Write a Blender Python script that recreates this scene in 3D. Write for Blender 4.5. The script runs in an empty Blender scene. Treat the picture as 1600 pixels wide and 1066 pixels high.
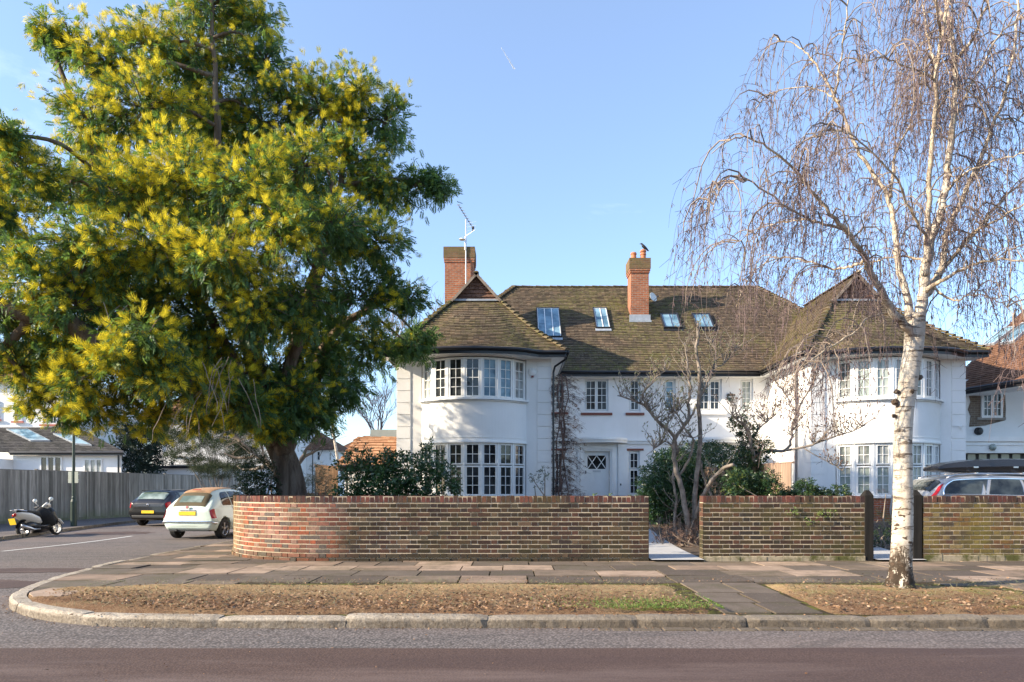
import bpy, bmesh, math, random
import numpy as np
from mathutils import Vector, Matrix
random.seed(11); RNG = np.random.default_rng(11)
sc = bpy.context.scene
F = 1067.0                     # focal length in photograph pixels (24 mm on 36 mm)
EYE = 1.2
# ---------------------------------------------------------------- camera
cam_d = bpy.data.cameras.new('camera'); cam = bpy.data.objects.new('camera', cam_d)
sc.collection.objects.link(cam); sc.camera = cam
cam.location = (0, 0, EYE); cam.rotation_euler = (math.radians(90), 0, 0)
cam_d.sensor_width = 36; cam_d.lens = 24.0; cam_d.shift_y = (765-533)/1600
cam_d.clip_start = 0.05; cam_d.clip_end = 20000
# ---------------------------------------------------------------- light
SUN = Vector((1.0, 0.29, -0.48)).normalized()       # direction the light travels
elev = math.asin(-SUN.z); rot = math.atan2(-SUN.x, -SUN.y)
w = bpy.data.worlds.new("World"); sc.world = w; w.use_nodes = True
wn = w.node_tree.nodes; wl = w.node_tree.links
sky = wn.new('ShaderNodeTexSky'); sky.sky_type = 'NISHITA'; sky.sun_disc = False
sky.sun_elevation = elev; sky.sun_rotation = rot
sky.air_density = 1.0; sky.dust_density = 0.6; sky.ozone_density = 4.2; sky.altitude = 60
tc = wn.new('ShaderNodeTexCoord')
mp = wn.new('ShaderNodeMapping'); mp.inputs['Scale'].default_value = (1.6, 1.0, 4.5)
nz = wn.new('ShaderNodeTexNoise'); nz.inputs['Scale'].default_value = 2.3; nz.inputs['Detail'].default_value = 9; nz.inputs['Roughness'].default_value = .62; nz.inputs['Distortion'].default_value = .4
cr = wn.new('ShaderNodeMapRange'); cr.inputs['From Min'].default_value = .60; cr.inputs['From Max'].default_value = 1.0; cr.inputs['To Min'].default_value = .055; cr.inputs['To Max'].default_value = .30
mx = wn.new('ShaderNodeMix'); mx.data_type = 'RGBA'
bw = wn.new('ShaderNodeMix'); bw.data_type = 'RGBA'; bw.blend_type = 'MIX'; bw.inputs[0].default_value = 0.0
wl.new(tc.outputs['Generated'], mp.inputs[0]); wl.new(mp.outputs[0], nz.inputs['Vector']); wl.new(nz.outputs['Fac'], cr.inputs['Value'])
wl.new(cr.outputs[0], mx.inputs[0]); wl.new(sky.outputs[0], mx.inputs[6]); mx.inputs[7].default_value = (8.5, 9.0, 9.8, 1)
wl.new(mx.outputs[2], wn['Background'].inputs[0])
wn['Background'].inputs[1].default_value = 0.14
sd = bpy.data.lights.new('sun', 'SUN'); sd.energy = 4.7; sd.angle = math.radians(.6); sd.color = (1.0, .85, .64)
so = bpy.data.objects.new('sun', sd); sc.collection.objects.link(so)
so.rotation_euler = SUN.to_track_quat('-Z', 'Y').to_euler()
sc.view_settings.view_transform = 'Standard'; sc.view_settings.look = 'None'
sc.view_settings.exposure = 1.28; sc.view_settings.gamma = 1
sc.cycles.max_bounces = 6; sc.cycles.transparent_max_bounces = 8
# ---------------------------------------------------------------- helpers
def P(px, py, Y):                 # a place in the world seen at photograph pixel px,py at distance Y
    return Vector(((px-800)*Y/F, Y, EYE+(765-py)*Y/F))
def sstep(a, b, x):
    t = min(1, max(0, (x-a)/(b-a))); return t*t*(3-2*t)
def link(o): sc.collection.objects.link(o); return o
def tag(o, label=None, cat=None, group=None, kind=None):
    if label: o['label'] = label
    if cat: o['category'] = cat
    if group: o['group'] = group
    if kind: o['kind'] = kind
    return o
def thing(name, label, cat, loc=(0,0,0), group=None):
    o = link(bpy.data.objects.new(name, None)); o.location = loc; o.empty_display_size = .2
    return tag(o, label, cat, group)
def mesh_np(name, V, Fc, k, mat, parent=None, off=None, rnd=None, smooth=False):
    """V (n,3); Fc (m,k) index array with k corners each"""
    me = bpy.data.meshes.new(name); V = np.asarray(V, dtype=np.float32)
    if off is not None: V = V - np.array(off, dtype=np.float32)
    Fc = np.asarray(Fc, dtype=np.int32); m = len(Fc)
    me.vertices.add(len(V)); me.vertices.foreach_set('co', V.ravel())
    me.loops.add(m*k); me.loops.foreach_set('vertex_index', Fc.ravel())
    me.polygons.add(m); me.polygons.foreach_set('loop_start', np.arange(0, m*k, k, dtype=np.int32))
    try: me.polygons.foreach_set('loop_total', np.full(m, k, dtype=np.int32))
    except Exception: pass
    if smooth: me.polygons.foreach_set('use_smooth', np.ones(m, dtype=bool))
    me.update(calc_edges=True)
    if rnd is not None:
        a = me.attributes.new('rnd', 'FLOAT', 'POINT'); a.data.foreach_set('value', np.asarray(rnd, dtype=np.float32))
    me.materials.append(mat)
    o = link(bpy.data.objects.new(name, me))
    if parent is not None: o.parent = parent
    return o
class MB:
    def __init__(s): s.v = []; s.f = []; s.r = []; s.uv = {}
    def add(s, vs, fs, rnd=0.5, uvs=None):
        b = len(s.v); s.v += [tuple(v) for v in vs]; s.r += [rnd]*len(vs)
        for i, f in enumerate(fs):
            if uvs is not None: s.uv[len(s.f)] = uvs[i]
            s.f.append([b+j for j in f])
        return s
    def box(s, c0, c1, rnd=.5):
        x0,y0,z0 = c0; x1,y1,z1 = c1
        return s.add([(x0,y0,z0),(x1,y0,z0),(x1,y1,z0),(x0,y1,z0),(x0,y0,z1),(x1,y0,z1),(x1,y1,z1),(x0,y1,z1)],
            [(0,3,2,1),(4,5,6,7),(0,1,5,4),(1,2,6,5),(2,3,7,6),(3,0,4,7)], rnd)
    def obox(s, o, ax, ay, az, rnd=.5):           # origin and three edge vectors
        o, ax, ay, az = Vector(o), Vector(ax), Vector(ay), Vector(az)
        return s.add([o,o+ax,o+ax+ay,o+ay,o+az,o+ax+az,o+ax+ay+az,o+ay+az],
            [(0,3,2,1),(4,5,6,7),(0,1,5,4),(1,2,6,5),(2,3,7,6),(3,0,4,7)], rnd)
    def cbox(s, c, sx, sy, sz, rot=0, rnd=.5):
        c = Vector(c); a = Vector((math.cos(rot), math.sin(rot), 0)); b = Vector((-math.sin(rot), math.cos(rot), 0))
        return s.obox(c-a*sx/2-b*sy/2-Vector((0,0,sz/2)), a*sx, b*sy, (0,0,sz), rnd)
    def tube(s, pts, rad, n=8, caps=True, rnd=.5, flat=None):
        pts = [Vector(p) for p in pts]
        if not hasattr(rad, '__len__'): rad = [rad]*len(pts)
        b = len(s.v); up = None
        for i, p in enumerate(pts):
            t = (pts[min(i+1, len(pts)-1)]-pts[max(i-1, 0)])
            t = t.normalized() if t.length > 1e-9 else Vector((0,0,1))
            if up is None: up = t.orthogonal().normalized()
            else:
                up = (up - t*up.dot(t)); up = up.normalized() if up.length > 1e-6 else t.orthogonal().normalized()
            if flat is not None:
                up = Vector(flat); up = (up - t*up.dot(t)).normalized()
            sd_ = t.cross(up)
            r = rad[i]; ra, rb = (r if hasattr(r, '__len__') else (r, r))
            for k in range(n):
                a = 2*math.pi*k/n
                s.v.append(tuple(p + sd_*ra*math.cos(a) + up*rb*math.sin(a))); s.r.append(rnd)
        for i in range(len(pts)-1):
            for k in range(n):
                a0 = b+i*n+k; a1 = b+i*n+(k+1) % n
                s.f.append([a0, a1, a1+n, a0+n])
        if caps:
            s.f.append([b+k for k in range(n)][::-1]); s.f.append([b+(len(pts)-1)*n+k for k in range(n)])
        return s
    def lathe(s, c, prof, axis=(0,0,1), n=20, rnd=.5):   # prof: (radius, height along axis)
        c = Vector(c); ax = Vector(axis).normalized(); u = ax.orthogonal().normalized(); v = ax.cross(u); b = len(s.v)
        for r, h in prof:
            for k in range(n):
                a = 2*math.pi*k/n; s.v.append(tuple(c+ax*h+(u*math.cos(a)+v*math.sin(a))*r)); s.r.append(rnd)
        for i in range(len(prof)-1):
            for k in range(n):
                a0 = b+i*n+k; a1 = b+i*n+(k+1) % n; s.f.append([a0, a1, a1+n, a0+n])
        return s
    def build(s, name, mat, parent=None, off=None, uv=False, smooth=False, bevel=0):
        me = bpy.data.meshes.new(name)
        vs = s.v if off is None else [(x-off[0], y-off[1], z-off[2]) for x, y, z in s.v]
        me.from_pydata(vs, [], s.f); me.update()
        a = me.attributes.new('rnd', 'FLOAT', 'POINT'); a.data.foreach_set('value', s.r)
        if uv or s.uv:
            ul = me.uv_layers.new(name='UVMap')
            for p in me.polygons:
                if p.index in s.uv:
                    for li, c in zip(p.loop_indices, s.uv[p.index]): ul.data[li].uv = c
                else:
                    n = p.normal
                    for li in p.loop_indices:
                        q = s.v[me.loops[li].vertex_index]
                        if abs(n.z) > .75: ul.data[li].uv = (q[0], q[1])
                        elif abs(n.y) >= abs(n.x): ul.data[li].uv = (q[0], q[2])
                        else: ul.data[li].uv = (q[1], q[2])
        if smooth:
            for p in me.polygons: p.use_smooth = True
        me.materials.append(mat)
        o = link(bpy.data.objects.new(name, me))
        if bevel:
            m = o.modifiers.new('bevel', 'BEVEL'); m.width = bevel; m.segments = 2; m.limit_method = 'ANGLE'
        if parent is not None: o.parent = parent
        return o
def build_loose(mb, name, mat, parent, off, gap=.1, **k):
    # every separate piece (further than gap from the others) becomes a part of its own
    par = list(range(len(mb.v)))
    def find(a):
        while par[a] != a: par[a] = par[par[a]]; a = par[a]
        return a
    for f in mb.f:
        for j in f[1:]: par[find(j)] = find(f[0])
    gr = {}
    for i in range(len(mb.v)): gr.setdefault(find(i), []).append(i)
    bb = [[list(np.min([mb.v[i] for i in g], 0)-gap/2), list(np.max([mb.v[i] for i in g], 0)+gap/2), [r]] for r, g in gr.items()]
    ch = True
    while ch:
        ch = False
        for a in range(len(bb)):
            for b in range(a+1, len(bb)):
                A, B = bb[a], bb[b]
                if all(A[0][i] <= B[1][i] and B[0][i] <= A[1][i] for i in range(3)):
                    A[0] = [min(x, y) for x, y in zip(A[0], B[0])]; A[1] = [max(x, y) for x, y in zip(A[1], B[1])]; A[2] += B[2]; bb.pop(b); ch = True; break
            if ch: break
    out = []
    for _, _, roots in bb:
        rs_ = set(roots); idx = {}; n_ = MB()
        for i in range(len(mb.v)):
            if find(i) in rs_: idx[i] = len(n_.v); n_.v.append(mb.v[i]); n_.r.append(mb.r[i])
        for q, f in enumerate(mb.f):
            if f[0] in idx:
                if q in mb.uv: n_.uv[len(n_.f)] = mb.uv[q]
                n_.f.append([idx[j] for j in f])
        out.append(n_.build(name, mat, parent, off, **k))
    return out
def copy_tree(o, parent=None, **tags):
    c = o.copy(); link(c); c.parent = parent
    for ch in list(o.children): copy_tree(ch, c)
    return c
def smooth_pts(pts, vals=None, sub=4):            # Catmull-Rom through points (and values carried along)
    P_ = [Vector(p) for p in pts]; out = []; ov = []
    for i in range(len(P_)-1):
        a, b, c, d = P_[max(i-1,0)], P_[i], P_[i+1], P_[min(i+2, len(P_)-1)]
        for k in range(sub):
            t = k/sub
            out.append(0.5*((2*b)+(c-a)*t+(2*a-5*b+4*c-d)*t*t+(3*b-a-3*c+d)*t**3))
            if vals is not None: ov.append(vals[i]*(1-t)+vals[i+1]*t)
    out.append(P_[-1])
    if vals is not None: ov.append(vals[-1]); return out, ov
    return out
# ---------------------------------------------------------------- materials
class NT:
    def __init__(s, name, rough=.8, metal=0., spec=.5):
        s.m = bpy.data.materials.new(name); s.m.use_nodes = True; s.t = s.m.node_tree; s.n = s.t.nodes
        s.b = s.n['Principled BSDF']; s.b.inputs['Roughness'].default_value = rough; s.b.inputs['Metallic'].default_value = metal
        s.b.inputs['Specular IOR Level'].default_value = spec; s._tc = None
    def lk(s, a, b): s.t.links.new(a, b)
    def co(s, which='Object'):
        if s._tc is None: s._tc = s.n.new('ShaderNodeTexCoord')
        return s._tc.outputs[which]
    def noise(s, scale, detail=4, rough=.55, vec=None, stretch=None, dist=0):
        v = vec or s.co()
        if stretch:
            m = s.n.new('ShaderNodeMapping'); m.inputs['Scale'].default_value = stretch; s.lk(v, m.inputs[0]); v = m.outputs[0]
        x = s.n.new('ShaderNodeTexNoise'); x.inputs['Scale'].default_value = scale; x.inputs['Detail'].default_value = detail
        x.inputs['Roughness'].default_value = rough; x.inputs['Distortion'].default_value = dist; s.lk(v, x.inputs['Vector']); return x.outputs['Fac']
    def voro(s, scale, vec=None, feat='F1'):
        x = s.n.new('ShaderNodeTexVoronoi'); x.inputs['Scale'].default_value = scale; x.feature = feat; s.lk(vec or s.co(), x.inputs['Vector']); return x.outputs['Distance']
    def ramp(s, fac, stops, interp='LINEAR'):
        x = s.n.new('ShaderNodeValToRGB'); x.color_ramp.interpolation = interp; e = x.color_ramp.elements
        while len(e) < len(stops): e.new(.5)
        for i, (p, c) in enumerate(stops):
            e[i].position = p; e[i].color = (c, c, c, 1) if not hasattr(c, '__len__') else (*c, 1)
        s.lk(fac, x.inputs[0]); return x.outputs[0]
    def rng(s, fac, a, b, lo=0., hi=1.):
        x = s.n.new('ShaderNodeMapRange'); x.inputs[1].default_value = a; x.inputs[2].default_value = b; x.inputs[3].default_value = lo; x.inputs[4].default_value = hi
        s.lk(fac, x.inputs[0]); return x.outputs[0]
    def mix(s, fac, a, b, mode='MIX'):
        x = s.n.new('ShaderNodeMix'); x.data_type = 'RGBA'; x.blend_type = mode
        for k, v in ((0, fac), (6, a), (7, b)):
            sock = x.inputs[k]
            if isinstance(v, bpy.types.NodeSocket): s.lk(v, sock)
            elif k == 0: sock.default_value = float(v)
            elif hasattr(v, '__len__'): sock.default_value = (*v, 1)
            else: sock.default_value = (v, v, v, 1)
        return x.outputs[2]
    def math(s, op, a, b=0., c=0.):
        x = s.n.new('ShaderNodeMath'); x.operation = op
        for i, v in enumerate((a, b, c)):
            if isinstance(v, bpy.types.NodeSocket): s.lk(v, x.inputs[i])
            else: x.inputs[i].default_value = v
        return x.outputs[0]
    def attr(s, name='rnd'):
        x = s.n.new('ShaderNodeAttribute'); x.attribute_name = name; return x.outputs['Fac']
    def axis(s, i, which='Object'):
        x = s.n.new('ShaderNodeSeparateXYZ'); s.lk(s.co(which), x.inputs[0]); return x.outputs[i]
    def wpos(s, i):
        g = s.n.new('ShaderNodeNewGeometry'); x = s.n.new('ShaderNodeSeparateXYZ'); s.lk(g.outputs['Position'], x.inputs[0]); return x.outputs[i]
    def brick(s, c1, c2, mortar, bw=.225, rh=.075, ms=.01, vec=None, off=.5):
        x = s.n.new('ShaderNodeTexBrick'); x.inputs['Color1'].default_value = (*c1,1); x.inputs['Color2'].default_value = (*c2,1); x.inputs['Mortar'].default_value = (*mortar,1)
        x.inputs['Scale'].default_value = 1; x.inputs['Brick Width'].default_value = bw; x.inputs['Row Height'].default_value = rh
        x.inputs['Mortar Size'].default_value = ms; x.inputs['Mortar Smooth'].default_value = .3; x.offset = off
        s.lk(vec or s.co('UV'), x.inputs['Vector']); return x
    def bump(s, h, strength=.5, dist=.01):
        x = s.n.new('ShaderNodeBump'); x.inputs['Strength'].default_value = strength; x.inputs['Distance'].default_value = dist
        s.lk(h, x.inputs['Height'])
        pr = s.b.inputs['Normal']
        if pr.is_linked: s.lk(pr.links[0].from_socket, x.inputs['Normal'])
        s.lk(x.outputs[0], pr); return s
    def col(s, c):
        if isinstance(c, bpy.types.NodeSocket): s.lk(c, s.b.inputs['Base Color'])
        else: s.b.inputs['Base Color'].default_value = (*c, 1)
        return s
    def rough(s, sock): s.lk(sock, s.b.inputs['Roughness']); return s
    def translucent(s, col, fac=.3):
        tr = s.n.new('ShaderNodeBsdfTranslucent'); mixs = s.n.new('ShaderNodeMixShader'); mixs.inputs[0].default_value = fac
        if isinstance(col, bpy.types.NodeSocket): s.lk(col, tr.inputs[0])
        else: tr.inputs[0].default_value = (*col, 1)
        out = s.n['Material Output']; s.lk(s.b.outputs[0], mixs.inputs[1]); s.lk(tr.outputs[0], mixs.inputs[2]); s.lk(mixs.outputs[0], out.inputs[0]); return s
def plain(name, c, rough=.6, metal=0., spec=.5, var=.12, scale=3., bump=0):
    n = NT(name, rough, metal, spec)
    n.col(n.mix(n.rng(n.noise(scale, 6), .3, .7), [x*(1-var) for x in c], [min(1, x*(1+var)) for x in c]))
    if bump: n.bump(n.noise(scale*12, 4), bump, .004)
    return n.m
MAT = {}
# painted render
n = NT('white_render', .85, spec=.3)
d = n.mix(n.rng(n.noise(.9, 8, .65), .45, .75), (.82,.81,.79), (.75,.74,.71))
streak = n.rng(n.noise(2.2, 6, .6, stretch=(3.5, 3.5, .22)), .58, .85, 0, .16)
d = n.mix(streak, d, (.52,.50,.45))
low = n.math('MULTIPLY', n.rng(n.wpos(2), .1, .9, .5, 0), n.noise(6, 5))
d = n.mix(low, d, (.40,.40,.33))
n.col(d).bump(n.noise(26, 5), .16, .006); MAT['render'] = n.m
MAT['paint'] = plain('white_paint', (.80,.80,.78), .42, var=.05)
MAT['upvc'] = plain('white_plastic', (.82,.82,.80), .3, var=.02)
MAT['black_gutter'] = plain('black_gutter', (.012,.012,.015), .35)
MAT['lead'] = plain('lead_flashing', (.33,.36,.40), .45, var=.2, scale=6)
MAT['black_metal'] = plain('black_metal', (.02,.02,.022), .4)
MAT['chrome'] = plain('chrome', (.75,.75,.76), .15, 1.)
MAT['alu'] = plain('aluminium', (.6,.6,.62), .35, 1.)
MAT['rubber'] = plain('rubber', (.018,.018,.018), .85)
def glass(name, c=(.012,.014,.016), c2=None, stripes=None, rough=.04, wob=.05):
    n = NT(name, rough, spec=.55)
    base = n.mix(n.rng(n.noise(1.7, 3), .4, .62), c, c2 or [x*3.2+.004 for x in c])
    if stripes:
        wv = n.n.new('ShaderNodeTexWave'); wv.bands_direction = 'Z'; wv.inputs['Scale'].default_value = stripes; n.lk(n.co(), wv.inputs[0])
        base = n.mix(n.math('MULTIPLY', wv.outputs['Fac'], .35), base, (.02,.03,.03))
    n.col(base); n.bump(n.noise(1.6, 2), wob, .05); return n.m
MAT['glass'] = glass('window_glass')
MAT['glass_sky'] = glass('sky_reflection_glass', (.08,.16,.22), (.22,.36,.45), rough=.03)  # sky reflection painted in as a blue base colour
MAT['glass_blind'] = glass('glass_with_blind', (.30,.36,.33), (.44,.48,.44), stripes=9)
MAT['glass_curtain'] = glass('glass_with_curtain', (.10,.12,.12), (.36,.38,.37))
# roof tiles: colour per tile, moss and lichen in patches
def tile_mat(name, stops, moss, mossamt, lich=.5):
    n = NT(name, .92, spec=.2)
    base = n.ramp(n.attr(), stops)
    fine = n.noise(22, 6, .7)
    base = n.mix(n.rng(fine, .35, .75), base, n.mix(.55, base, (.03,.025,.02)))
    big = n.noise(.55, 5, .6); m = n.math('MULTIPLY', n.rng(big, .42, .62), n.rng(n.noise(9, 6, .7), .42, .60))
    base = n.mix(n.math('MULTIPLY', m, mossamt), base, moss)
    l = n.math('MULTIPLY', n.rng(n.noise(16, 4, .6), .62, .68), lich)
    base = n.mix(l, base, (.40,.38,.26))
    n.col(base).bump(fine, .5, .012); return n.m
MAT['tiles'] = tile_mat('old_clay_tiles', [(0,(.085,.062,.045)),(.35,(.118,.088,.062)),(.7,(.145,.106,.073)),(1,(.20,.14,.09))], (.15,.145,.04), .8, .6)
MAT['tiles_neighbour'] = tile_mat('brown_clay_tiles', [(0,(.13,.065,.04)),(.5,(.19,.095,.058)),(1,(.25,.13,.08))], (.12,.09,.05), .3, .06)
MAT['tiles_orange'] = tile_mat('new_clay_tiles', [(0,(.34,.17,.09)),(.5,(.42,.22,.12)),(1,(.50,.28,.16))], (.25,.16,.09), .3, .1)
MAT['slate'] = tile_mat('dark_slate', [(0,(.03,.03,.033)),(1,(.085,.08,.08))], (.07,.07,.05), .5, .3)
MAT['gable_tiles'] = tile_mat('hung_tiles', [(0,(.14,.07,.05)),(1,(.26,.14,.10))], (.1,.08,.05), .3, .1)
# bricks as chimney / plinth texture
def brick_mat(name, c1, c2, mortar, moss=None, mossz=None, soot=0):
    n = NT(name, .9, spec=.2); b = n.brick(c1, c2, mortar)
    c = n.mix(n.rng(n.noise(3, 6, .7), .35, .7), b.outputs['Color'], n.mix(.5, b.outputs['Color'], (.06,.04,.03)))
    if moss: c = n.mix(n.math('MULTIPLY', n.rng(n.wpos(2), *mossz), n.rng(n.noise(5, 5, .7), .38, .55)), c, moss)
    n.col(c).bump(n.math('ADD', n.math('MULTIPLY', b.outputs['Fac'], -1.), n.math('MULTIPLY', n.noise(40, 4), .5)), .6, .01); return n.m
MAT['chimney'] = brick_mat('chimney_brick', (.46,.16,.075), (.33,.10,.05), (.36,.28,.22), (.13,.12,.04), (9.95, 10.3))
MAT['chimney_cap'] = brick_mat('chimney_cap_brick', (.26,.14,.07), (.15,.085,.05), (.18,.14,.10), (.13,.12,.045), (9.7, 10.9))
MAT['plinth'] = brick_mat('plinth_brick', (.42,.12,.06), (.34,.10,.05), (.35,.30,.26))
MAT['sill_brick'] = plain('sill_brick', (.20,.07,.05), .85, var=.3, scale=14)
MAT['pot'] = plain('terracotta', (.42,.15,.07), .8, var=.25, scale=5)
# garden wall bricks, one random number per brick
def wall_brick(name, stops, zone=None, moss=(.075,.075,.022), mossamt=.4):
    n = NT(name, .92, spec=.15); c = n.ramp(n.attr(), stops, 'CONSTANT')
    if zone is not None:
        c2 = n.ramp(n.attr(), zone[2], 'CONSTANT')
        wob = n.math('ADD', n.wpos(0), n.math('MULTIPLY', n.noise(2.2, 4), .7))
        c = n.mix(n.rng(wob, zone[0], zone[1]), c2, c)
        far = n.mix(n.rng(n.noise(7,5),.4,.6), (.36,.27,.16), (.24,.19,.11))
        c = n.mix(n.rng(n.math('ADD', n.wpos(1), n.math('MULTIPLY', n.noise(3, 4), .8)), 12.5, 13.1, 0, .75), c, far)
    c = n.mix(n.rng(n.noise(18, 6, .7), .4, .72), c, n.mix(.55, c, (.05,.035,.03)))
    big = n.math('MULTIPLY', n.rng(n.noise(1.3, 6, .65), .47, .62), mossamt)
    c = n.mix(big, c, moss)
    c = n.mix(n.math('MULTIPLY', n.rng(n.noise(6, 5, .7), .62, .78), .3), c, (.26,.22,.18))
    damp = n.math('MULTIPLY', n.rng(n.math('ADD', n.wpos(2), n.math('MULTIPLY', n.noise(2.5, 5), .35)), .36, .14), .6)
    c = n.mix(damp, c, (.06,.052,.03))
    n.col(c).bump(n.noise(60, 5, .7), .5, .006).bump(n.noise(14, 4), .4, .01); return n.m
DK = [(0,(.030,.021,.019)),(.18,(.046,.028,.024)),(.34,(.064,.038,.029)),(.50,(.040,.030,.028)),(.64,(.082,.048,.034)),(.76,(.088,.044,.033)),(.84,(.064,.052,.040)),(.93,(.12,.08,.055))]
RED = [(0,(.23,.085,.06)),(.2,(.30,.13,.095)),(.36,(.18,.085,.065)),(.5,(.30,.18,.14)),(.62,(.13,.105,.095)),(.75,(.31,.09,.05)),(.86,(.23,.12,.095))]
YEL = [(0,(.08,.06,.04)),(.2,(.14,.10,.05)),(.4,(.20,.14,.06)),(.55,(.11,.06,.04)),(.7,(.23,.17,.08)),(.85,(.16,.075,.04))]
MAT['wb_left'] = wall_brick('garden_brick_left', DK, (-2.75, -2.35, RED), mossamt=.25)
MAT['wb_mid'] = wall_brick('garden_brick_middle', DK[1:2]+YEL[1:4]+DK[4:], mossamt=.55)
MAT['wb_mid'] = wall_brick('garden_brick_middle', [(0,(.04,.030,.022)),(.2,(.062,.046,.028)),(.4,(.088,.065,.036)),(.6,(.052,.032,.025)),(.75,(.10,.05,.034)),(.9,(.038,.033,.029))], mossamt=.5)
MAT['wb_right'] = wall_brick('garden_brick_right', YEL, moss=(.17,.14,.03), mossamt=.6)
MAT['coping'] = wall_brick('coping_brick', [(0,(.07,.032,.03)),(.3,(.11,.042,.036)),(.55,(.16,.06,.048)),(.75,(.085,.048,.042)),(.9,(.05,.03,.03))], mossamt=.4)
n = NT('lime_mortar', .95, spec=.1)
n.col(n.mix(n.math('MULTIPLY', n.rng(n.noise(1.2, 6, .7), .45, .62), .6), n.mix(n.noise(12, 4), (.42,.35,.25), (.60,.50,.37)), (.16,.14,.08))).bump(n.noise(70, 4), .4, .004); MAT['mortar'] = n.m
n = NT('footing_concrete', .95, spec=.1)
n.col(n.mix(n.rng(n.noise(1.6, 6, .7), .45, .58), (.34,.29,.21), (.09,.09,.035))).bump(n.noise(20, 6), .6, .01); MAT['footing'] = n.m
# ground materials
n = NT('asphalt', .9, spec=.3)
sp = n.voro(42); c = n.ramp(sp, [(0,(.42,.36,.33)),(.22,(.24,.21,.195)),(.45,(.13,.115,.11)),(.8,(.06,.053,.05))]); c = n.mix(n.rng(n.noise(26,3,.6), .4, .65), c, n.mix(.5, c, (.05,.045,.045)))
c = n.mix(n.rng(n.noise(.5, 6, .65, stretch=(.25,1,1)), .38, .66), c, n.mix(.45, c, (.20,.15,.13)))
c = n.mix(n.math('MULTIPLY', n.rng(n.noise(1.1, 7, .7, stretch=(.3,1.6,1)), .56, .62), .45), c, (.045,.042,.042))
c = n.mix(n.math('MULTIPLY', n.rng(n.math('ABSOLUTE', n.math('SUBTRACT', n.noise(.8, 5, .6, stretch=(.2,1,1), dist=.6), .5)), .012, .0), .35), c, (.03,.03,.03))
n.col(c).bump(sp, .35, .006).bump(n.noise(9, 5), .2, .02); MAT['asphalt'] = n.m
n = NT('brown_asphalt', .8, spec=.3)
sp = n.voro(60); c = n.ramp(sp, [(0,(.17,.115,.095)),(.3,(.092,.058,.047)),(.9,(.054,.034,.028))])
c = n.mix(n.rng(n.noise(1.3, 7, .65, stretch=(.2,1.6,1)), .42, .60), c, n.mix(.5, c, (.055,.035,.032)))
c = n.mix(n.math('MULTIPLY', n.rng(n.noise(.8, 7, .68, stretch=(.16,1,1)), .50, .66), .75), c, (.17,.125,.11))
n.col(c).bump(sp, .3, .005); MAT['brown_asphalt'] = n.m
n = NT('paving_stone', .9, spec=.2)
c = n.ramp(n.attr(), [(0,(.105,.085,.07)),(.22,(.145,.118,.095)),(.42,(.21,.16,.12)),(.6,(.29,.21,.155)),(.74,(.16,.13,.105)),(.86,(.40,.295,.22))], 'CONSTANT')
c = n.mix(n.rng(n.noise(2.2, 8, .7), .36, .68), c, n.mix(.6, c, (.06,.045,.036)))
c = n.mix(n.math('MULTIPLY', n.rng(n.noise(1.1, 7, .75), .5, .62), .4), c, (.10,.095,.05))
c = n.mix(n.math('MULTIPLY', n.rng(n.noise(40, 3), .58, .7), .4), c, (.28,.22,.15))
n.col(c).bump(n.noise(35, 6, .7), .35, .006); MAT['paving'] = n.m
n = NT('joint_dirt', 1., spec=.05)
n.col(n.mix(n.rng(n.noise(6, 5), .45, .6), (.05,.04,.028), (.11,.11,.03))); MAT['dirt'] = n.m
n = NT('granite_kerb', .9, spec=.25)
c = n.mix(n.rng(n.noise(45, 5, .8), .35, .65), (.26,.225,.18), (.54,.47,.38))
c = n.mix(n.rng(n.noise(2.5, 6, .7), .45, .65), c, n.mix(.55, c, (.16,.12,.08)))
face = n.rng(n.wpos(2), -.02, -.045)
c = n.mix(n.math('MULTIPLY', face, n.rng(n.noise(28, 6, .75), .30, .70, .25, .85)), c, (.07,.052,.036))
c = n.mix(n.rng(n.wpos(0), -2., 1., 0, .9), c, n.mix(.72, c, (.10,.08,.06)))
n.col(c).bump(n.noise(24, 6, .75), .9, .02); MAT['kerb'] = n.m
n = NT('verge_soil', 1., spec=.05)
a = n.noise(2.2, 9, .75); c = n.ramp(a, [(.3,(.085,.050,.032)),(.46,(.14,.082,.052)),(.56,(.22,.15,.088)),(.7,(.34,.26,.155))])
c = n.mix(.35, c, n.mix(n.noise(14, 5), (.16,.075,.04), (.30,.17,.09)))
ny = n.math('ADD', n.wpos(1), n.math('MULTIPLY', n.noise(1.5, 6), 1.6))
c = n.mix(n.rng(ny, 8.2, 9.2, 0, .8), c, n.mix(n.noise(30,4), (.30,.20,.10), (.47,.34,.19)))  # sunlit gold of the back strip, painted into the soil colour
c = n.mix(n.math('MULTIPLY', n.rng(n.noise(70, 4, .7), .52, .62), .6), c, (.40,.30,.19))
c = n.mix(n.math('MULTIPLY', n.rng(n.noise(34, 4, .7), .55, .62), .6), c, (.05,.032,.02))
gr = n.math('MULTIPLY', n.rng(n.wpos(0), .3, 1.1), n.rng(n.wpos(0), 2.3, 1.9)); 
gr = n.math('MULTIPLY', gr, n.rng(n.noise(2.6, 6, .7, stretch=(.6,1.5,1)), .54, .62, 0, .7))
gr = n.math('MULTIPLY', gr, n.rng(n.wpos(1), 7.8, 7.1))
gr2 = n.math('MULTIPLY', n.rng(n.wpos(0), 3.0, 3.2), n.rng(n.noise(1.2, 7, .7), .52, .62, 0, .45))
c = n.mix(n.math('MAXIMUM', gr, gr2), c, n.mix(n.noise(40, 3), (.10,.13,.02), (.24,.25,.05)))
n.col(c).bump(n.noise(50, 6, .8), .9, .02); MAT['verge'] = n.m
MAT['soil'] = plain('garden_soil', (.07,.048,.032), 1., var=.6, scale=7, bump=.8)
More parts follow.
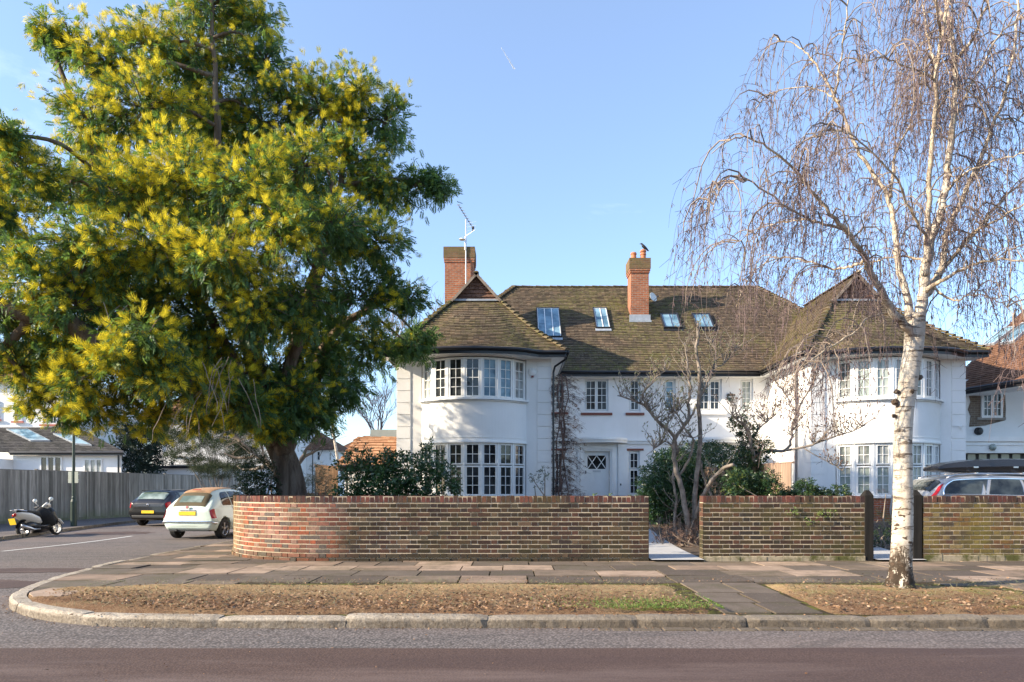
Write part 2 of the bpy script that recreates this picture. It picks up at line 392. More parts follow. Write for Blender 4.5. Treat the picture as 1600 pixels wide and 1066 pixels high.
MAT['concrete_path'] = plain('pale_concrete', (.42,.42,.42), .8, var=.08, scale=2, bump=.2)
MAT['ground'] = plain('lawn_ground', (.06,.075,.03), 1., var=.4, scale=1)
MAT['line'] = plain('road_paint', (.62,.62,.60), .7, var=.2, scale=9)
# timber
def timber(name, c1, c2, green=.0):
    n = NT(name, .85, spec=.2); r = n.attr(); c = n.mix(r, c1, c2)
    c = n.mix(n.rng(n.noise(2.2, 7, .7, stretch=(6,6,.5)), .35, .7), c, n.mix(.6, c, (.04,.035,.03)))
    if green: c = n.mix(n.math('MULTIPLY', n.rng(n.wpos(2), .35, -.15), n.rng(n.noise(3,5), .35,.6, .2, green)), c, (.12,.15,.07))
    n.col(c).bump(n.noise(8, 6, stretch=(8,8,.4)), .4, .006); return n.m
MAT['fence'] = timber('weathered_boards', (.15,.14,.12), (.62,.57,.50), .8)
MAT['cedar'] = timber('warm_boards', (.30,.17,.09), (.42,.26,.15))
MAT['party'] = timber('pink_brown_boards', (.26,.17,.12), (.38,.27,.20))
MAT['post'] = timber('blackened_timber', (.007,.007,.007), (.014,.013,.012))
# bark and foliage
n = NT('grey_brown_bark', .95, spec=.1)
c = n.ramp(n.noise(2.4, 8, .7, stretch=(3.2,3.2,.5), dist=.7), [(.25,(.045,.030,.022)),(.45,(.13,.095,.07)),(.62,(.22,.17,.13)),(.8,(.33,.28,.22))])
n.col(c).bump(n.noise(5, 8, .7, stretch=(3,3,.4), dist=.5), .9, .05); MAT['bark'] = n.m
n = NT('birch_bark', .8, spec=.2)
white = n.mix(n.rng(n.noise(5, 6, .7), .35, .7), (.62,.57,.49), (.36,.29,.22))
lent = n.rng(n.noise(2.2, 5, .75, stretch=(1.2,1.2,7.5)), .545, .59)
c = n.mix(n.math('MULTIPLY', lent, .85), white, (.09,.06,.04))
base = n.math('ADD', n.wpos(2), n.math('MULTIPLY', n.noise(6, 4, .6, stretch=(1,1,.5)), 1.25))
crk = n.rng(n.noise(9, 5, .75, stretch=(1.5,1.5,.7)), .40, .46)
c = n.mix(n.math('MULTIPLY', n.rng(base, 1.22, .90), crk), c, (.045,.032,.022))
c = n.mix(n.math('MULTIPLY', n.rng(n.wpos(2), 1.35, .9), n.rng(n.noise(8, 4, .55, stretch=(1.5,1.5,2.6)), .575, .60)), c, (.075,.05,.035))
hi = n.rng(n.attr(), .35, .75)
c = n.mix(hi, c, n.mix(n.rng(n.noise(9,5,.7),.4,.6), (.33,.25,.17), (.60,.51,.38)))
n.col(c).bump(n.noise(8, 6, .7, stretch=(1.2,1.2,2.5)), .7, .02); MAT['birch'] = n.m
MAT['twig'] = plain('birch_twigs', (.14,.098,.095), .8, var=.3, scale=2)
MAT['magnolia_bark'] = plain('magnolia_bark', (.21,.175,.145), .85, var=.55, scale=7, bump=.5)
MAT['dead_wood'] = plain('dry_twigs', (.24,.19,.15), .9, var=.4, scale=4)
MAT['brown_twig'] = plain('brown_stems', (.13,.08,.065), .9, var=.3, scale=4)
def leaf(name, stops, tr=.25, rough=.5, spec=.4, tcol=None):
    n = NT(name, rough, spec=spec); c = n.ramp(n.attr(), stops); n.col(c)
    return n.translucent(n.mix(.5, c, tcol) if tcol else c, tr).m
MAT['mimosa_leaf'] = leaf('mimosa_leaf', [(0,(.030,.085,.040)),(.5,(.065,.14,.055)),(1,(.17,.24,.055))], .42, tcol=(.24,.38,.04))
MAT['mimosa_flower'] = leaf('mimosa_blossom', [(0,(.36,.36,.05)),(.3,(.58,.51,.04)),(.7,(.76,.63,.04)),(1,(.84,.72,.07))], .42, .9, .1)
MAT['laurel'] = leaf('laurel_leaf', [(0,(.02,.055,.018)),(.6,(.04,.095,.028)),(1,(.075,.14,.045))], .2, .32, .6)
MAT['camellia'] = leaf('camellia_leaf', [(0,(.012,.032,.015)),(.8,(.035,.07,.03)),(1,(.11,.11,.05))], .12, .5, .3)
MAT['olive'] = leaf('olive_leaf', [(0,(.07,.085,.055)),(1,(.17,.19,.13))], .2, .6)
MAT['conifer'] = leaf('conifer_needles', [(0,(.008,.018,.012)),(1,(.022,.042,.024))], .1, .8)
MAT['pine'] = leaf('pine_needles', [(0,(.025,.045,.022)),(1,(.085,.10,.05))], .15, .7, .2)
MAT['ivy'] = leaf('ivy_leaf', [(0,(.018,.045,.018)),(.7,(.04,.085,.028)),(1,(.12,.15,.035))], .2, .35, .5)
MAT['fresh'] = leaf('fresh_leaf', [(0,(.07,.13,.025)),(1,(.20,.28,.06))], .3, .5)
MAT['pale_leaf'] = leaf('pale_leaf', [(0,(.20,.17,.09)),(.5,(.27,.26,.15)),(1,(.13,.17,.07))], .3, .6)
MAT['dead_leaf'] = leaf('fallen_leaf', [(0,(.12,.06,.03)),(.5,(.26,.15,.08)),(.85,(.30,.19,.12)),(1,(.36,.26,.17))], .1, .8)
MAT['brown_leaf'] = leaf('brown_leaf', [(0,(.08,.05,.04)),(1,(.19,.12,.09))], .15, .8)
# ---- foliage: a template of small blades copied on many sprigs
def blade(b, d, side, L, W):
    b, d, side = np.array(b, float), np.array(d, float), np.array(side, float)
    d = d/np.linalg.norm(d); side = side-d*side.dot(d); side = side/(np.linalg.norm(side)+1e-9)
    return [b, b+d*L*.45+side*W/2, b+d*L, b+d*L*.45-side*W/2]
def tpl_fern(seed=0, pairs=6):
    r = np.random.default_rng(seed); T = []
    for i in range(pairs):
        y = .12+.8*i/pairs; z = -.35*y*y; L = .42*(1-.5*abs(y-.45))
        for s in (-1, 1):
            T += blade((0, y, z), (s*.8, .62, -.25+r.normal(0, .15)), (-s*.5, .8, r.normal(0, .4)), L, .13)
    T += blade((0, .85, -.25), (0, 1, -.5), (1, 0, 0), .35, .12)
    return np.array(T)
def tpl_panicle(seed=0, k=24):
    r = np.random.default_rng(seed); T = []
    for i in range(k):
        a = i*2.4; y = .05+.75*i/k; d = (math.cos(a)*.62, .9, math.sin(a)*.62+.10)
        T += blade((0, y*.7, 0), d, r.normal(0, 1, 3), .60*(1-.35*y), .042)
    return np.array(T)
def tpl_cluster(seed=0, k=6, L=.55, W=.22, spread=.8):
    r = np.random.default_rng(seed); T = []
    for i in range(k):
        a = i*2.4+r.normal(0, .3); y = .1+.7*i/k
        d = (math.cos(a)*spread, .6+r.normal(0, .15), math.sin(a)*spread); T += blade((0, y, 0), d, r.normal(0, 1, 3), L*r.uniform(.8, 1.2), W)
    return np.array(T)
def sprigs(name, pts, dirs, size, tpls, mat, parent, off, rnd=None, seed=1):
    r = np.random.default_rng(seed); pts = np.asarray(pts, float); dirs = np.asarray(dirs, float); N = len(pts)
    if N == 0: return None
    dirs = dirs/(np.linalg.norm(dirs, axis=1, keepdims=True)+1e-9)
    up = r.normal(0, .55, (N, 3))+np.array([0, 0, 1.]); xs = np.cross(dirs, up); xs /= (np.linalg.norm(xs, axis=1, keepdims=True)+1e-9)
    zs = np.cross(xs, dirs); size = np.asarray(size)*np.ones(N); Vs = []; R = []
    if rnd is None: rnd = r.uniform(0, 1, N)
    which = r.integers(0, len(tpls), N)
    for k, T in enumerate(tpls):
        ix = np.where(which == k)[0]
        if not len(ix): continue
        v = (T[None, :, 0, None]*xs[ix][:, None]+T[None, :, 1, None]*dirs[ix][:, None]+T[None, :, 2, None]*zs[ix][:, None])*size[ix][:, None, None]+pts[ix][:, None]
        Vs.append(v.reshape(-1, 3))
        rr = np.repeat(rnd[ix], len(T)//4)+r.normal(0, .14, len(ix)*(len(T)//4)); R.append(np.repeat(np.clip(rr, 0, 1), 4))
    V = np.concatenate(Vs); R = np.concatenate(R)
    return mesh_np(name, V, np.arange(len(V)).reshape(-1, 4), 4, mat, parent, off, R)
FERN = [tpl_fern(i) for i in range(3)]; PAN = [tpl_panicle(i) for i in range(3)]; CLU = [tpl_cluster(i) for i in range(4)]
NEED = [tpl_cluster(i+9, 9, .7, .05, 1.) for i in range(3)]; SMALL = [tpl_cluster(i+20, 4, .5, .3, .9) for i in range(3)]
def ball_pts(c, rad, N, shell=.45, rng=None):
    rng = rng or RNG; d = rng.normal(0, 1, (N, 3)); d /= np.linalg.norm(d, axis=1, keepdims=True)
    rr = (shell+(1-shell)*rng.uniform(0, 1, N))[:, None]
    rad = np.asarray(rad)*np.ones(3)
    return np.array(c)+d*rr*rad, d
# ================================================================ ground, roads, pavement
def gz(y): return -.10-.15*sstep(10, 20, y)              # carriageway height
def pz(y): return gz(y)+.10                               # pavement height
def struct(o): o['kind'] = 'structure'; return o
m = MB(); m.add([(-700,-300,-.7),(700,-300,-.7),(700,1200,-.7),(-700,1200,-.7)], [(0,1,2,3)]); struct(m.build('ground', MAT['ground']))
m = MB(); ys = [-40, -10, 0, 4, 8, 10]+[10+i for i in range(1, 13)]+[30, 50, 90]
xs = [-60, -25, -10, 5, 20, 60]
vs = [(x, y, gz(y)) for y in ys for x in xs]
fs = [(j*6+i, j*6+i+1, j*6+i+7, j*6+i+6) for j in range(len(ys)-1) for i in range(5) if not (ys[j] >= 10 and xs[i] >= -10 and i > 2)]
m.add(vs, fs); struct(m.build('road', MAT['asphalt']))
# newer brown strip of surfacing along the middle of the main road
m = MB(); N = 90; vs = []
for i in range(N+1):
    x = -40+80*i/N; vs += [(x, -3., gz(0)+.004), (x, 5.575+.012*random.gauss(0,1), gz(0)+.004)]
m.add(vs, [(2*i, 2*i+2, 2*i+3, 2*i+1) for i in range(N)]); struct(m.build('resurfaced_road', MAT['brown_asphalt']))
# kerb line (outer edge), convex
KERB = [(26,6.36),(8,6.38),(2,6.4),(-1.5,6.41),(-2.7,6.415),(-3.35,6.43),(-3.95,6.50),(-4.6,6.76),(-5.2,7.18),(-5.72,7.78),(-6.08,8.5),(-6.34,9.4),(-6.52,10.4),(-6.85,12.8),(-7.5,18.7),(-9.6,38),(-10.5,60)]
def offset_poly(pl, d):
    out = []
    for i, p in enumerate(pl):
        a = Vector(pl[max(i-1,0)]); b = Vector(pl[min(i+1,len(pl)-1)]); t = (b-a).normalized(); out.append((p[0]+t.y*d, p[1]-t.x*d))
    return out
# heading -X then turning to +Y: the inner side is on the right hand
def right_off(pl, d): return offset_poly(pl, d)
KIN = right_off(KERB, .15)
def dense(pl, step):
    out = []
    for a, b in zip(pl, pl[1:]):
        a, b = Vector(a), Vector(b); n_ = max(1, int((b-a).length/step))
        out += [a.lerp(b, k/n_) for k in range(n_)]
    out.append(Vector(pl[-1])); return out
sm = smooth_pts([(x, y, 0) for x, y in KERB], sub=6)
path = dense([(p.x, p.y) for p in sm], .06)
m = MB(); seg = 0.; ln = 1.15; stone = []; tilt = 0
def flush(st):
    if len(st) < 3: return
    hz_ = random.gauss(0, .006); sl = random.gauss(0, .008); lat = random.gauss(0, .004); rows = []
    for i, (p, t) in enumerate(st):
        nrm = Vector((t.y, -t.x)); e = min(i, len(st)-1-i); ed = .022 if e == 0 else (.006 if e == 1 else 0)
        q = p+nrm*lat; z = gz(p.y)+.10+hz_+sl*(i/len(st)-.5)
        j = lambda a: random.gauss(0, a)
        ring = [(q-nrm*.005, -.16), (q+nrm*(.0+ed)+nrm*j(.003), -.045), (q+nrm*(.002+ed)+nrm*j(.003), -.022-ed*.4), (q+nrm*(.028+ed*.4), .0-ed*.6+j(.0025)),
                (q+nrm*.09, .003-ed*.6+j(.002)), (q+nrm*.16, .0-ed*.5), (q+nrm*.165, -.16)]
        rows.append([(a.x, a.y, z+dz) for a, dz in ring])
    vs = [v for r_ in rows for v in r_]; k = 7
    fs = [(i*k+j_, i*k+j_+1, (i+1)*k+j_+1, (i+1)*k+j_) for i in range(len(rows)-1) for j_ in range(k-1)]
    fs += [tuple(range(k)), tuple(range((len(rows)-1)*k, len(rows)*k))[::-1]]
    m.add(vs, fs, random.random())
for i in range(len(path)-1):
    t = (path[i+1]-path[i]); L = t.length
    if L < 1e-6: continue
    t.normalize(); stone.append((path[i].copy(), t)); seg += L
    if seg > ln: flush(stone); stone = [(path[i].copy(), t.copy())]; seg = 0; ln = random.uniform(.95, 1.4)
flush(stone)
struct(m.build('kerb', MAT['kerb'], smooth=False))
# row of worn setts in the gutter at the right
m = MB(); x = .8
while x < 12:
    L = random.uniform(.12, .3); z = gz(0)+.012+random.gauss(0, .004)
    m.obox((x, 6.27+random.gauss(0,.008), gz(0)-.05), (L-.02, 0, 0), (0, .115, 0), (0, 0, z-gz(0)+.05), random.random()); x += L
struct(m.build('gutter_setts', MAT['kerb'], bevel=.008))
# pavement: single flagstones cut to the kerb line
def clip(poly, a, b):                                    # keep the right hand side of a->b
    out = []; d = b-a
    f = lambda p: d.x*(p.y-a.y)-d.y*(p.x-a.x)
    for i in range(len(poly)):
        p, q = poly[i], poly[(i+1) % len(poly)]; fp, fq = f(p), f(q)
        if fp <= 0: out.append(p)
        if (fp < 0 < fq) or (fq < 0 < fp): t = fp/(fp-fq); out.append(p.lerp(q, t))
    return out
kin = [Vector(p) for p in right_off([(p.x, p.y) for p in sm[::6]], .175)]
m = MB()
def slab(poly, rnd):
    for a, b in zip(kin, kin[1:]):
        if len(poly) < 3: return
        poly = clip(poly, a, b)
    if len(poly) < 3: return
    j = random.gauss(0, .0035); tx = random.gauss(0, .004); ty = random.gauss(0, .005); c = sum(poly, Vector((0,0)))/len(poly)
    poly = [c+(p-c)*.984 for p in poly]
    top = [(p.x, p.y, pz(p.y)+.004+j+(p.x-c.x)*tx+(p.y-c.y)*ty) for p in poly]; bot = [(x_, y_, z_-.06) for x_, y_, z_ in top]; k = len(poly)
    m.add(top+bot, [tuple(range(k))]+[(i, i+k, (i+1) % k+k, (i+1) % k) for i in range(k)], rnd)
def V2(x, y): return Vector((x, y))
yy = 8.80
for row, h in enumerate([.64,.66,.62,.64,.3]):           # main pavement rows, parallel to the road
    x = -3.6+random.uniform(-.4, 0)
    while x < 13:
        w_ = random.choice([.62, .76, .9, .9, 1.0]); 
        slab([V2(x, yy), V2(x+w_, yy), V2(x+w_, yy+h), V2(x, yy+h)][::-1], random.random()); x += w_+.008
    yy += h+.008
# corner and side-street rows, laid askew
yy = 7.6; ang = math.radians(-9)
while yy < 40:
    h = random.choice([.6, .66, .75]); x = -9.5+random.uniform(0, .6)
    while x < -3.4:
        w_ = random.choice([.6, .75, .9, 1.0]); 
        if x+w_ > -3.55: w_ = -3.52-x
        if w_ > .15:
            q = [V2(x, yy), V2(x+w_, yy), V2(x+w_, yy+h), V2(x, yy+h)]
            rp = [V2(-3.5+(p.x+3.5)*1.0, p.y+(p.x+3.5)*math.tan(ang)*(-1)*min(1, max(0, (p.y-9)/3))) for p in q]
            if sum(p.y for p in rp)/4 > 7.3: slab(rp[::-1], random.random())
        x += max(w_, .1)+.01
    yy += h+.01
# crossover flags through the verge
for r_, (y0, y1) in enumerate([(6.62, 7.2), (7.22, 7.9), (7.92, 8.78)]):
    for a, b in ((2.06+.05*r_, 2.52+.07*r_), (2.56+.07*r_, 3.02+.05*r_)):
        slab([V2(a, y0), V2(b, y0), V2(b, y1), V2(a, y1)][::-1], random.choice([.1, .3, .3, .78]))
yy = 6.7                                                  # flags that close the verge at the far right
while yy < 8.7:
    x = 6.9-.75*(yy-6.7)+random.uniform(-.1,.1)
    while x < 13: slab([V2(x, yy), V2(x+.88, yy), V2(x+.88, yy+.6), V2(x, yy+.6)][::-1], random.random()); x += .89
    yy += .61
struct(m.build('pavement', MAT['paving']))
# dirt bed under the flags
def sheet(name, poly, mat, zf, n_=1):
    mm = MB(); mm.add([(x, y, zf(x, y)) for x, y in poly], [tuple(range(len(poly)))]); return struct(mm.build(name, mat))
bed = [(p.x, p.y) for p in kin]
mm = MB(); R_ = []
ysb = sorted(set([6.56, 7, 7.5, 8, 9, 10, 11, 12, 13, 14, 15, 16, 17, 18, 19, 20, 25, 30, 38, 60]))
def kx(y):                                               # kerb inner x at y
    c = [(a.x, a.y) for a in kin if a.y > 6.56 or a.x < 0]
    for a, b in zip(c, c[1:]):
        if a[1] <= y <= b[1]: return a[0]+(b[0]-a[0])*(y-a[1])/(b[1]-a[1]+1e-9)
    return c[-1][0] if y > 10 else -3.3
vs = []
for y in ysb: vs += [(kx(y), y, pz(y)-.012), (26, y, pz(y)-.012)]
mm.add(vs, [(2*i, 2*i+1, 2*i+3, 2*i+2) for i in range(len(ysb)-1)]); struct(mm.build('paving_bed', MAT['dirt']))
# verge: lumpy bare soil in two beds
def verge(name, front, back, nx=260, ny=46):
    vs = []
    for j in range(ny+1):
        for i in range(nx+1):
            u = i/nx; v = j/ny; f, b = front(u), back(u); x = f[0]*(1-v)+b[0]*v; y = f[1]*(1-v)+b[1]*v
            e = min(1, min(v, 1-v, u*4, (1-u)*4)*7)
            z = -.022+e*(.040+.012*math.sin(x*1.7+y)+.010*math.sin(x*5.1+2*y)*math.sin(y*7)+random.gauss(0, .0045))
            vs.append((x+random.gauss(0,.003), y+(random.gauss(0,.02) if j == ny else 0), z))
    mm = MB(); k = nx+1; mm.add(vs, [(j*k+i, j*k+i+1, (j+1)*k+i+1, (j+1)*k+i) for j in range(ny) for i in range(nx)])
    return struct(mm.build(name, MAT['verge'], smooth=True))
fl = [(-5.66,8.0),(-5.34,7.47),(-4.93,7.10),(-4.42,6.82),(-3.92,6.64),(-3.3,6.54),(-1,6.51),(2.03,6.51)]
bl = [(-5.6,8.08),(-5.3,8.42),(-4.9,8.58),(-4.4,8.68),(-3.9,8.73),(-3.3,8.77),(-1,8.79),(2.10,8.79)]
def along(pl):
    L = [0]
    for a, b in zip(pl, pl[1:]): L.append(L[-1]+abs(b[0]-a[0]))
    def f(u):
        s = u*L[-1]
        for i in range(len(pl)-1):
            if s <= L[i+1]+1e-9: t = (s-L[i])/(L[i+1]-L[i]); return (pl[i][0]+(pl[i+1][0]-pl[i][0])*t, pl[i][1]+(pl[i+1][1]-pl[i][1])*t)
        return pl[-1]
    return f
verge('verge', along(fl), along([(fl[i][0], bl[i][1]) for i in range(len(fl))]))
verge('verge', along([(3.06,6.51),(7.6,6.51)]), along([(3.18,8.79),(5.3,8.72),(6.2,8.0),(7.6,6.75)]), 200, 40)
# fallen leaves and dry grass on the verge: uncountable
N = 9000; r = RNG
x = r.uniform(-5.3, 7.2, N); y = np.clip(6.6+np.abs(r.normal(0, .75, N)), 6.6, 8.7); keep = ((x < 2.0) | (x > 3.1)) & (r.uniform(0, 1, N) < np.where(x < .6, 1, .45)) & (y < 8.0+(x+5.3)*.6) & (y > 6.6+np.clip((-3.4-x)*.55, 0, 2)) & ((x < 5.3) | (y < 8.5-(x-5.3)))
x, y = x[keep], y[keep]; z = np.full(len(x), .045)
dirs = r.normal(0, 1, (len(x), 3)); dirs[:, 2] *= .25
T1 = [np.array(blade((0,-.5,0), (0,1,.2), (1,0,.3), 1, .5))]
o = sprigs('leaf_litter', np.stack([x, y, z], 1), dirs, r.uniform(.018, .05, len(x)), T1, MAT['dead_leaf'], None, None); o['kind'] = 'stuff'
tag(o, 'small dry brown leaves scattered over the bare soil verge', 'leaf litter')
N = 5200; x = np.concatenate([r.uniform(-5.2, 2.0, N), r.uniform(3.1, 6.4, N//3)]); y = r.uniform(6.75, 8.72, len(x)); k = (x > -4.6) | (y > 7.6); x, y = x[k], y[k]
dirs = r.normal(0, 1, (len(x), 3)); dirs[:, 2] = np.abs(dirs[:, 2])*.3
o = sprigs('dry_grass', np.stack([x, y, np.full(len(x), .035)], 1), dirs, r.uniform(.03, .09, len(x)), [np.array(blade((0,0,0),(0,1,.2),(1,0,0),1,.06))], MAT['pale_leaf'], None, None); o['kind'] = 'stuff'
tag(o, 'short dry straw coloured grass lying on the verge', 'grass')
N = 1500; cx = np.clip(r.normal(1.45, .42, N), .2, 2.05); cy = 6.62+np.abs(r.normal(0, .34, N))
o = sprigs('green_moss', np.stack([cx, cy, np.full(N, .04)], 1), np.stack([r.normal(0,.5,N), r.normal(0,.5,N), np.ones(N)], 1), r.uniform(.012, .035, N), SMALL, MAT['fresh'], None, None); o['kind'] = 'stuff'
tag(o, 'bright green moss tufts beside the stepping flags in the verge', 'moss')
# dirt and grit in the gutter of the corner
N = 2500; tt = r.integers(0, len(path)-1, N); pts = []
for i in tt:
    p = path[i]
    if p.y > 12 or p.x > 4: continue
    t = (path[i+1]-p).normalized(); nn = Vector((t.y, -t.x)); q = p-nn*abs(random.gauss(0, .07)); pts.append((q.x, q.y, gz(q.y)+.006))
o = sprigs('gutter_litter', pts, r.normal(0, 1, (len(pts), 3))*np.array([1,1,.15]), r.uniform(.01, .035, len(pts)), T1, MAT['dead_leaf'], None, None); o['kind'] = 'stuff'
tag(o, 'leaf crumbs and grit lying in the gutter along the kerb', 'leaf litter')
# far pavement, its kerb and the centre line of the side street
m = MB(); farp = [(-12.6,9),(-14.65,19.5),(-16.2,27),(-16.9,31),(-16.9,38),(-16.2,60)]
for (x0, y0), (x1, y1) in zip(farp, farp[1:]):
    k = 6
    for i in range(k):
        a = (x0+(x1-x0)*i/k, y0+(y1-y0)*i/k); b = (x0+(x1-x0)*(i+1)/k, y0+(y1-y0)*(i+1)/k)
        m.add([(a[0],a[1],pz(a[1])), (b[0],b[1],pz(b[1])), (-60,b[1],pz(b[1])), (-60,a[1],pz(a[1])), (a[0],a[1],pz(a[1])-.15), (b[0],b[1],pz(b[1])-.15)], [(0,1,2,3),(4,5,1,0)], .15)
struct(m.build('far_pavement', MAT['asphalt']))
m = MB()
for (x0, y0), (x1, y1) in zip(farp, farp[1:]):
    k = max(2, int((y1-y0)/1.0))
    for i in range(k):
        t0, t1 = (i+.02)/k, (i+.98)/k; a = (x0+(x1-x0)*t0, y0+(y1-y0)*t0); b = (x0+(x1-x0)*t1, y0+(y1-y0)*t1)
        m.obox((a[0], a[1], pz(a[1])-.12), (b[0]-a[0], b[1]-a[1], 0), (.13, 0, 0), (0, 0, .125))
struct(m.build('far_kerb', MAT['kerb']))
m = MB(); vs = []
for i in range(9):
    y = 15.2+i*.75; x = -11.35-(y-15.2)*.075; vs += [(x-.05, y, gz(y)+.006), (x+.05, y, gz(y)+.006)]
m.add(vs, [(2*i, 2*i+1, 2*i+3, 2*i+2) for i in range(8)]); struct(m.build('road_marking', MAT['line']))
# reddish dusty patches at the junction mouth
m = MB()
for cx_, cy_, rx_, ry_ in ((-8.0, 9.3, 1.7, .55), (-7.9, 11.0, 1.6, .35), (-13.2, 22.6, 1.3, .9)):
    k = 40; a = [(cx_+rx_*math.cos(2*math.pi*i/k)*random.uniform(.8,1.1), cy_+ry_*math.sin(2*math.pi*i/k)*random.uniform(.8,1.1)) for i in range(k)]
    m.add([(cx_, cy_, gz(cy_)+.004)]+[(x_, y_, gz(y_)+.004) for x_, y_ in a], [(0, i+1, (i+1) % k+1) for i in range(k)])
struct(m.build('road_patch', MAT['brown_asphalt']))
# front gardens and path
def hz(y): return .02+.22*sstep(13, 20, y)
m = MB(); ysg = [11.62, 12.5, 14, 15, 16, 17, 18, 19, 20, 22, 26, 34, 60]
vs = []
for y in ysg: vs += [(-5.35 if y > 14 else -3.6-(y-11.62)*.7, y, hz(y)), (30, y, hz(y))]
m.add(vs, [(2*i, 2*i+1, 2*i+3, 2*i+2) for i in range(len(ysg)-1)]); struct(m.build('garden_ground', MAT['soil']))
m = MB(); vs = []
for i, y in enumerate([11.35, 12, 13, 14, 15, 16, 17, 18, 19, 20, 22, 25.25]): vs += [(2.33, y, hz(y)+.012), (3.2+.33*min(1,(y-11.35)/6), y, hz(y)+.012)]
m.add(vs, [(2*i, 2*i+1, 2*i+3, 2*i+2) for i in range(11)]); struct(m.build('garden_path', MAT['concrete_path']))
m = MB(); vs = []
for y in [11.35, 13, 15, 17, 20]: vs += [(6.1, y, hz(y)+.012), (6.9+(y-11.35)*.2, y, hz(y)+.012)]
m.add(vs, [(2*i, 2*i+1, 2*i+3, 2*i+2) for i in range(4)]); struct(m.build('garden_path', MAT['concrete_path']))
# ================================================================ garden walls, every brick laid
def garden_wall(name, label, pathf, L, mat, thick=.215, z0=-.02, courses=13, footing=None, corbel=False):
    """pathf(s) -> (point, outward normal) along the outside face"""
    p0, _ = pathf(L/2); T = thing(name, label, 'garden wall', (p0.x, p0.y, 0), 'brick front garden walls'); off = T.location
    core = MB(); N = max(2, int(L/.12)); H = z0+courses*.0765+.01
    rows = []
    for i in range(N+1):
        p, nn = pathf(L*i/N); a = p-nn*.005; b = p-nn*(thick-.005); zb = pz(p.y)-.05; rows.append([(a.x,a.y,zb),(a.x,a.y,H),(b.x,b.y,H),(b.x,b.y,zb)])
    vs = [v for r_ in rows for v in r_]
    fs = [(i*4+j, i*4+(j+1) % 4, (i+1)*4+(j+1) % 4, (i+1)*4+j) for i in range(N) for j in range(4)]+[(0,1,2,3),(N*4,N*4+1,N*4+2,N*4+3)]
    core.add(vs, fs); core.build('mortar', MAT['mortar'], T, off)
    br = MB(); bh = .0595; gp = .0145
    for c in range(-2 if z0 > -.1 else 0, courses):
        z = z0+c*.0765
        if z < -.25: continue
        out = .028 if (corbel and c <= 0) else (.016 if corbel and c == 1 else 0)
        s = (0 if c % 2 else -.057); k = c
        while s < L:
            ln_ = .099 if (k % 2) else .212
            a0, a1 = max(s, 0), min(s+ln_, L); s += ln_+gp; k += 1
            if a1-a0 < .03: continue
            rn = random.random(); dj = max(-.0015, random.gauss(0, .002)+out-(.002 if random.random() < .08 else 0))
            if corbel and c <= 0: dj += random.gauss(0, .006)
            p, n1 = pathf(a0); q, n2 = pathf(a1); zj = random.gauss(0, .0012)
            for base, sgn in ((br, 1),):
                A = p+n1*dj; B = q+n2*dj; C = q-n2*.05; D = p-n1*.05
                e = .003
                base.add([(A.x,A.y,z+zj),(B.x,B.y,z+zj),(B.x,B.y,z+zj+.0595),(A.x,A.y,z+zj+.0595),(D.x,D.y,z+zj),(C.x,C.y,z+zj),(C.x,C.y,z+zj+.0595),(D.x,D.y,z+zj+.0595)],
                    [(0,1,2,3),(3,2,6,7),(4,5,1,0),(0,3,7,4),(1,5,6,2)], rn)
            A = p-n1*(thick); B = q-n2*(thick); C = q-n2*(thick-.05); D = p-n1*(thick-.05)
            br.add([(A.x,A.y,z),(B.x,B.y,z),(B.x,B.y,z+.0595),(A.x,A.y,z+.0595),(D.x,D.y,z),(C.x,C.y,z),(C.x,C.y,z+.0595),(D.x,D.y,z+.0595)],
                    [(0,3,2,1),(3,7,6,2),(4,0,1,5),(0,4,7,3),(1,2,6,5)], rn)
    for end in (0, L):                                   # end faces
        p, nn = pathf(end); t = Vector((nn.y, -nn.x, 0))*(1 if end else -1); t = Vector((-nn.y, nn.x, 0))*(-1 if end == 0 else 1)
        tt_ = pathf(min(L, end+.01))[0]-pathf(max(0, end-.01))[0]; tt_.normalize(); t = tt_*(1 if end else -1)
        for c in range(courses):
            z = z0+c*.0765
            for (a, b) in (((.0, thick),) if c % 2 == 0 else ((0, thick/2-.005), (thick/2+.005, thick))):
                A = p-nn*a; B = p-nn*b; rn = random.random()
                br.add([(A.x,A.y,z),(B.x,B.y,z),(B.x,B.y,z+.071),(A.x,A.y,z+.071)]+[(Q.x+t.x*.006,Q.y+t.y*.006,z+h) for Q, h in ((A,0),(B,0),(B,.071),(A,.071))],
                    [(4,5,6,7),(0,1,5,4),(2,3,7,6),(1,2,6,5),(3,0,4,7)], rn)
    br.build('brickwork', mat, T, off)
    cp = MB(); s = -.01
    while s < L+.01:
        ln_ = random.uniform(.062, .07); p, n1 = pathf(max(0,min(s,L))); q, n2 = pathf(max(0,min(s+ln_,L)))
        if (q-p).length < .03: break
        o_ = max(.004, random.gauss(.006, .004)); h = .108+random.gauss(0, .003); lean = random.gauss(0, .004)
        A = p+n1*o_; B = q+n2*o_; C = q-n2*(thick+.004); D = p-n1*(thick+.004)
        cp.add([(A.x,A.y,H),(B.x,B.y,H),(C.x,C.y,H),(D.x,D.y,H)]+[(Q.x+lean,Q.y-sh*n1.y,H+h-dz) for Q, sh, dz in ((A,.006,.005),(B,.006,.005),(C,0,0),(D,0,0))],
            [(4,5,6,7),(0,1,5,4),(2,3,7,6),(1,2,6,5),(3,0,4,7)], random.random()); s += ln_+.0125
    cp.build('coping', MAT['coping'], T, off)
    cm = MB(); rows = []
    for i in range(N+1):
        p, nn = pathf(L*i/N); a = p-nn*.001; b = p-nn*(thick-.006); rows.append([(a.x,a.y,H-.002),(a.x,a.y,H+.098),(b.x,b.y,H+.098),(b.x,b.y,H-.002)])
    cm.add([v for r_ in rows for v in r_], fs); cm.build('coping_mortar', MAT['mortar'], T, off)
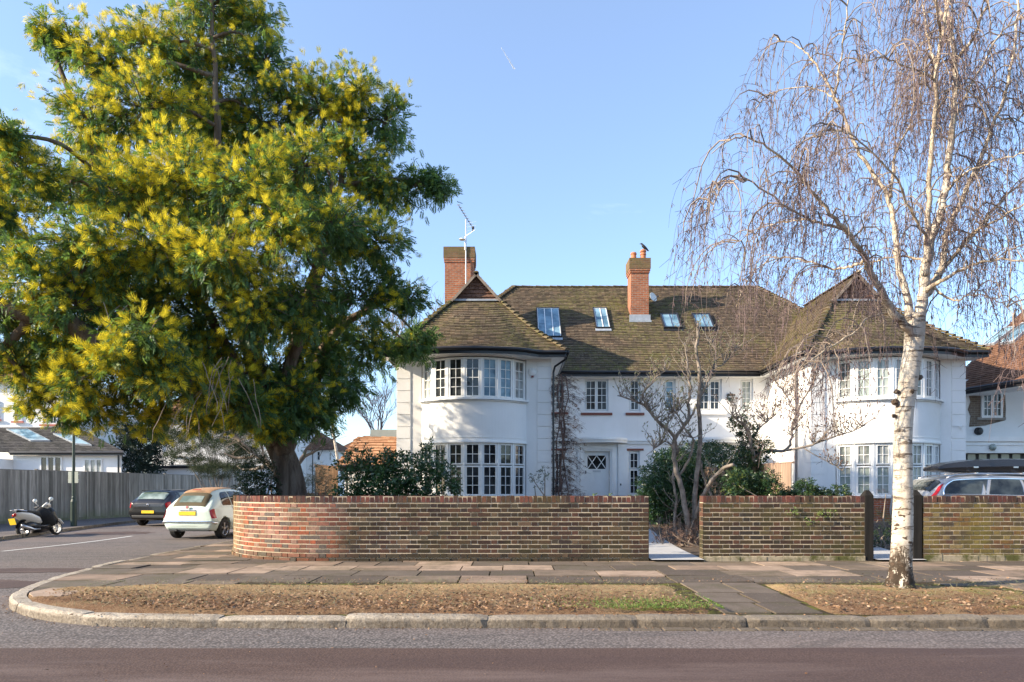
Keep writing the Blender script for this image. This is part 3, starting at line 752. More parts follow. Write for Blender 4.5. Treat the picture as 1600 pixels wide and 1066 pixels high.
    if footing:
        fm = MB(); k = int(L/.15); 
        for i in range(k):
            p, nn = pathf(L*i/k); q, n2 = pathf(L*(i+1)/k); o_ = .025+random.gauss(0,.004); A = p+nn*o_; B = q+n2*o_
            fm.add([(A.x,A.y,-.1),(B.x,B.y,-.1),(B.x,B.y,footing+random.gauss(0,.006)),(A.x,A.y,footing+random.gauss(0,.006)),(q.x-n2.x*.03,q.y-n2.y*.03,footing+.02),(p.x-nn.x*.03,p.y-nn.y*.03,footing+.02)], [(0,1,2,3),(3,2,4,5)])
        fm.build('footing', MAT['footing'], T, off)
    return T
WY = 11.5; CX, CYc, CR = -3.15, 13.8, 2.3
S1 = 2.30-CX; S2 = S1+CR*math.pi/2
def path_left(s):
    if s < S1: return Vector((2.30-s, WY, 0)), Vector((0,-1,0))
    if s < S2: a = (s-S1)/CR; return Vector((CX-CR*math.sin(a), CYc-CR*math.cos(a), 0)), Vector((-math.sin(a), -math.cos(a), 0))
    t = s-S2; d = Vector((-.10, 1, 0)).normalized(); return Vector((CX-CR, CYc, 0))+d*t, Vector((-1,-.10,0)).normalized()
garden_wall('brick_wall', 'long low brick garden wall curving round the street corner, red bricks on its left end', path_left, S2+9, MAT['wb_left'], corbel=True)
garden_wall('brick_wall', 'short mossy brick garden wall between the pale path and the birch tree', lambda s: (Vector((3.22+s, WY, 0)), Vector((0,-1,0))), 2.72, MAT['wb_mid'], footing=.07)
garden_wall('brick_wall', 'yellow mossy brick garden wall right of the birch, in front of the estate car', lambda s: (Vector((6.93+s, WY, 0)), Vector((0,-1,0))), 6, MAT['wb_right'], footing=.09)
for x, lab in ((5.945, 'black timber gate post at the right end of the short mossy wall'), (6.76, 'black timber gate post at the left end of the yellow mossy wall')):
    T = thing('gate_post', lab, 'gate post', (x+.07, WY+.1, 0), 'dark gate posts'); m = MB()
    m.box((x-.005, WY-.01, -.02), (x+.145, WY+.15, 1.10)); m.add([(x-.005,WY-.01,1.1),(x+.145,WY-.01,1.1),(x+.145,WY+.15,1.1),(x-.005,WY+.15,1.1),(x+.045,WY+.05,1.19),(x+.1,WY+.05,1.19),(x+.1,WY+.1,1.19),(x+.045,WY+.1,1.19)], [(0,1,5,4),(1,2,6,5),(2,3,7,6),(3,0,4,7),(4,5,6,7)])
    m.build('post', MAT['post'], T, T.location, bevel=.006)
    h = MB(); sx = x+.15 if x < 6 else x-.01
    for z in (.35, .85): h.box((min(sx, x+.07), WY+.16, z), (max(sx, x+.07), WY+.175, z+.04))
    build_loose(h, 'hinge', MAT['black_metal'], T, T.location)

# small scraps lying on the road
N = 260; x = RNG.uniform(-9, 9, N); y = RNG.uniform(2.5, 6.2, N)
o = sprigs('road_litter', np.stack([x, y, np.full(N, gz(0)+.012)], 1), RNG.normal(0, 1, (N, 3))*np.array([1,1,.1]), RNG.uniform(.008, .03, N), T1, MAT['dead_leaf'], None, None); o['kind'] = 'stuff'
tag(o, 'sparse leaf scraps and grit lying on the main road', 'leaf litter')

N = 900; x = RNG.uniform(-5, 7, N); y = np.where(RNG.uniform(0,1,N) < .7, 8.8+np.abs(RNG.normal(0, .25, N)), 6.5+RNG.uniform(-.08,.05,N)); k = (x > -4.3)
o = sprigs('leaf_litter', np.stack([x, y, np.full(N, .016)], 1)[k], (RNG.normal(0, 1, (N, 3))*np.array([1,1,.1]))[k], RNG.uniform(.012, .035, N)[k], T1, MAT['dead_leaf'], None, None); o['kind'] = 'stuff'
tag(o, 'dry leaf crumbs blown from the verge onto the flags and kerb', 'leaf litter')
# ================================================================ the semi-detached pair
EZ = 5.51                                                  # eaves height
YM, YF = 25.3, 21.7                                        # recessed middle front, projecting fronts
H = thing('semi_detached_house', 'white rendered pair of houses with two projecting bowed bays and mossy clay tiled roofs', 'house', (5.37, 25.3, 0))
HO = H.location
def wall_grid(m, p0, ax, W, z0, z1, ops, nrm, depth=.10):
    """wall from p0 along ax with rectangular openings (x0,x1,z0,z1) and their reveals"""
    p0, ax, nrm = Vector(p0), Vector(ax), Vector(nrm)
    xs = sorted({0, W}|{v for o in ops for v in o[:2]}); zs = sorted({z0, z1}|{v for o in ops for v in o[2:]})
    q = lambda x, z, d=0: tuple(p0+ax*x-nrm*d+Vector((0,0,z)))
    for a, b in zip(xs, xs[1:]):
        for c, d in zip(zs, zs[1:]):
            if any(o[0] <= a and b <= o[1] and o[2] <= c and d <= o[3] for o in ops): continue
            m.add([q(a,c), q(b,c), q(b,d), q(a,d)], [(0,1,2,3)])
    for a, b, c, d in ops:
        for (u0, w0), (u1, w1) in (((a,c),(a,d)), ((a,d),(b,d)), ((b,d),(b,c)), ((b,c),(a,c))):
            m.add([q(u0,w0), q(u1,w1), q(u1,w1,depth+.12), q(u0,w0,depth+.12)], [(0,1,2,3)])
def window(parent, off, p0, ax, nrm, W, Hh, lights, fr=.045, bar=.018, mat='paint', gl='glass', deep=0., name='window', bars=True, label=None, z0=0):
    """frame in the plane p0/ax with opening lights (x0,x1,z0,z1,cols,rows[,glass])"""
    p0, ax, nrm = Vector(p0)-Vector(nrm)*deep, Vector(ax), Vector(nrm); up = Vector((0,0,1)); m = MB(); g = MB(); gx = {}
    def bx(x0, x1, z0_, z1_, d0, d1): m.obox(p0+ax*x0+up*z0_-nrm*d1, ax*(x1-x0), nrm*(d1-d0), up*(z1_-z0_))
    bx(0, W, 0, fr, 0, .07); bx(0, W, Hh-fr, Hh, 0, .07); bx(0, fr, fr, Hh-fr, 0, .07); bx(W-fr, W, fr, Hh-fr, 0, .07)
    for L in lights:
        x0, x1, z0_, z1_, nc, nr = L[:6]; gg = L[6] if len(L) > 6 else gl; s = .026
        # fill between lights: solid frame round each casement
        for (a, b, c, d) in ((x0-.02, x1+.02, z0_-.02, z0_), (x0-.02, x1+.02, z1_, z1_+.02), (x0-.02, x0, z0_, z1_), (x1, x1+.02, z0_, z1_)): bx(a, b, c, d, .004, .066)
        for (a, b, c, d) in ((x0, x1, z0_, z0_+s), (x0, x1, z1_-s, z1_), (x0, x0+s, z0_+s, z1_-s), (x1-s, x1, z0_+s, z1_-s)): bx(a, b, c, d, -.012, .055)
        if bars:
            for i in range(1, nc): c = x0+s+(x1-x0-2*s)*i/nc; bx(c-bar/2, c+bar/2, z0_+s, z1_-s, .006, .045)
            for i in range(1, nr): c = z0_+s+(z1_-z0_-2*s)*i/nr; bx(x0+s, x1-s, c-bar/2, c+bar/2, .007, .044)
        G = gx.setdefault(gg, MB()); tl = nrm*random.uniform(-.006, .006); a = p0+ax*(x0+s)-nrm*.03; b = p0+ax*(x1-s)-nrm*.03+tl
        G.add([a+up*(z0_+s), b+up*(z0_+s), b+up*(z1_-s), a+up*(z1_-s)], [(0,1,2,3)])
    w_ = m.build(name, MAT[mat], parent, off)
    if label: w_['label'] = label
    for gg, G in gx.items(): G.build('pane', MAT[gg], w_, off)
    return w_
# --- roof made of single tiles in overlapping courses
def tiled(m, S, Lu, Lv, gauge=.118, tw=.17, t=.023, seed=0, umask=None):
    """S(u,v) -> point with v running up the slope"""
    r = random.Random(seed); n = max(2, int(Lv/gauge)); gu = [[S(i/16, j/12) for i in range(17)] for j in range(13)]
    nn = (gu[6][16]-gu[6][0]).cross(gu[12][8]-gu[0][8]).normalized(); nn = nn if nn.z > 0 else -nn
    m.add([p-nn*.035 for row in gu for p in row], [(j*17+i, j*17+i+1, j*17+i+18, j*17+i+17) for j in range(12) for i in range(16)], .1)
    for i in range(n):
        v0, v1 = i/n, min(1., (i+1.0)/n); p, q = S(0, (v0+v1)/2), S(1, (v0+v1)/2); k = max(1, int((q-p).length/tw)); ph = .5*(i % 2)/k
        du, dv = S(.52, v0)-S(.48, v0), S(.5, v1)-S(.5, v0); nn = du.cross(dv).normalized()
        if nn.z < 0: nn = -nn
        for j in range(-1 if ph else 0, k):
            u0, u1 = max(0, j/k+ph), min(1, (j+1)/k+ph)
            if u1-u0 < .15/k: continue
            g = .035/k if u1-u0 > .5/k else 0
            e = t*r.uniform(.75, 1.35); sag = r.gauss(0, .04)/n; a = S(u0+g*.4, max(0,v0-sag)); b = S(u1-g*.4, max(0,v0-sag)); c = S(u1-g*.4, v1); d = S(u0+g*.4, v1)
            e2 = e+r.gauss(0, .002)
            m.add([a+nn*e, b+nn*e2, c+nn*.002, d+nn*.002, a-nn*.012, b-nn*.012], [(0,1,2,3), (4,5,1,0)], r.random())
def quadS(a, b, c, d):                                     # a-b eave, d-c top
    a, b, c, d = map(Vector, (a, b, c, d)); return lambda u, v: (a*(1-u)+b*u)*(1-v)+(d*(1-u)+c*u)*v
def sag(S, amt=.03):                                       # old roofs are not flat
    def f(u, v):
        p = S(u, v); return p+Vector((0, 0, amt*(math.sin(p.x*1.1+1)*.4+math.sin(p.x*.5+p.y*.9)*.5)*math.sin(math.pi*min(1,max(0,v)))))
    return f
def hip_tiles(m, pts, size=.11, step=.15, lf=.045):
    pts = dense([p for p in pts], step)
    for a, b in zip(pts, pts[1:]):
        d = (b-a).normalized(); sd_ = d.cross(Vector((0,0,1))).normalized(); up = sd_.cross(d).normalized(); up = up if up.z > 0 else -up
        j = random.uniform(.9, 1.15); vs = []
        for (c, k, lift) in ((a-d*.03, 1.25*j if lf > .03 else j, lf), (b, .85*j, .0)):
            for q in range(6): th = math.pi*q/5; vs.append(c+sd_*math.cos(th)*size*k+up*(math.sin(th)*size*.62*k+lift-.02))
        m.add(vs, [(q, q+1, q+7, q+6) for q in range(5)]+[(0,1,2,3,4,5)], random.random())
RY, RZ = 29.5, 9.96; RX0, RX1 = .14, 10.5; EX0, EX1 = -4.1, 14.84; EYm = 24.85; EYb = 34.15
roof = MB()
tiled(roof, sag(quadS((EX0,EYm,EZ), (EX1,EYm,EZ), (RX1,RY,RZ), (RX0,RY,RZ)), .035), 18, 6.4, seed=1)
tiled(roof, quadS((EX0,EYb,EZ), (EX0,EYm,EZ), (RX0,RY,RZ), (RX0,RY+.01,RZ)), 9, 6, seed=2, gauge=.2, tw=.3)
tiled(roof, quadS((EX1,EYm,EZ), (EX1,EYb,EZ), (RX1,RY+.01,RZ), (RX1,RY,RZ)), 9, 6, seed=3, gauge=.12, tw=.2)
tiled(roof, quadS((EX1,EYb,EZ), (EX0,EYb,EZ), (RX0,RY,RZ), (RX1,RY,RZ)), 18, 6.4, seed=4, gauge=.3, tw=.5)
under = MB(); dz = Vector((0,0,-.05))
for q in (((EX0,EYm,EZ),(EX1,EYm,EZ),(RX1,RY,RZ),(RX0,RY,RZ)), ((EX0,EYb,EZ),(EX0,EYm,EZ),(RX0,RY,RZ)), ((EX1,EYm,EZ),(EX1,EYb,EZ),(RX1,RY,RZ)), ((EX1,EYb,EZ),(EX0,EYb,EZ),(RX0,RY,RZ),(RX1,RY,RZ))):
    under.add([Vector(p)+dz*1.6 for p in q], [tuple(range(len(q)))])
R_main = roof.build('roof', MAT['tiles'], H, HO)
under.build('roof_felt', MAT['black_gutter'], R_main, HO)
hp = MB(); hip_tiles(hp, [Vector((RX0,RY,RZ)), Vector((RX1,RY,RZ))], .10, .3, .012); 
hip_tiles(hp, [Vector((EX1,EYm,EZ+.03)), Vector((RX1,RY,RZ+.03))]); hip_tiles(hp, [Vector((EX0,EYm,EZ+.03)), Vector((RX0,RY,RZ+.03))])
hp.build('ridge_tiles', MAT['tiles'], R_main, HO)
# walls of the middle part
mid = MB()
ops_mid = []
def mx_(px): return (px-800)*YM/F
def mz_(py): return EYE+(765-py)*YM/F
WX0 = 1.24
def op(px0, px1, py0, py1): return (mx_(px0)-WX0, mx_(px1)-WX0, mz_(py1), mz_(py0))
O_up = {'A': op(913,951,592,643), 'B': op(983,1001,592,643), 'C': op(1037,1056,592,642), 'D': op(1090,1128,592,643), 'E': op(1156,1177,592,644), 'Z': op(866,882,596,642)}
O_lo = {'B': op(982,1000,705,774), 'Z': op(865,881,705,773)}
DOOR = op(913,953,705,804)
LOBB = (mx_(1040)-WX0, mx_(1056)-WX0, mz_(774), mz_(705))
ALL = list(O_up.values())+list(O_lo.values())+[DOOR, (mx_(1092)-WX0, mx_(1130)-WX0, .3, 2.5)]
wall_grid(mid, (WX0,YM,0), (1,0,0), 9.5-WX0, -.2, EZ-.02, ALL, (0,-1,0))
mid.box((WX0-2, 34., -.2), (9.4+2, 34.1, EZ))
for o_ in ALL: mid.box((WX0+o_[0]-.02, YM+.24, o_[2]-.02), (WX0+o_[1]+.02, YM+.27, o_[3]+.02))
build_loose(mid, 'middle_wall', MAT['render'], H, HO, .3)
def midwin(key, o, cols, rows, fr=.05, mat='paint', gl='glass', casements=1, split=None):
    W, Hh = o[1]-o[0], o[3]-o[2]; L = []; g = .03+fr
    cw = (W-2*g-(casements-1)*.05)/casements
    for i in range(casements):
        x0 = g+i*(cw+.05)
        if split:
            zs = g+(Hh-2*g)*split; L.append((x0, x0+cw, g, zs-.03, cols, rows[0], gl)); L.append((x0, x0+cw, zs+.03, Hh-g, cols, rows[1], gl))
        else: L.append((x0, x0+cw, g, Hh-g, cols, rows, gl))
    return window(H, HO, (WX0+o[0], YM, o[2]), (1,0,0), (0,-1,0), W, Hh, L, fr=fr, mat=mat, deep=.05)
midwin('A', O_up['A'], 2, 4, casements=2, fr=.03); midwin('B', O_up['B'], 2, 4, fr=.03); midwin('Z', O_up['Z'], 2, 4, fr=.03)
midwin('C', O_up['C'], 1, 5, mat='upvc', gl='glass_sky'); midwin('D', O_up['D'], 2, 4, mat='upvc', casements=2); midwin('E', O_up['E'], 2, 5, mat='upvc', gl='glass_blind')
midwin('lo', O_lo['B'], 2, (3,2), split=.6, fr=.03); midwin('lo', O_lo['Z'], 2, (3,2), split=.6, fr=.03)
# sills and lintels
m = MB()
for k_ in 'ABZ': o = O_up[k_]; m.box((WX0+o[0]-.13, YM-.06, o[2]-.14), (WX0+o[1]+.13, YM+.05, o[2]-.055))
for k_ in 'BZ':
    o = O_lo[k_]; m.box((WX0+o[0]-.13, YM-.06, o[2]-.15), (WX0+o[1]+.13, YM+.05, o[2]-.03)); m.box((WX0+o[0]-.13, YM-.035, o[3]+.02), (WX0+o[1]+.13, YM+.05, o[3]+.09))
build_loose(m, 'brick_sill', MAT['sill_brick'], H, HO)
m = MB()
for k_ in 'DE': o = O_up[k_]; m.box((WX0+o[0]-.14, YM-.07, o[2]-.12), (WX0+o[1]+.14, YM+.05, o[2]-.01))
build_loose(m, 'sill', MAT['render'], H, HO)
# string course, door surrounds and bowed canopies
m = MB(); zb = mz_(690)
m.box((WX0+.4, YM-.06, zb-.09), (9.48, YM+.02, zb+.0)); m.box((WX0+.4, YM-.10, zb+.0), (9.48, YM+.02, zb+.06))
m.build('string_course', MAT['paint'], H, HO)
def canopy(x0, x1, label):
    c = MB(); k = 14; xs = [x0+(x1-x0)*i/k for i in range(k+1)]; pr = [.14+.42*math.sin(math.pi*min(1,max(0,(i/k-.05)/.9)))**.6 for i in range(k+1)]
    for (z0_, z1_, sh) in ((zb-.06, zb+.03, -.05), (zb+.03, zb+.075, 0), (zb+.075, zb+.12, -.02)):
        for i in range(k):
            c.add([(xs[i],YM-.02,z0_),(xs[i],YM-pr[i]-sh-.06,z0_),(xs[i+1],YM-pr[i+1]-sh-.06,z0_),(xs[i+1],YM-.02,z0_),(xs[i],YM-.02,z1_),(xs[i],YM-pr[i]-sh-.06,z1_),(xs[i+1],YM-pr[i+1]-sh-.06,z1_),(xs[i+1],YM-.02,z1_)], [(0,1,2,3),(4,7,6,5),(1,5,6,2),(0,4,5,1),(3,2,6,7)])
    return c.build('door_canopy', MAT['paint'], H, HO)
canopy(mx_(897), mx_(979), ''); canopy(mx_(1084), mx_(1152), '')
dx0, dx1, dz0, dz1 = WX0+DOOR[0], WX0+DOOR[1], DOOR[2], DOOR[3]
m = MB()
for (a, b, p_) in ((.0, .07, .05), (.07, .15, .09), (.15, .26, .04)):
    m.box((dx0-b, YM-p_, dz0), (dx0-a, YM+.02, dz1+a)); m.box((dx1+a, YM-p_, dz0), (dx1+b, YM+.02, dz1+a)); m.box((dx0-b, YM-p_, dz1+a), (dx1+b, YM+.02, dz1+b))
for x in (dx0-.52, dx1+.30): m.box((x, YM-.07, dz0), (x+.2, YM+.02, zb-.10)); m.box((x-.02, YM-.09, zb-.2), (x+.22, YM+.02, zb-.10))
m.box((dx1+.5, YM-.045, dz0), (dx1+.62, YM+.02, zb-.1))
build_loose(m, 'door_surround', MAT['paint'], H, HO)
m = MB(); W = dx1-dx0; yd = YM+.13; dt = dz1-.035
m.box((dx0, yd, dz0), (dx1, yd+.05, dt)); m.box((dx0,yd-.04,dt), (dx1, yd+.05, dz1))
bx0, bx1, bz0, bz1 = dx0+.13, dx1-.13, dz1-.66, dz1-.16
for (a, b, c, d) in ((dx0+.04, dx1-.04, bz0-.16, bz0-.02), (dx0+.04, dx1-.04, bz1+.02, dt-.02), (dx0+.04, bx0, bz0-.02, bz1+.02), (bx1, dx1-.04, bz0-.02, bz1+.02)): m.box((a, yd-.015, c), (b, yd+.01, d))
for i in range(5):
    x = dx0+.04+(W-.08)*i/5; m.box((x+.004, yd-.009, dz0+.2), (x+(W-.08)/5-.004, yd+.01, bz0-.17))
m.box((dx0+.04, yd-.016, dz0), (dx1-.04, yd+.01, dz0+.19))
door = m.build('front_door', MAT['paint'], H, HO)
g = MB(); g.box((bx0, yd-.003, bz0), (bx1, yd+.0, bz1)); g.build('door_glass', MAT['glass'], door, HO)
m = MB()
def bar2(x0, z0_, x1, z1_, wd=.028, y=yd-.02):
    d = Vector((x1-x0, 0, z1_-z0_)); n_ = Vector((-d.z, 0, d.x)).normalized()*wd; m.obox(Vector((x0, y, z0_))-n_/2, d, (0,.015,0), n_)
hw = (bx1-bx0)/2
for i in range(2):
    bar2(bx0+i*hw, bz0, bx0+(i+1)*hw, bz1, y=yd-.020); bar2(bx0+(i+1)*hw, bz0, bx0+i*hw, bz1, y=yd-.024)
m.build('lattice', MAT['paint'], door, HO)
m = MB(); m.box(((dx0+dx1)/2-.15, yd-.022, bz0-.12), ((dx0+dx1)/2+.15, yd-.01, bz0-.05)); m.build('letter_box', MAT['alu'], door, HO)
m = MB(); m.box((dx0+.05, yd-.025, bz0-.18), (dx0+.085, yd-.01, bz0-.06)); m.box((dx0+.05, yd-.03, dz0+.55), (dx0+.075, yd-.01, dz0+.68)); m.box((dx1+.37, YM-.09, 1.35), (dx1+.41, YM-.065, 1.42)); build_loose(m, 'handle', MAT['black_metal'], door, HO)
# second front door mostly hidden behind shrubs
ex0, ex1 = mx_(1092), mx_(1130); m = MB(); m.box((ex0, YM+.12, .3), (ex1, YM+.17, 2.5)); d2 = m.build('front_door', MAT['paint'], H, HO)
m = MB()
for (a, b) in ((ex0-.16, ex0), (ex1, ex1+.16)): m.box((a, YM-.06, .2), (b, YM+.02, 2.5))
m.box((ex0-.16, YM-.06, 2.5), (ex1+.16, YM+.02, 2.66)); build_loose(m, 'door_surround', MAT['paint'], H, HO)
m = MB(); m.lathe((mx_(1113), YM-.12, zb-.17), [(0,0),(.10,.0),(.12,.05),(.1,.10)], n=16); m.build('porch_lamp', MAT['black_metal'], H, HO)
m = MB(); m.box((mx_(1016), YM-.015, mz_(603)), (mx_(1024), YM+.01, mz_(593)))
for i in range(4): m.box((mx_(1017), YM-.022, mz_(602)+.05*i), (mx_(1023), YM-.012, mz_(602)+.05*i+.02))
m.build('air_vent', MAT['paint'], H, HO)
# alarm boxes
m = MB(); c = Vector((mx_(1141.5), YM-.06, mz_(622)))
sh = [(-.13,.13),(-.06,.16),(0,.165),(.06,.16),(.13,.13),(.12,.0),(.07,-.11),(0,-.17),(-.07,-.11),(-.12,0)]
m.add([(c.x+x, c.y, c.z+z) for x, z in sh]+[(c.x+x*1.05, c.y+.06, c.z+z*1.05) for x, z in sh], [tuple(range(10))]+[(i,(i+1) % 10,(i+1) % 10+10,i+10) for i in range(10)])
al = m.build('alarm_box', plain('alarm_green', (.02,.035,.03), .35), H, HO); al['label'] = 'dark shield shaped alarm box between the upper windows'
m = MB(); m.box((c.x-.09, c.y-.006, c.z+.015), (c.x+.09, c.y-.002, c.z+.055)); m.build('alarm_badge', MAT['alu'], al, HO)
# --- gutters and fascias
def gutter(name, pts, fz=.19, parent=H):
    m = MB(); pts = [Vector(p) for p in pts]
    for a, b in zip(pts, pts[1:]):
        pass
    m.tube([p+Vector((0,0,-.045)) for p in pts], .058, 8); g_ = m.build(name, MAT['black_gutter'], parent, HO, smooth=True)
    f = MB(); vs = []
    for i, p in enumerate(pts):
        a = pts[max(i-1,0)]; b = pts[min(i+1,len(pts)-1)]; t = (b-a).normalized(); nn = Vector((t.y, -t.x, 0)); q = p-nn*.055
        vs += [(q.x,q.y,q.z+.02),(q.x,q.y,q.z-fz),(q.x-nn.x*.03,q.y-nn.y*.03,q.z-fz),(q.x-nn.x*.03,q.y-nn.y*.03,q.z+.02)]
    f.add(vs, [(4*i+j, 4*i+(j+1) % 4, 4*i+4+(j+1) % 4, 4*i+4+j) for i in range(len(pts)-1) for j in range(4)]+[(0,1,2,3),(4*len(pts)-4,4*len(pts)-3,4*len(pts)-2,4*len(pts)-1)])
    f.build('fascia', MAT['black_gutter'], g_, HO); return g_
gutter('gutter', [(1.7,EYm-.04,EZ), (9.05,EYm-.04,EZ)])
m = MB(); m.box((1.24, EYm+.04, EZ-.17), (9.5, YM+.02, EZ-.14)); m.build('soffit', MAT['paint'], H, HO)
# --- one projecting wing with bowed bay, drawn for the left house and mirrored for the right
BXC, BH, BR = -1.21, 1.66, 2.12                             # bay centre, half chord, radius
BCY = YF+math.sqrt(BR*BR-BH*BH)
def wing(mir, seed, style):
    X = (lambda x: 10.74-x) if mir else (lambda x: x)
    def V(x, y, z): return Vector((X(x), y, z))
    def put(mb, name, mat, **k): return mb.build(name, MAT[mat], k.pop('parent', H), HO, **k)
    x0, x1 = -3.66, 1.24
    A0 = math.asin(BH/BR)
    def bay(a, r=BR): return (BXC+r*math.sin(a), BCY-r*math.cos(a))
    m = MB()
    def q(a, b, c, d): m.add([V(*a), V(*b), V(*c), V(*d)], [(0,1,2,3)])
    for (a, b) in ((x0, BXC-BH), (BXC+BH, x1)): q((a,YF,-.2), (b,YF,-.2), (b,YF,EZ), (a,YF,EZ))
    q((x0,YF,-.2), (x0,34,-.2), (x0,34,EZ), (x0,YF,EZ)); q((x1,YF,-.2), (x1,YM,-.2), (x1,YM,EZ), (x1,YF,EZ))
    q((x0,34,-.2), (x1,34,-.2), (x1,34,EZ), (x0,34,EZ)); q((BXC-BH,YF+.25,-.2), (BXC+BH,YF+.25,-.2), (BXC+BH,YF+.25,EZ), (BXC-BH,YF+.25,EZ))
    put(m, 'wing_wall', 'render')
    Zl0, Zl1, Zu0, Zu1 = .99, 2.64, 4.02, 5.27
    def band(mb, z0_, z1_, r=BR, top=True, n_=36, a0=-A0, a1=A0):
        vs = []
        for i in range(n_+1):
            a = a0+(a1-a0)*i/n_; bx, by = bay(a, r); vs += [V(bx,by,z0_), V(bx,by,z1_), V(*bay(a, r-.14), z1_), V(*bay(a, r-.14), z0_)]
        mb.add(vs, [(4*i+j, 4*i+(j+1) % 4, 4*i+4+(j+1) % 4, 4*i+4+j) for i in range(n_) for j in range(4)]+[(0,1,2,3), (4*n_,4*n_+1,4*n_+2,4*n_+3)])
    m = MB(); 
    if style == 'right':
        b2 = MB(); vs = []; nseg = 30
        for i in range(nseg+1): a = -A0+2*A0*i/nseg; bx, by = bay(a); vs += [V(bx,by,.0), V(bx,by,Zl0-.06)]
        b2.add(vs, [(2*i, 2*i+2, 2*i+3, 2*i+1) for i in range(nseg)], uvs=[[(i*.147,0),((i+1)*.147,0),((i+1)*.147,Zl0),(i*.147,Zl0)] for i in range(nseg)]); put(b2, 'brick_plinth', 'plinth')
    else: band(m, -.2, Zl0-.04)
    band(m, Zl1+.045, Zu0-.06); band(m, Zu1+.035, EZ-.15)
    build_loose(m, 'bay_wall', MAT['render'], H, HO, .02)
    m = MB(); band(m, Zl1, Zl1+.04, BR+.045); band(m, Zl1+.04, Zl1+.085, BR+.02); band(m, Zl1+.16, Zl1+.185, BR+.012); band(m, Zu0-.055, Zu0-.005, BR+.10); band(m, Zu0-.10, Zu0-.055, BR+.05); band(m, Zl0-.055, Zl0-.005, BR+.08)
    if style == 'right': band(m, Zl1+.0, Zl1-.02, BR+.02)
    build_loose(m, 'bay_moulding', MAT['paint'], H, HO, .08)
    m = MB(); band(m, Zu0-.066, Zu0-.0565, BR+.105); put(m, 'sill_edge', 'lead')
    # seven lights round the bow, with posts between
    nL = 7; da = 2*A0/nL; rw = BR-.035; ps = MB()
    for i in range(nL+1):
        a = -A0+da*i; a = max(-A0+.018, min(A0-.018, a)); bx, by = bay(a, rw); t = Vector((math.cos(a), math.sin(a), 0)); nn = Vector((math.sin(a), -math.cos(a), 0))
        for (z0_, z1_) in ((Zl0, Zl1), (Zu0, Zu1)):
            o_ = Vector((bx, by, z0_))-t*.026-nn*.07; pts = [o_, o_+t*.052, o_+t*.052+nn*.085, o_+nn*.085]
            ps.add([V(*p) for p in pts]+[V(p.x, p.y, z1_) for p in pts], [(0,3,2,1),(4,5,6,7),(0,1,5,4),(1,2,6,5),(2,3,7,6),(3,0,4,7)])
    build_loose(ps, 'bay_post', MAT['paint' if style == 'left' else 'upvc'], H, HO, .02)
    for i in range(nL):
        a0, a1 = -A0+da*i, -A0+da*(i+1); p, q_ = Vector((*bay(a0, rw), 0)), Vector((*bay(a1, rw), 0))
        P0, P1 = V(p.x, p.y, 0), V(q_.x, q_.y, 0)
        if mir: P0, P1 = P1, P0
        ax = (P1-P0); W = ax.length; ax.normalize(); nn = Vector((ax.y, -ax.x, 0))
        P0 = P0+ax*.024; W -= .048; Hu = Zu1-Zu0; Hl = Zl1-Zl0; fr = .022 if style == 'left' else .045; g = fr+.018
        mt = 'paint' if style == 'left' else 'upvc'
        gu = ['glass_curtain','glass','glass','glass','glass_sky','glass_sky','glass_curtain'][i] if style == 'left' else random.choice(['glass_blind', 'glass_curtain'])  # right-hand lights of the left bow take the painted sky reflection
        window(H, HO, P0+Vector((0,0,Zu0)), ax, nn, W, Hu, [(g, W-g, g, Hu-g, 2, 4, gu)], fr=fr, mat=mt, deep=.0)
        zs = g+(Hl-2*g)*.585
        lo = 'glass' if style == 'left' else 'glass_blind'
        window(H, HO, P0+Vector((0,0,Zl0)), ax, nn, W, Hl, [(g, W-g, g, zs-.035, 2, 3 if style == 'left' else 3, lo), (g, W-g, zs+.035, Hl-g, 2, 2, 'glass' if style == 'left' else 'glass_curtain')], fr=fr, mat=mt, deep=.0)
    # quoins
    m = MB(); z = .55
    while z < EZ-.3:
        for (a, b) in ((x0-.008, x0+.43), (x1-.43, x1+.008)):
            lo_, hi_ = sorted((X(a), X(b))); m.box((lo_, YF-.024, z), (hi_, YF+.1, z+.352))
        if mir: lo_, hi_ = sorted((X(x1+.012), X(x1-.1))); m.box((lo_, YF-.018, z), (hi_, YF+.43, z+.358))
        z += .38
    build_loose(m, 'quoins', MAT['render'], H, HO)
    # roof
    ex0, ex1 = -4.10, 1.70; xr = -1.24; zr = 8.69; EYf = 21.2; zg = 7.78; xg0, xg1 = xr-.83, xr+.83; Yg = 23.8
    def bow(x): t = (x-BXC)/1.95; return .62*math.sqrt(1-t*t) if abs(t) < 1 else 0
    def soft(x): return .5*bow(x-.12)+.5*bow(x+.12)
    def curve(v): return -.14*math.sin(math.pi*min(1,v))*(1-.3*v)        # bell-cast
    def Sf(u, v):
        xa = ex0+(ex1-ex0)*u; xb = xg0+(xg1-xg0)*u; k = (1-v)**1.3; x = xa*(1-v)+xb*v
        return V(x, EYf*(1-v)+Yg*v-soft(xa)*k, EZ+(zg-EZ)*v+curve(v))
    def Ss(sgn):
        xe = ex1 if sgn > 0 else ex0
        def f(u, v):
            x = xe+(xr-xe)*v; z = EZ+(zr-EZ)*v; vg = (zg-EZ)/(zr-EZ)
            yf = EYf+(Yg-EYf)*v/vg if v < vg else Yg-.18
            yb = EYm+(28.17-EYm)*v+.1
            return V(x, yf*(1-u)+yb*u, z+(curve(v/vg) if v < vg else 0))
        return f
    rf = MB(); tiled(rf, Sf, 5.8, 3.5, seed=seed); tiled(rf, Ss(1), 5, 4.3, seed=seed+1); tiled(rf, Ss(-1), 5, 4.3, seed=seed+2)
    r_ = put(rf, 'wing_roof', 'tiles'); un = MB()
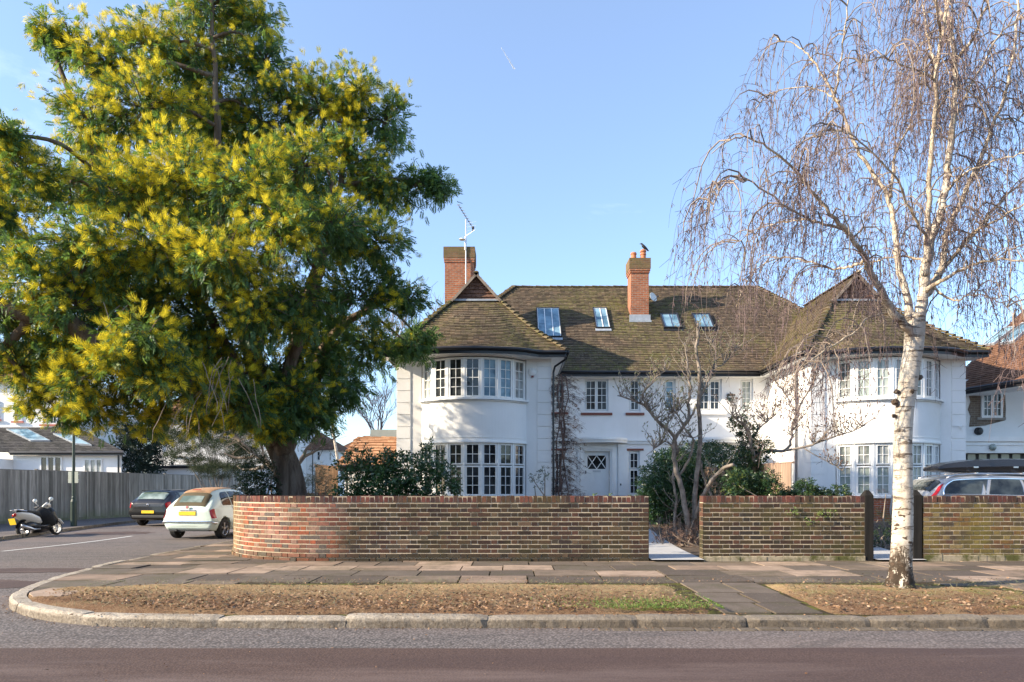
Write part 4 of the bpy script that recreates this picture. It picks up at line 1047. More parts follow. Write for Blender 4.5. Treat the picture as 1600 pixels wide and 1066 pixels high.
    for S_ in (Sf, Ss(1), Ss(-1)):
        vs = [S_(i/12, j/8)-Vector((0,0,.06)) for j in range(9) for i in range(13)]; un.add(vs, [(j*13+i, j*13+i+1, j*13+i+14, j*13+i+13) for j in range(8) for i in range(12)])
    put(un, 'roof_felt', 'black_gutter', parent=r_)
    hp = MB()
    for u_, S_ in ((1, Sf), (0, Sf)): hp = MB(); hip_tiles(hp, [S_(u_, k/16)+Vector((0,0,.02)) for k in range(17)], .10, .15); put(hp, 'hip_tiles', 'tiles', parent=r_)
    hp = MB(); hip_tiles(hp, [V(xr,Yg-.2,zr+.02), V(xr,28.1,zr+.02)], .10, .3, .012); put(hp, 'hip_tiles', 'tiles', parent=r_)
    # gablet: hung tiles under two bargeboards
    m = MB(); rows = 7
    for i in range(rows):
        z0_ = zg+(zr-zg)*i/rows; z1_ = zg+(zr-zg)*(i+1)/rows; hw0 = .80*(1-i/rows); hw1 = .80*(1-(i+1)/rows); k = max(1, int(hw0*2/.16))
        for j in range(k):
            a, b = -hw0+2*hw0*j/k, -hw0+2*hw0*(j+1)/k; c, d = (-hw1+2*hw1*(j+1)/k, -hw1+2*hw1*j/k)
            m.add([V(xr+a+.004,Yg-.04,z0_), V(xr+b-.004,Yg-.04,z0_), V(xr+c,Yg+.0,z1_+.01), V(xr+d,Yg+.0,z1_+.01), V(xr+a,Yg,z0_), V(xr+b,Yg,z0_)], [(0,1,2,3), (4,5,1,0)], random.random())
    put(m, 'gablet', 'gable_tiles', parent=r_)
    m = MB()
    for s in (-1, 1):
        a = V(xr+s*.88, Yg-.2, zg-.03); b = V(xr, Yg-.2, zr+.03); d = b-a; n_ = Vector((-d.z, 0, d.x)).normalized(); n_ = n_ if n_.z < 0 else -n_
        m.obox(a, d, (0,.04,0), n_*.085)
    m.build('bargeboard', MAT['dead_wood'], r_, HO)
    m = MB(); lo_, hi_ = sorted((X(xr-.85), X(xr+.85))); m.box((lo_, Yg-.12, zg-.03), (hi_, Yg+.0, zg+.035)); put(m, 'lead_apron', 'lead', parent=r_)
    # gutters
    pf = [V(x, EYf-soft(x)-.03, EZ) for x in [ex0+(ex1-ex0)*i/48 for i in range(49)]]
    if mir: pf = pf[::-1]
    gutter('gutter', [pf[i] for i in range(49)])
    if mir: gutter('gutter', [V(ex1+.03, EYm-.04, EZ), V(ex1+.03, EYf-.03, EZ)])
    else: gutter('gutter', [V(ex1+.03, EYf-.03, EZ), V(ex1+.03, EYm-.04, EZ)])
    so_ = MB(); n_ = 40; vs = []
    for i in range(n_+1): x = ex0+(ex1-ex0)*i/n_; vs += [V(x, EYf-soft(x)+.04, EZ-.165), V(x, YF+.3, EZ-.165)]
    so_.add(vs, [(2*i, 2*i+2, 2*i+3, 2*i+1) for i in range(n_)]); so_.add([V(x1-.1,EYf,EZ-.166), V(ex1,EYf,EZ-.166), V(ex1,EYm,EZ-.166), V(x1-.1,EYm,EZ-.166)], [(0,1,2,3)])
    put(so_, 'soffit', 'paint')
wing(False, 20, 'left'); wing(True, 40, 'right')
# downpipes
m = MB(); m.tube([(1.73,21.3,EZ-.1), (1.70,21.35,EZ-.22), (1.36,21.58,EZ-.42), (1.31,21.62,EZ-.6), (1.31,21.62,.2)], .034, 8)
for z in (1.2, 2.8, 4.4): m.box((1.26,21.60,z), (1.36,21.68,z+.04))
m.build('downpipe', MAT['black_gutter'], H, HO, smooth=False)
m = MB(); X_ = 9.44
m.tube([(X_,22.7,EZ-.15), (X_,22.7,.2)], .036, 8); m.build('downpipe', plain('grey_pipe', (.16,.15,.15), .5), H, HO)
# left chimney
def stack(name, x0, x1, y0, y1, zb_, zt, cap, label, corb=.05):
    m = MB(); m.box((x0,y0,zb_), (x1,y1,zt-cap)); st = m.build(name, MAT['chimney'], H, HO, uv=True); st['label'] = label
    c = MB(); c.box((x0-corb*.5,y0-corb*.5,zt-cap-.16), (x1+corb*.5,y1+corb*.5,zt-cap-.08)); c.box((x0-corb*.8,y0-corb*.8,zt-cap-.08), (x1+corb*.8,y1+corb*.8,zt-cap)); c.build('corbel', MAT['chimney'], st, HO, uv=True)
    c = MB(); c.box((x0-corb,y0-corb,zt-cap), (x1+corb,y1+corb,zt)); c.build('chimney_cap', MAT['chimney_cap'], st, HO, uv=True); return st
c1 = stack('chimney', P(695,0,26).x, P(740,0,26).x, 26, 26.9, 6., P(0,386,26).z, .42, 'broad red brick chimney with a mossy green cap behind the left gablet')
c2 = stack('chimney', 4.78, 5.50, 27.45, 28.2, 7.4, P(0,403,27.4).z, .42, 'slim red brick chimney with two clay pots on the middle of the roof', .07)
m = MB(); m.box((4.72, 27.40, 7.94), (5.56, 27.44, 8.22)); m.box((4.70,27.3,7.9), (5.58,27.44,7.97)); m.build('lead_flashing', MAT['lead'], c2, HO)
for x, h, lab in ((4.95, .34, 0), (5.34, .32, 1)):
    m = MB(); z = P(0,403,27.4).z; m.lathe((x,27.8,z), [(.0,0),(.13,0),(.12,.05),(.105,h*.75),(.125,h*.78),(.125,h*.86),(.11,h),(.08,h),(.08,.1)], n=18)
    if lab: m.lathe((x,27.8,z+h), [(.10,0),(.10,.03),(.13,.05),(.13,.10),(.11,.12),(.06,.16),(0,.16)], n=16)
    pt = m.build('chimney_pot', MAT['pot'], c2, HO, smooth=False)
# aerial on the left stack
m = MB(); ax_ = P(728,0,25.9).x; m.tube([(ax_,25.93,P(0,447,25.9).z), (ax_,25.93,P(0,343,25.9).z)], .022, 6); ae = m.build('tv_aerial', plain('galvanised_mast', (.55,.55,.54), .4, .4), H, HO)
m = MB(); zt = P(0,345,25.9).z; a = Vector((ax_-.25, 25.5, zt+.42)); b = Vector((ax_+.26, 26.1, zt-.22)); m.tube([a, b], .012, 5)
for i in range(9):
    c = a.lerp(b, i/8.5); m.tube([c+Vector((-.10,.1,.03)), c+Vector((.10,-.1,-.03))], .006, 4, rnd=0); m.tube([c+Vector((-.05,.05,0))+Vector((0,0,.05)), c+Vector((.05,-.05,0))], .01, 4)
m.cbox(b, .09, .09, .14); m.build('boom', MAT['black_metal'], ae, HO)
m = MB(); z = P(0,370,25.9).z
m.tube([(ax_-.05,25.9,z), (ax_+.34,25.7,z+.18)], .007, 4)
for i in range(5): m.tube([(ax_-.25+.0*i,25.8,z-.12+.09*i), (ax_+.05,25.8,z-.1+.09*i)] if i < 2 else [(ax_+.05,25.8,z-.1+.14*i), (ax_+.4,25.7,z-.06+.14*i)], .006, 4)
m.build('dipoles', MAT['alu'], ae, HO)
m = MB(); m.lathe((ax_-.14,25.88,z-.12), [(0,0),(.12,.0),(.11,.03),(0,.035)], n=14); m.tube([(ax_-.05,25.9,z-.5), (ax_-.05,25.9,z)], .012, 5); m.build('mount', MAT['paint'], ae, HO)
# satellite dish
m = MB(); c = P(1019.5,465,27.5); ax = Vector((.55,-.75,.28)).normalized(); m.lathe(c, [(0,0),(.07,.006),(.13,.02),(.19,.045),(.195,.05),(.19,.055),(.13,.03),(0,.01)], ax, 22)
sdh = m.build('satellite_dish', plain('dish_grey', (.62,.63,.62), .5), H, HO, smooth=True)
m = MB(); m.tube([c-Vector((0,0,.18)), c+ax*.3-Vector((0,0,.12))], .012, 5); m.cbox(c+ax*.3-Vector((0,0,.1)), .06, .06, .06); m.tube([c, (5.5,27.6,c.z-.1)], .02, 5); m.build('feed_arm', MAT['black_metal'], sdh, HO)
# rooflights on the main slope
sl = Vector((0, RY-EYm, RZ-EZ)).normalized(); sn = Vector((0,-sl.z,sl.y))
def on_roof(px, py):                                       # intersection of a sight line with the main slope plane
    k = (RZ-EZ)/(RY-EYm); m_ = (765-py)/F; Y = (EZ-k*EYm-EYE)/(m_-k); return P(px, py, Y)
def rooflight(px0, px1, pyt, pyb, n_, label, dark=False, glz='glass_sky'):
    a = on_roof(px0, pyb); b = on_roof(px1, pyb); t = on_roof(px0, pyt); W = (b-a).length; L = (t-a).length; T_ = a.copy(); ax = Vector((1,0,0)); m = MB(); g = MB()
    e = .06 if dark else .035; base = T_+sn*.02
    for (u0, u1, v0, v1) in ((0, W, 0, e), (0, W, L-e, L), (0, e, e, L-e), (W-e, W, e, L-e)): m.obox(base+ax*u0+sl*v0, ax*(u1-u0), sl*(v1-v0), sn*.09)
    r_ = m.build('rooflight', MAT['black_metal'], H, HO); r_['label'] = label
    m = MB()
    for i in range(1, n_): u = e+(W-2*e)*i/n_; m.obox(base+ax*(u-.014)+sl*e+sn*.05, ax*.028, sl*(L-2*e), sn*.028)
    for (u0, u1, v0, v1) in ((e, W-e, e, e+.02), (e, W-e, L-e-.02, L-e), (e, e+.02, e+.02, L-e-.02), (W-e-.02, W-e, e+.02, L-e-.02)): m.obox(base+ax*u0+sl*v0+sn*.05, ax*(u1-u0), sl*(v1-v0), sn*.025)
    m.build('glazing_bar', MAT['paint' if not dark else 'alu'], r_, HO)
    g.add([base+ax*e+sl*e+sn*.055, base+ax*(W-e)+sl*e+sn*.055, base+ax*(W-e)+sl*(L-e)+sn*.055, base+ax*e+sl*(L-e)+sn*.055], [(0,1,2,3)]); g.build('pane', MAT[glz], r_, HO)
    m = MB(); m.obox(base-sl*.16+ax*-.02, ax*(W+.04), sl*.17, sn*.03); m.build('flashing', MAT['lead' if not dark else 'black_metal'], r_, HO)
rooflight(840, 878, 484, 529, 3, 'rooflight of three panes beside the left gable hip'); rooflight(931, 954, 484, 515, 2, 'narrow rooflight of two panes left of the slim chimney')
rooflight(1037, 1066, 493, 515, 2, 'dark framed rooflight just right of the slim chimney', True); rooflight(1088, 1117, 493, 515, 2, 'dark framed rooflight furthest right', True)
# round alarm box on the left wing
m = MB(); c = P(832,581,21.6); m.lathe((c.x,YF-.0,c.z), [(0,.07),(.10,.065),(.135,.03),(.135,0)], (0,-1,0), 20); al = m.build('alarm_box', MAT['upvc'], H, HO, smooth=True); al['label'] = 'round white alarm box beside the upper bay window'
m = MB(); m.cbox((c.x,YF-.04,c.z-.14), .08, .06, .05); m.build('alarm_strobe', plain('red_lens', (.18,.02,.02), .3), al, HO)
m = MB(); c = P(1505,666,21.6); m.tube([(c.x,YF,c.z), (c.x-.12,YF-.15,c.z-.03)], .03, 8); m.cbox((c.x+.0,YF-.02,c.z-.09), .06, .05, .06); cm_ = m.build('security_camera', MAT['upvc'], H, HO)
# ================================================================ crow on the chimney pot
c = Vector((5.36, 27.8, P(0,403,27.4).z+.47)); T = thing('crow', 'black crow perched on the right hand chimney pot', 'bird', c)
m = MB(); b = [c+Vector(p) for p in ((.20,0,-.06),(.13,0,.02),(.05,0,.085),(-.02,0,.15),(-.05,0,.20),(-.075,0,.235),(-.105,0,.245),(-.15,0,.225))]
m.tube(b, [(.028,.008),(.042,.03),(.062,.058),(.062,.06),(.042,.044),(.036,.036),(.03,.03),(.004,.004)], 10); m.build('body', plain('crow_black', (.012,.012,.016), .5), T, c, smooth=True)
m = MB(); 
for s in (-.02, .02): m.tube([c+Vector((0,s,.06)), c+Vector((0.01,s,0))], .008, 5)
m.build('legs', MAT['black_metal'], T, c)
m = MB(); m.tube([c+Vector((-.125,0,.24)), c+Vector((-.185,0,.225))], [.012,.002], 6); m.build('beak', MAT['black_metal'], T, c)
# ================================================================ garage with new clay tiles, left of the house
G = thing('garage', 'small white garage with an orange clay tiled hipped roof beside the left house', 'garage', (-5.3, 24, 0)); GO = G.location
m = MB(); m.box((P(536,0,24).x, 24.2, -.2), (-3.7, 29, 2.0)); m.build('wall', MAT['render'], G, GO)
ya = 23.9; a = P(528,728,ya); b = Vector((-3.7, ya, a.z)); yb = 25.9; c = Vector((-3.7, yb, P(0,684,yb).z)); d = Vector((P(560,0,yb).x, yb, c.z))
m = MB(); tiled(m, quadS(a, b, c, d), 2.5, 2.6, gauge=.26, tw=.24, t=.035, seed=7); tiled(m, quadS((a.x,28.5,a.z), a, d, (d.x,26.5,d.z)), 4, 2.6, gauge=.26, tw=.24, t=.035, seed=8); g_ = m.build('roof', MAT['tiles_orange'], G, GO)
hp = MB(); hip_tiles(hp, [a, d], .09, .28); hip_tiles(hp, [d, c], .09, .3, .012); hp.build('hip_tiles', MAT['tiles_orange'], g_, GO)
m = MB(); m.box((P(545,0,24.1).x, 24.13, 0), (P(608,0,24.1).x, 24.2, 1.85))
for i in range(14): x = P(545,0,24.1).x+.1*i; m.box((x+.005, 24.115, .02), (x+.095, 24.14, 1.83))
m.build('garage_door', MAT['upvc'], G, GO)
m = MB(); m.tube([(a.x,ya-.03,a.z-.02), (-3.72,ya-.03,a.z-.02)], .05, 7); m.box((a.x,ya+.02,a.z-.18), (-3.72,ya+.05,a.z+.0)); m.tube([(P(541,0,24).x,24.1,a.z-.1), (P(541,0,24).x,24.1,0)], .035, 7); m.build('gutter', MAT['black_gutter'], G, GO)
G2 = thing('flat_roofed_extension', 'grey edged flat roof just showing over the garage roof', 'extension', (-4.6, 28, 0)); m = MB(); m.box((P(582,0,28).x, 28, 2.3), (-3.68, 31, P(0,678,28).z-.12)); m.build('wall', MAT['render'], G2, G2.location)
m = MB(); m.box((P(580,0,28).x, 27.8, P(0,678,28).z-.12), (-3.67, 31.2, P(0,672,28).z)); m.build('roof_edge', plain('grey_felt_edge', (.22,.24,.23), .7), G2, G2.location)
# vertical board fence next to the garage
def board_fence(name, label, a, b, h, mat, parent_group=None, bw=.11, z0f=lambda x, y: 0, panel=None, post=None, cat='fence', gravel=None):
    a, b = Vector(a), Vector(b); L = (b-a).length; d = (b-a).normalized(); nn = Vector((d.y, -d.x, 0)); mid_ = (a+b)/2
    T = thing(name, label, cat, (mid_.x, mid_.y, 0)); off = T.location; np_ = max(1, round(L/panel)) if panel else 1; pl_ = L/np_
    for k in range(np_):
        m = MB(); s = k*pl_+.05; zj = random.gauss(0, .012); pr = random.random()*.4
        while s < (k+1)*pl_-.05:
            p = a+d*s; z = z0f(p.x, p.y); w_ = min(bw, (k+1)*pl_-.05-s); m.obox(p+Vector((0,0,z+(.13 if gravel else 0)))+nn*random.uniform(0,.006), d*(w_-.004), -nn*.016, (0,0,h-(.13 if gravel else 0)+zj), min(1, pr+random.random()*.6)); s += w_
        m.build('fence_panel', MAT[mat], T, off)
        p = a+d*(k*pl_); z = z0f(p.x, p.y)
        if post: pm = MB(); pm.obox(p+Vector((0,0,z-.1))+nn*.03-d*.05, d*.1, -nn*.1, (0,0,h+.16+zj), .5); pm.build('post', MAT[mat], T, off)
        if gravel: gm = MB(); gm.obox(p+d*.05+Vector((0,0,z-.1)), d*(pl_-.1), -nn*.03, (0,0,.23), .2); gm.build('gravel_board', MAT[mat], T, off)
        m = MB(); q = a+d*((k+1)*pl_); zq = z0f(q.x, q.y); m.obox(p+Vector((0,0,z+h+zj)), (q-p)+Vector((0,0,zq-z)), -nn*.05, (0,0,.03), .3); m.build('capping_rail', MAT[mat], T, off)
    return T
board_fence('board_fence', 'tall warm brown board fence beside the garage', (P(492,0,22).x,22,0), (P(529,0,23.8).x,23.8,0), P(0,729,22.5).z, 'cedar', bw=.14)
board_fence('party_fence', 'pinkish timber fence dividing the two front gardens, half covered in ivy', (5.42,24.9,.15), (5.42,13.2,0), 1.68, 'party', bw=.12, panel=1.83, post=True)
# weathered fence across the side street
board_fence('timber_fence', 'long weathered grey close-boarded fence across the side street', (-21.3,17.5,0), (-17.3,44.5,0), 2.16, 'fence', z0f=lambda x, y: pz(y)-.02, panel=2.7, post=True, gravel=True)
# ================================================================ trees
def limb(m, pts, radii, n=10, sub=4, rnd=.3, wob=0.):
    p, r = smooth_pts(pts, radii, sub)
    if wob:
        for i in range(1, len(p)-1): p[i] = p[i]+Vector((random.gauss(0,wob), random.gauss(0,wob), random.gauss(0,wob*.5)))*min(1, 4*r[i])
    m.tube(p, r, n, True, rnd); return p, r
# ---- mimosa in blossom
T = thing('mimosa_tree', 'big mimosa tree thick with yellow blossom behind the curved brick wall', 'tree', (-4.8, 14.6, 0)); TO = T.location
m = MB()
def Q(px, py, Y): return P(px, py, Y)
# fluted leaning trunk
prof = [(461,815,.37),(458,795,.32),(455,778,.29),(452,755,.27),(446,725,.26),(436,700,.25),(424,680,.25),(416,664,.2)]
pts = []; rr = []
for px, py, r in prof: pts.append(Q(px, py, 14.6)); rr.append(r)
p_, r_ = smooth_pts(pts, rr, 6); b = len(m.v); n_ = 40
for i, (c, r) in enumerate(zip(p_, r_)):
    for k in range(n_):
        a = 2*math.pi*k/n_; h = i/len(p_); f = 1+.13*math.sin(3*a+1.2+h*1.1)+.10*math.sin(5*a-.5+h*1.6)+.045*math.sin(9*a+h*2.4)+.02*math.sin(17*a+h*5)+.018*math.sin(a*4+h*17)
        m.v.append((c.x+math.cos(a)*r*f, c.y+math.sin(a)*r*f, c.z)); m.r.append(.4)
for i in range(len(p_)-1):
    for k in range(n_): a0 = b+i*n_+k; a1 = b+i*n_+(k+1) % n_; m.f.append([a0, a1, a1+n_, a0+n_])
L = {}
def lim(key, pts, w=.05): L[key] = limb(m, [Q(x, y, Y) for x, y, Y, r in pts], [r for *_, r in pts], 12, 5, .4, w)
lim('up', [(440,712,14.6,.22),(442,660,14.7,.26),(452,600,14.8,.23),(466,540,14.9,.20),(482,480,15.0,.17),(500,410,15.1,.13),(513,365,15.1,.11),(530,290,15.1,.07),(548,200,15.1,.04)])
lim('lead', [(428,690,14.6,.19),(408,620,14.4,.22),(392,540,14.3,.19),(372,450,14.3,.16),(352,350,14.3,.12),(343,255,14.2,.085),(338,160,14.2,.06),(332,60,14.2,.04),(330,-40,14.2,.03)])
lim('right', [(442,700,14.8,.17),(470,650,15.0,.18),(492,600,15.3,.15),(505,545,15.6,.12),(545,500,15.8,.09),(600,470,15.8,.06),(640,450,15.8,.03)])
lim('left', [(432,692,14.5,.22),(392,662,14.1,.17),(335,625,13.5,.17),(270,592,12.9,.165),(205,558,12.5,.19),(145,527,12.2,.175),(95,500,12.0,.165),(50,490,11.9,.155),(0,478,11.8,.145),(-80,440,11.8,.12),(-150,380,12,.06)], .03)
lim('left2', [(50,490,11.9,.10),(30,520,12,.08),(0,545,12.2,.06),(-50,560,12.6,.04)])
lim('back', [(434,690,14.8,.17),(410,600,15.8,.20),(380,520,16.8,.15),(330,430,17.6,.11),(280,330,18,.05),(240,260,18.2,.02)])
lim('backr', [(442,690,14.9,.16),(455,590,15.9,.16),(470,500,17,.12),(500,400,17.8,.08),(520,300,18,.04)])
lim('front', [(425,684,14.4,.15),(385,610,14.0,.13),(330,500,13.6,.09),(270,420,13.4,.06),(200,340,13.6,.025),(150,260,13.8,.01)])
lim('frontr', [(430,680,14.4,.14),(450,580,14.2,.12),(480,480,13.9,.08),(500,380,13.8,.06),(520,280,13.8,.03)])
LOB = [(330,10,75,0,.6),(300,90,95,.3,.6),(230,70,55,-.2,.7),(165,95,62,-.6,.8),(110,60,48,-.6,.6),(70,45,26,-.7,.3),(400,40,52,.6,.45),(415,95,60,.5,.5),(225,170,95,-.8,.8),(140,190,72,-.8,.75),(330,170,80,.6,.5),(410,190,80,.8,.45),(455,150,50,.3,.3),(500,170,78,.6,.8),(560,150,52,.5,.8),(600,190,55,.7,.45),(545,260,85,.8,.6),(605,290,62,.8,.25),(655,290,34,.8,.05),(688,288,22,.8,0),(470,260,85,-.6,.7),(390,300,95,-1.6,.7),(290,280,95,-1.2,.75),(190,300,90,-1.6,.85),(110,290,62,-1.3,.6),(40,270,52,-2.4,.75),(15,330,52,-2.5,.4),(10,210,30,-2.6,.5),(-40,300,80,-2.4,.5),(250,390,95,-2.0,.85),(150,400,85,-2.4,.7),(350,400,90,-2.2,.6),(440,370,80,-2,.6),(520,360,75,-1.2,.35),(590,380,62,-.2,.25),(610,450,48,.6,.1),(640,470,26,.8,.05),(555,470,70,.2,.3),(60,440,80,-2.6,.45),(-30,480,100,-2.4,.5),(120,480,75,-2.4,.7),(210,490,85,-1.6,.55),(310,500,90,-1.0,.45),(400,480,85,-1.6,.5),(470,470,70,-1.0,.4),(510,560,62,.6,.2),(580,545,55,1.2,.15),(640,540,38,1.8,.1),(655,530,28,2.2,.15),(540,610,42,.6,.15),(430,580,75,.2,.4),(350,590,75,-.6,.5),(270,590,68,-1.0,.55),(190,580,66,-1.6,.8),(110,560,66,-2,.7),(30,570,55,-2,.7),(60,620,34,-1.6,.8),(150,640,40,-1.6,.9),(235,650,42,-1.2,.9),(320,650,36,-.8,.7),(390,640,38,-1,.7),(100,650,24,-1.6,.6),(450,645,44,-.6,.25),(490,650,40,-.4,.15),(415,660,36,-.9,.35),(470,610,50,-.6,.25),(510,635,34,.8,.1),(190,555,52,-2.9,.75),(255,585,50,-2.7,.6),(325,605,52,-2.1,.55),(385,640,42,-1.5,.4),(230,525,60,-2.9,.6),(120,600,44,-2.6,.8),
  # back and flank of the crown, seen only through gaps
  (200,300,100,2.6,.4),(300,200,80,2.6,.4),(400,270,90,2.8,.3),(320,340,90,2.4,.3),(470,330,80,2.6,.2),(130,420,80,2.2,.4),(520,380,70,3.0,.3),(320,420,90,3.4,.4),(200,460,110,3.4,.4),(440,480,100,3.4,.2),(90,540,80,2.6,.5),(-60,380,100,2.6,.4),(300,560,80,3.0,.3),(520,520,70,2.8,.2),(-30,260,70,1.6,.4),(-110,350,110,-1,.4),(-120,480,110,-.6,.4)]
gp, gd, fp, fd = [], [], [], []; tg = MB(); limpts = [p for k in L for p in L[k][0][6:]]
lp = np.array([tuple(p) for p in limpts])
for (px, py, rp, dy, fl) in LOB:
    Y = 14.5+dy; c = P(px, py, Y); r = rp*.92*Y/F
    d = np.linalg.norm(lp-np.array(c), axis=1)+np.maximum(0, lp[:, 2]-c.z)*.8; a = Vector(lp[int(d.argmin())]); midp = a.lerp(c, .5)+Vector((random.gauss(0,.15), random.gauss(0,.15), .15))
    r0 = min(.07, .018+.018*(c-a).length); limb(tg, [a, midp, c], [r0, r0*.75, r0*.45], 6, 4, .4)
    nb = int(11+30*r*r)
    for _ in range(nb):
        dd = Vector(RNG.normal(0, 1, 3)); dd.normalize(); dd.z = dd.z*.85; e = c+dd*r*random.uniform(.70, 1.12); mp_ = c.lerp(e, .55)+Vector((0,0,.06))
        tg.tube([c.lerp(e, .08), mp_, e], [.013, .009, .004], 4, False, .4)
        # leafy spray of shoots toward the end of this twig
        ns = int(24*random.uniform(.7, 1.3)); isf = random.random() < min(.95, fl*1.15)*(.6 if dd.z < -.4 and py < 560 else 1)
        for q in range(ns):
            t = random.uniform(.25, 1.0); p = c.lerp(e, t)+Vector(RNG.normal(0, .08+.05*r, 3)); o_ = (dd+Vector(RNG.normal(0, .55, 3)))
            if isf and random.random() < .53 and t > .3: fp.append(p+dd*.04); o2 = o_.copy(); o2.z += .28; fd.append(o2)
            else: o_.z -= .45; gp.append(p); gd.append(o_)
m.build('trunk', MAT['bark'], T, TO, smooth=True); tg.build('branches', MAT['bark'], T, TO, smooth=True)
gp = np.array([tuple(p) for p in gp]); fp = np.array([tuple(p) for p in fp]); print('mimosa', len(gp), len(fp))
sprigs('foliage', gp, np.array([tuple(p) for p in gd]), RNG.uniform(.13, .22, len(gp)), FERN+FERN+[tpl_cluster(91, 7, .5, .13, .8)], MAT['mimosa_leaf'], T, TO, seed=3)
sprigs('blossom', fp, np.array([tuple(p) for p in fd]), RNG.uniform(.14, .28, len(fp)), PAN, MAT['mimosa_flower'], T, TO, seed=4)
# bare hanging twigs inside the crown
m = MB()
for (px, py) in [(355,560),(340,570),(325,600),(300,610),(370,590),(190,480)]:
    a = P(px, py, 11.9)
    for _ in range(3):
        pts = [a+Vector((random.gauss(0,.1), random.gauss(0,.2), 0))]
        dx = random.uniform(-.16, .10)
        for k in range(6): pts.append(pts[-1]+Vector((dx*(1-.1*k)+random.gauss(0,.02), random.gauss(0,.03), -.12-.01*k)))
        m.tube(pts, [.006]*6+[.003], 4, False)
build_loose(m, 'bare_twigs', MAT['dead_wood'], T, TO, .25)
# ---- silver birch
T = thing('birch_tree', 'leafless silver birch with white bark and drooping twigs standing in the verge', 'tree', (4.73, 8.35, 0)); TO = T.location
BY = 8.35; m = MB(); limbs = []
prof = [(1406,932,.35),(1406,920,.285),(1407,895,.205),(1409,860,.182),(1411,800,.168),(1411,740,.160),(1411,680,.158),(1414,640,.158),(1419,600,.162),(1424,565,.160),(1428,540,.162),(1430,515,.165),(1433,490,.14)]
pts = [Q(x, y, BY) for x, y, r in prof]; p_, r_ = smooth_pts(pts, [r*.66 for *_, r in prof], 8); b = len(m.v); n_ = 30
for i, (c, r) in enumerate(zip(p_, r_)):
    for k in range(n_):
        a = 2*math.pi*k/n_; z = c.z; base = max(0, 1-z/.45)
        f = 1+.10*base*math.sin(4*a+.6)+.06*base*math.sin(7*a+z*9)+.02*math.sin(2*a+z*3)+.015*math.sin(z*14+a)+random.gauss(0, .035*max(0, 1-z/.7)+.004)
        m.v.append((c.x+math.cos(a)*r*f, c.y+math.sin(a)*r*f, c.z)); m.r.append(.0)
for i in range(len(p_)-1):
    for k in range(n_): a0 = b+i*n_+k; a1 = b+i*n_+(k+1) % n_; m.f.append([a0, a1, a1+n_, a0+n_])
def bl(pts, r0, r1, d0=0., d1=0., w=.008, hi0=.1, hi1=.9):
    n_ = len(pts); P3 = [Q(x, y, BY+d0+(d1-d0)*(i/(n_-1))) for i, (x, y) in enumerate(pts)]; R3 = [.66*(r0+(r1-r0)*(i/(n_-1))**.55) for i in range(n_)]
    p, r = smooth_pts(P3, R3, 5)
    for i in range(1, len(p)-1): p[i] = p[i]+Vector((random.gauss(0,w), random.gauss(0,w), random.gauss(0,w)))
    b = len(m.v); m.tube(p, r, 9, True)
    for i in range(len(p)):
        for k in range(9): m.r[b+i*9+k] = min(1, max(0, (.062-r[i])/.05))
    limbs.append((p, r)); return p
bl([(1428,535),(1416,510),(1396,488),(1377,455),(1358,422),(1350,400),(1344,389),(1323,362),(1291,326),(1260,289),(1233,257),(1191,226),(1149,215),(1112,240)], .105, .006, 0, -1.5)
bl([(1422,500),(1417,462),(1404,415),(1399,362),(1391,315),(1365,273),(1338,231),(1317,179),(1296,137),(1270,95),(1249,74),(1215,60)], .085, .010, 0, .9)
bl([(1391,308),(1401,236),(1425,184),(1428,116),(1424,60)], .035, .008, .3, 1.2)
bl([(1432,515),(1438,483),(1446,436),(1451,389),(1467,341),(1478,294),(1485,236),(1491,173),(1493,105),(1485,42),(1478,0),(1474,-60),(1470,-160)], .125, .028, 0, .2)
bl([(1446,430),(1449,378),(1451,326),(1454,252),(1462,173),(1464,105),(1475,42),(1484,-30),(1490,-120)], .070, .02, 0, -.5)
bl([(1440,470),(1468,430),(1475,399),(1480,362),(1506,305),(1533,247),(1548,205),(1569,152),(1580,105),(1588,52),(1592,-30)], .085, .02, .1, 1.2)
bl([(1443,455),(1470,440),(1496,425),(1533,410),(1564,405),(1610,412),(1660,440)], .05, .010, 0, -.9)
bl([(1442,462),(1470,425),(1496,394),(1533,352),(1564,315),(1600,284),(1660,240),(1720,235)], .06, .012, .1, .9)
bl([(1500,388),(1522,362),(1564,341),(1600,320),(1660,300)], .035, .01, .2, -.8)
bl([(1480,300),(1491,284),(1522,263),(1560,250),(1600,239),(1650,245)], .03, .008, .1, -1.0)
bl([(1490,190),(1498,173),(1533,105),(1564,52),(1600,26),(1640,0)], .035, .012, .2, 1.1)
bl([(1400,495),(1385,490),(1352,499),(1341,515),(1314,532),(1284,551),(1251,576),(1225,605)], .032, .007, 0, -1.2, .005, .5)
bl([(1350,408),(1330,416),(1302,420),(1260,407),(1228,402),(1191,415),(1165,446),(1150,480)], .032, .006, -.4, .9)
bl([(1330,368),(1315,358),(1270,344),(1233,326),(1202,302),(1160,281),(1128,294),(1112,330)], .034, .006, -.5, -1.7)
bl([(1275,345),(1245,344),(1217,349),(1175,362),(1140,390)], .02, .005, -.7, .4)
bl([(1312,158),(1295,148),(1270,137),(1217,142),(1180,170)], .024, .006, .5, 1.4)
bl([(1303,145),(1307,137),(1315,79),(1323,26),(1330,-40)], .026, .010, .4, -.3)
bl([(1464,135),(1462,126),(1428,108),(1400,98),(1375,89),(1345,100)], .028, .007, -.1, -1)
bl([(1470,60),(1466,20),(1458,-20),(1440,-80)], .03, .012, -.2, -1)
bl([(1464,110),(1455,75),(1446,47),(1444,10),(1430,-50)], .028, .01, 0, .9)
bl([(1447,385),(1443,368),(1417,315),(1396,273),(1344,221),(1310,205),(1275,215)], .04, .006, 0, -1.3)
bl([(1447,410),(1430,404),(1396,402),(1365,410),(1340,425)], .03, .01, -.05, .6)
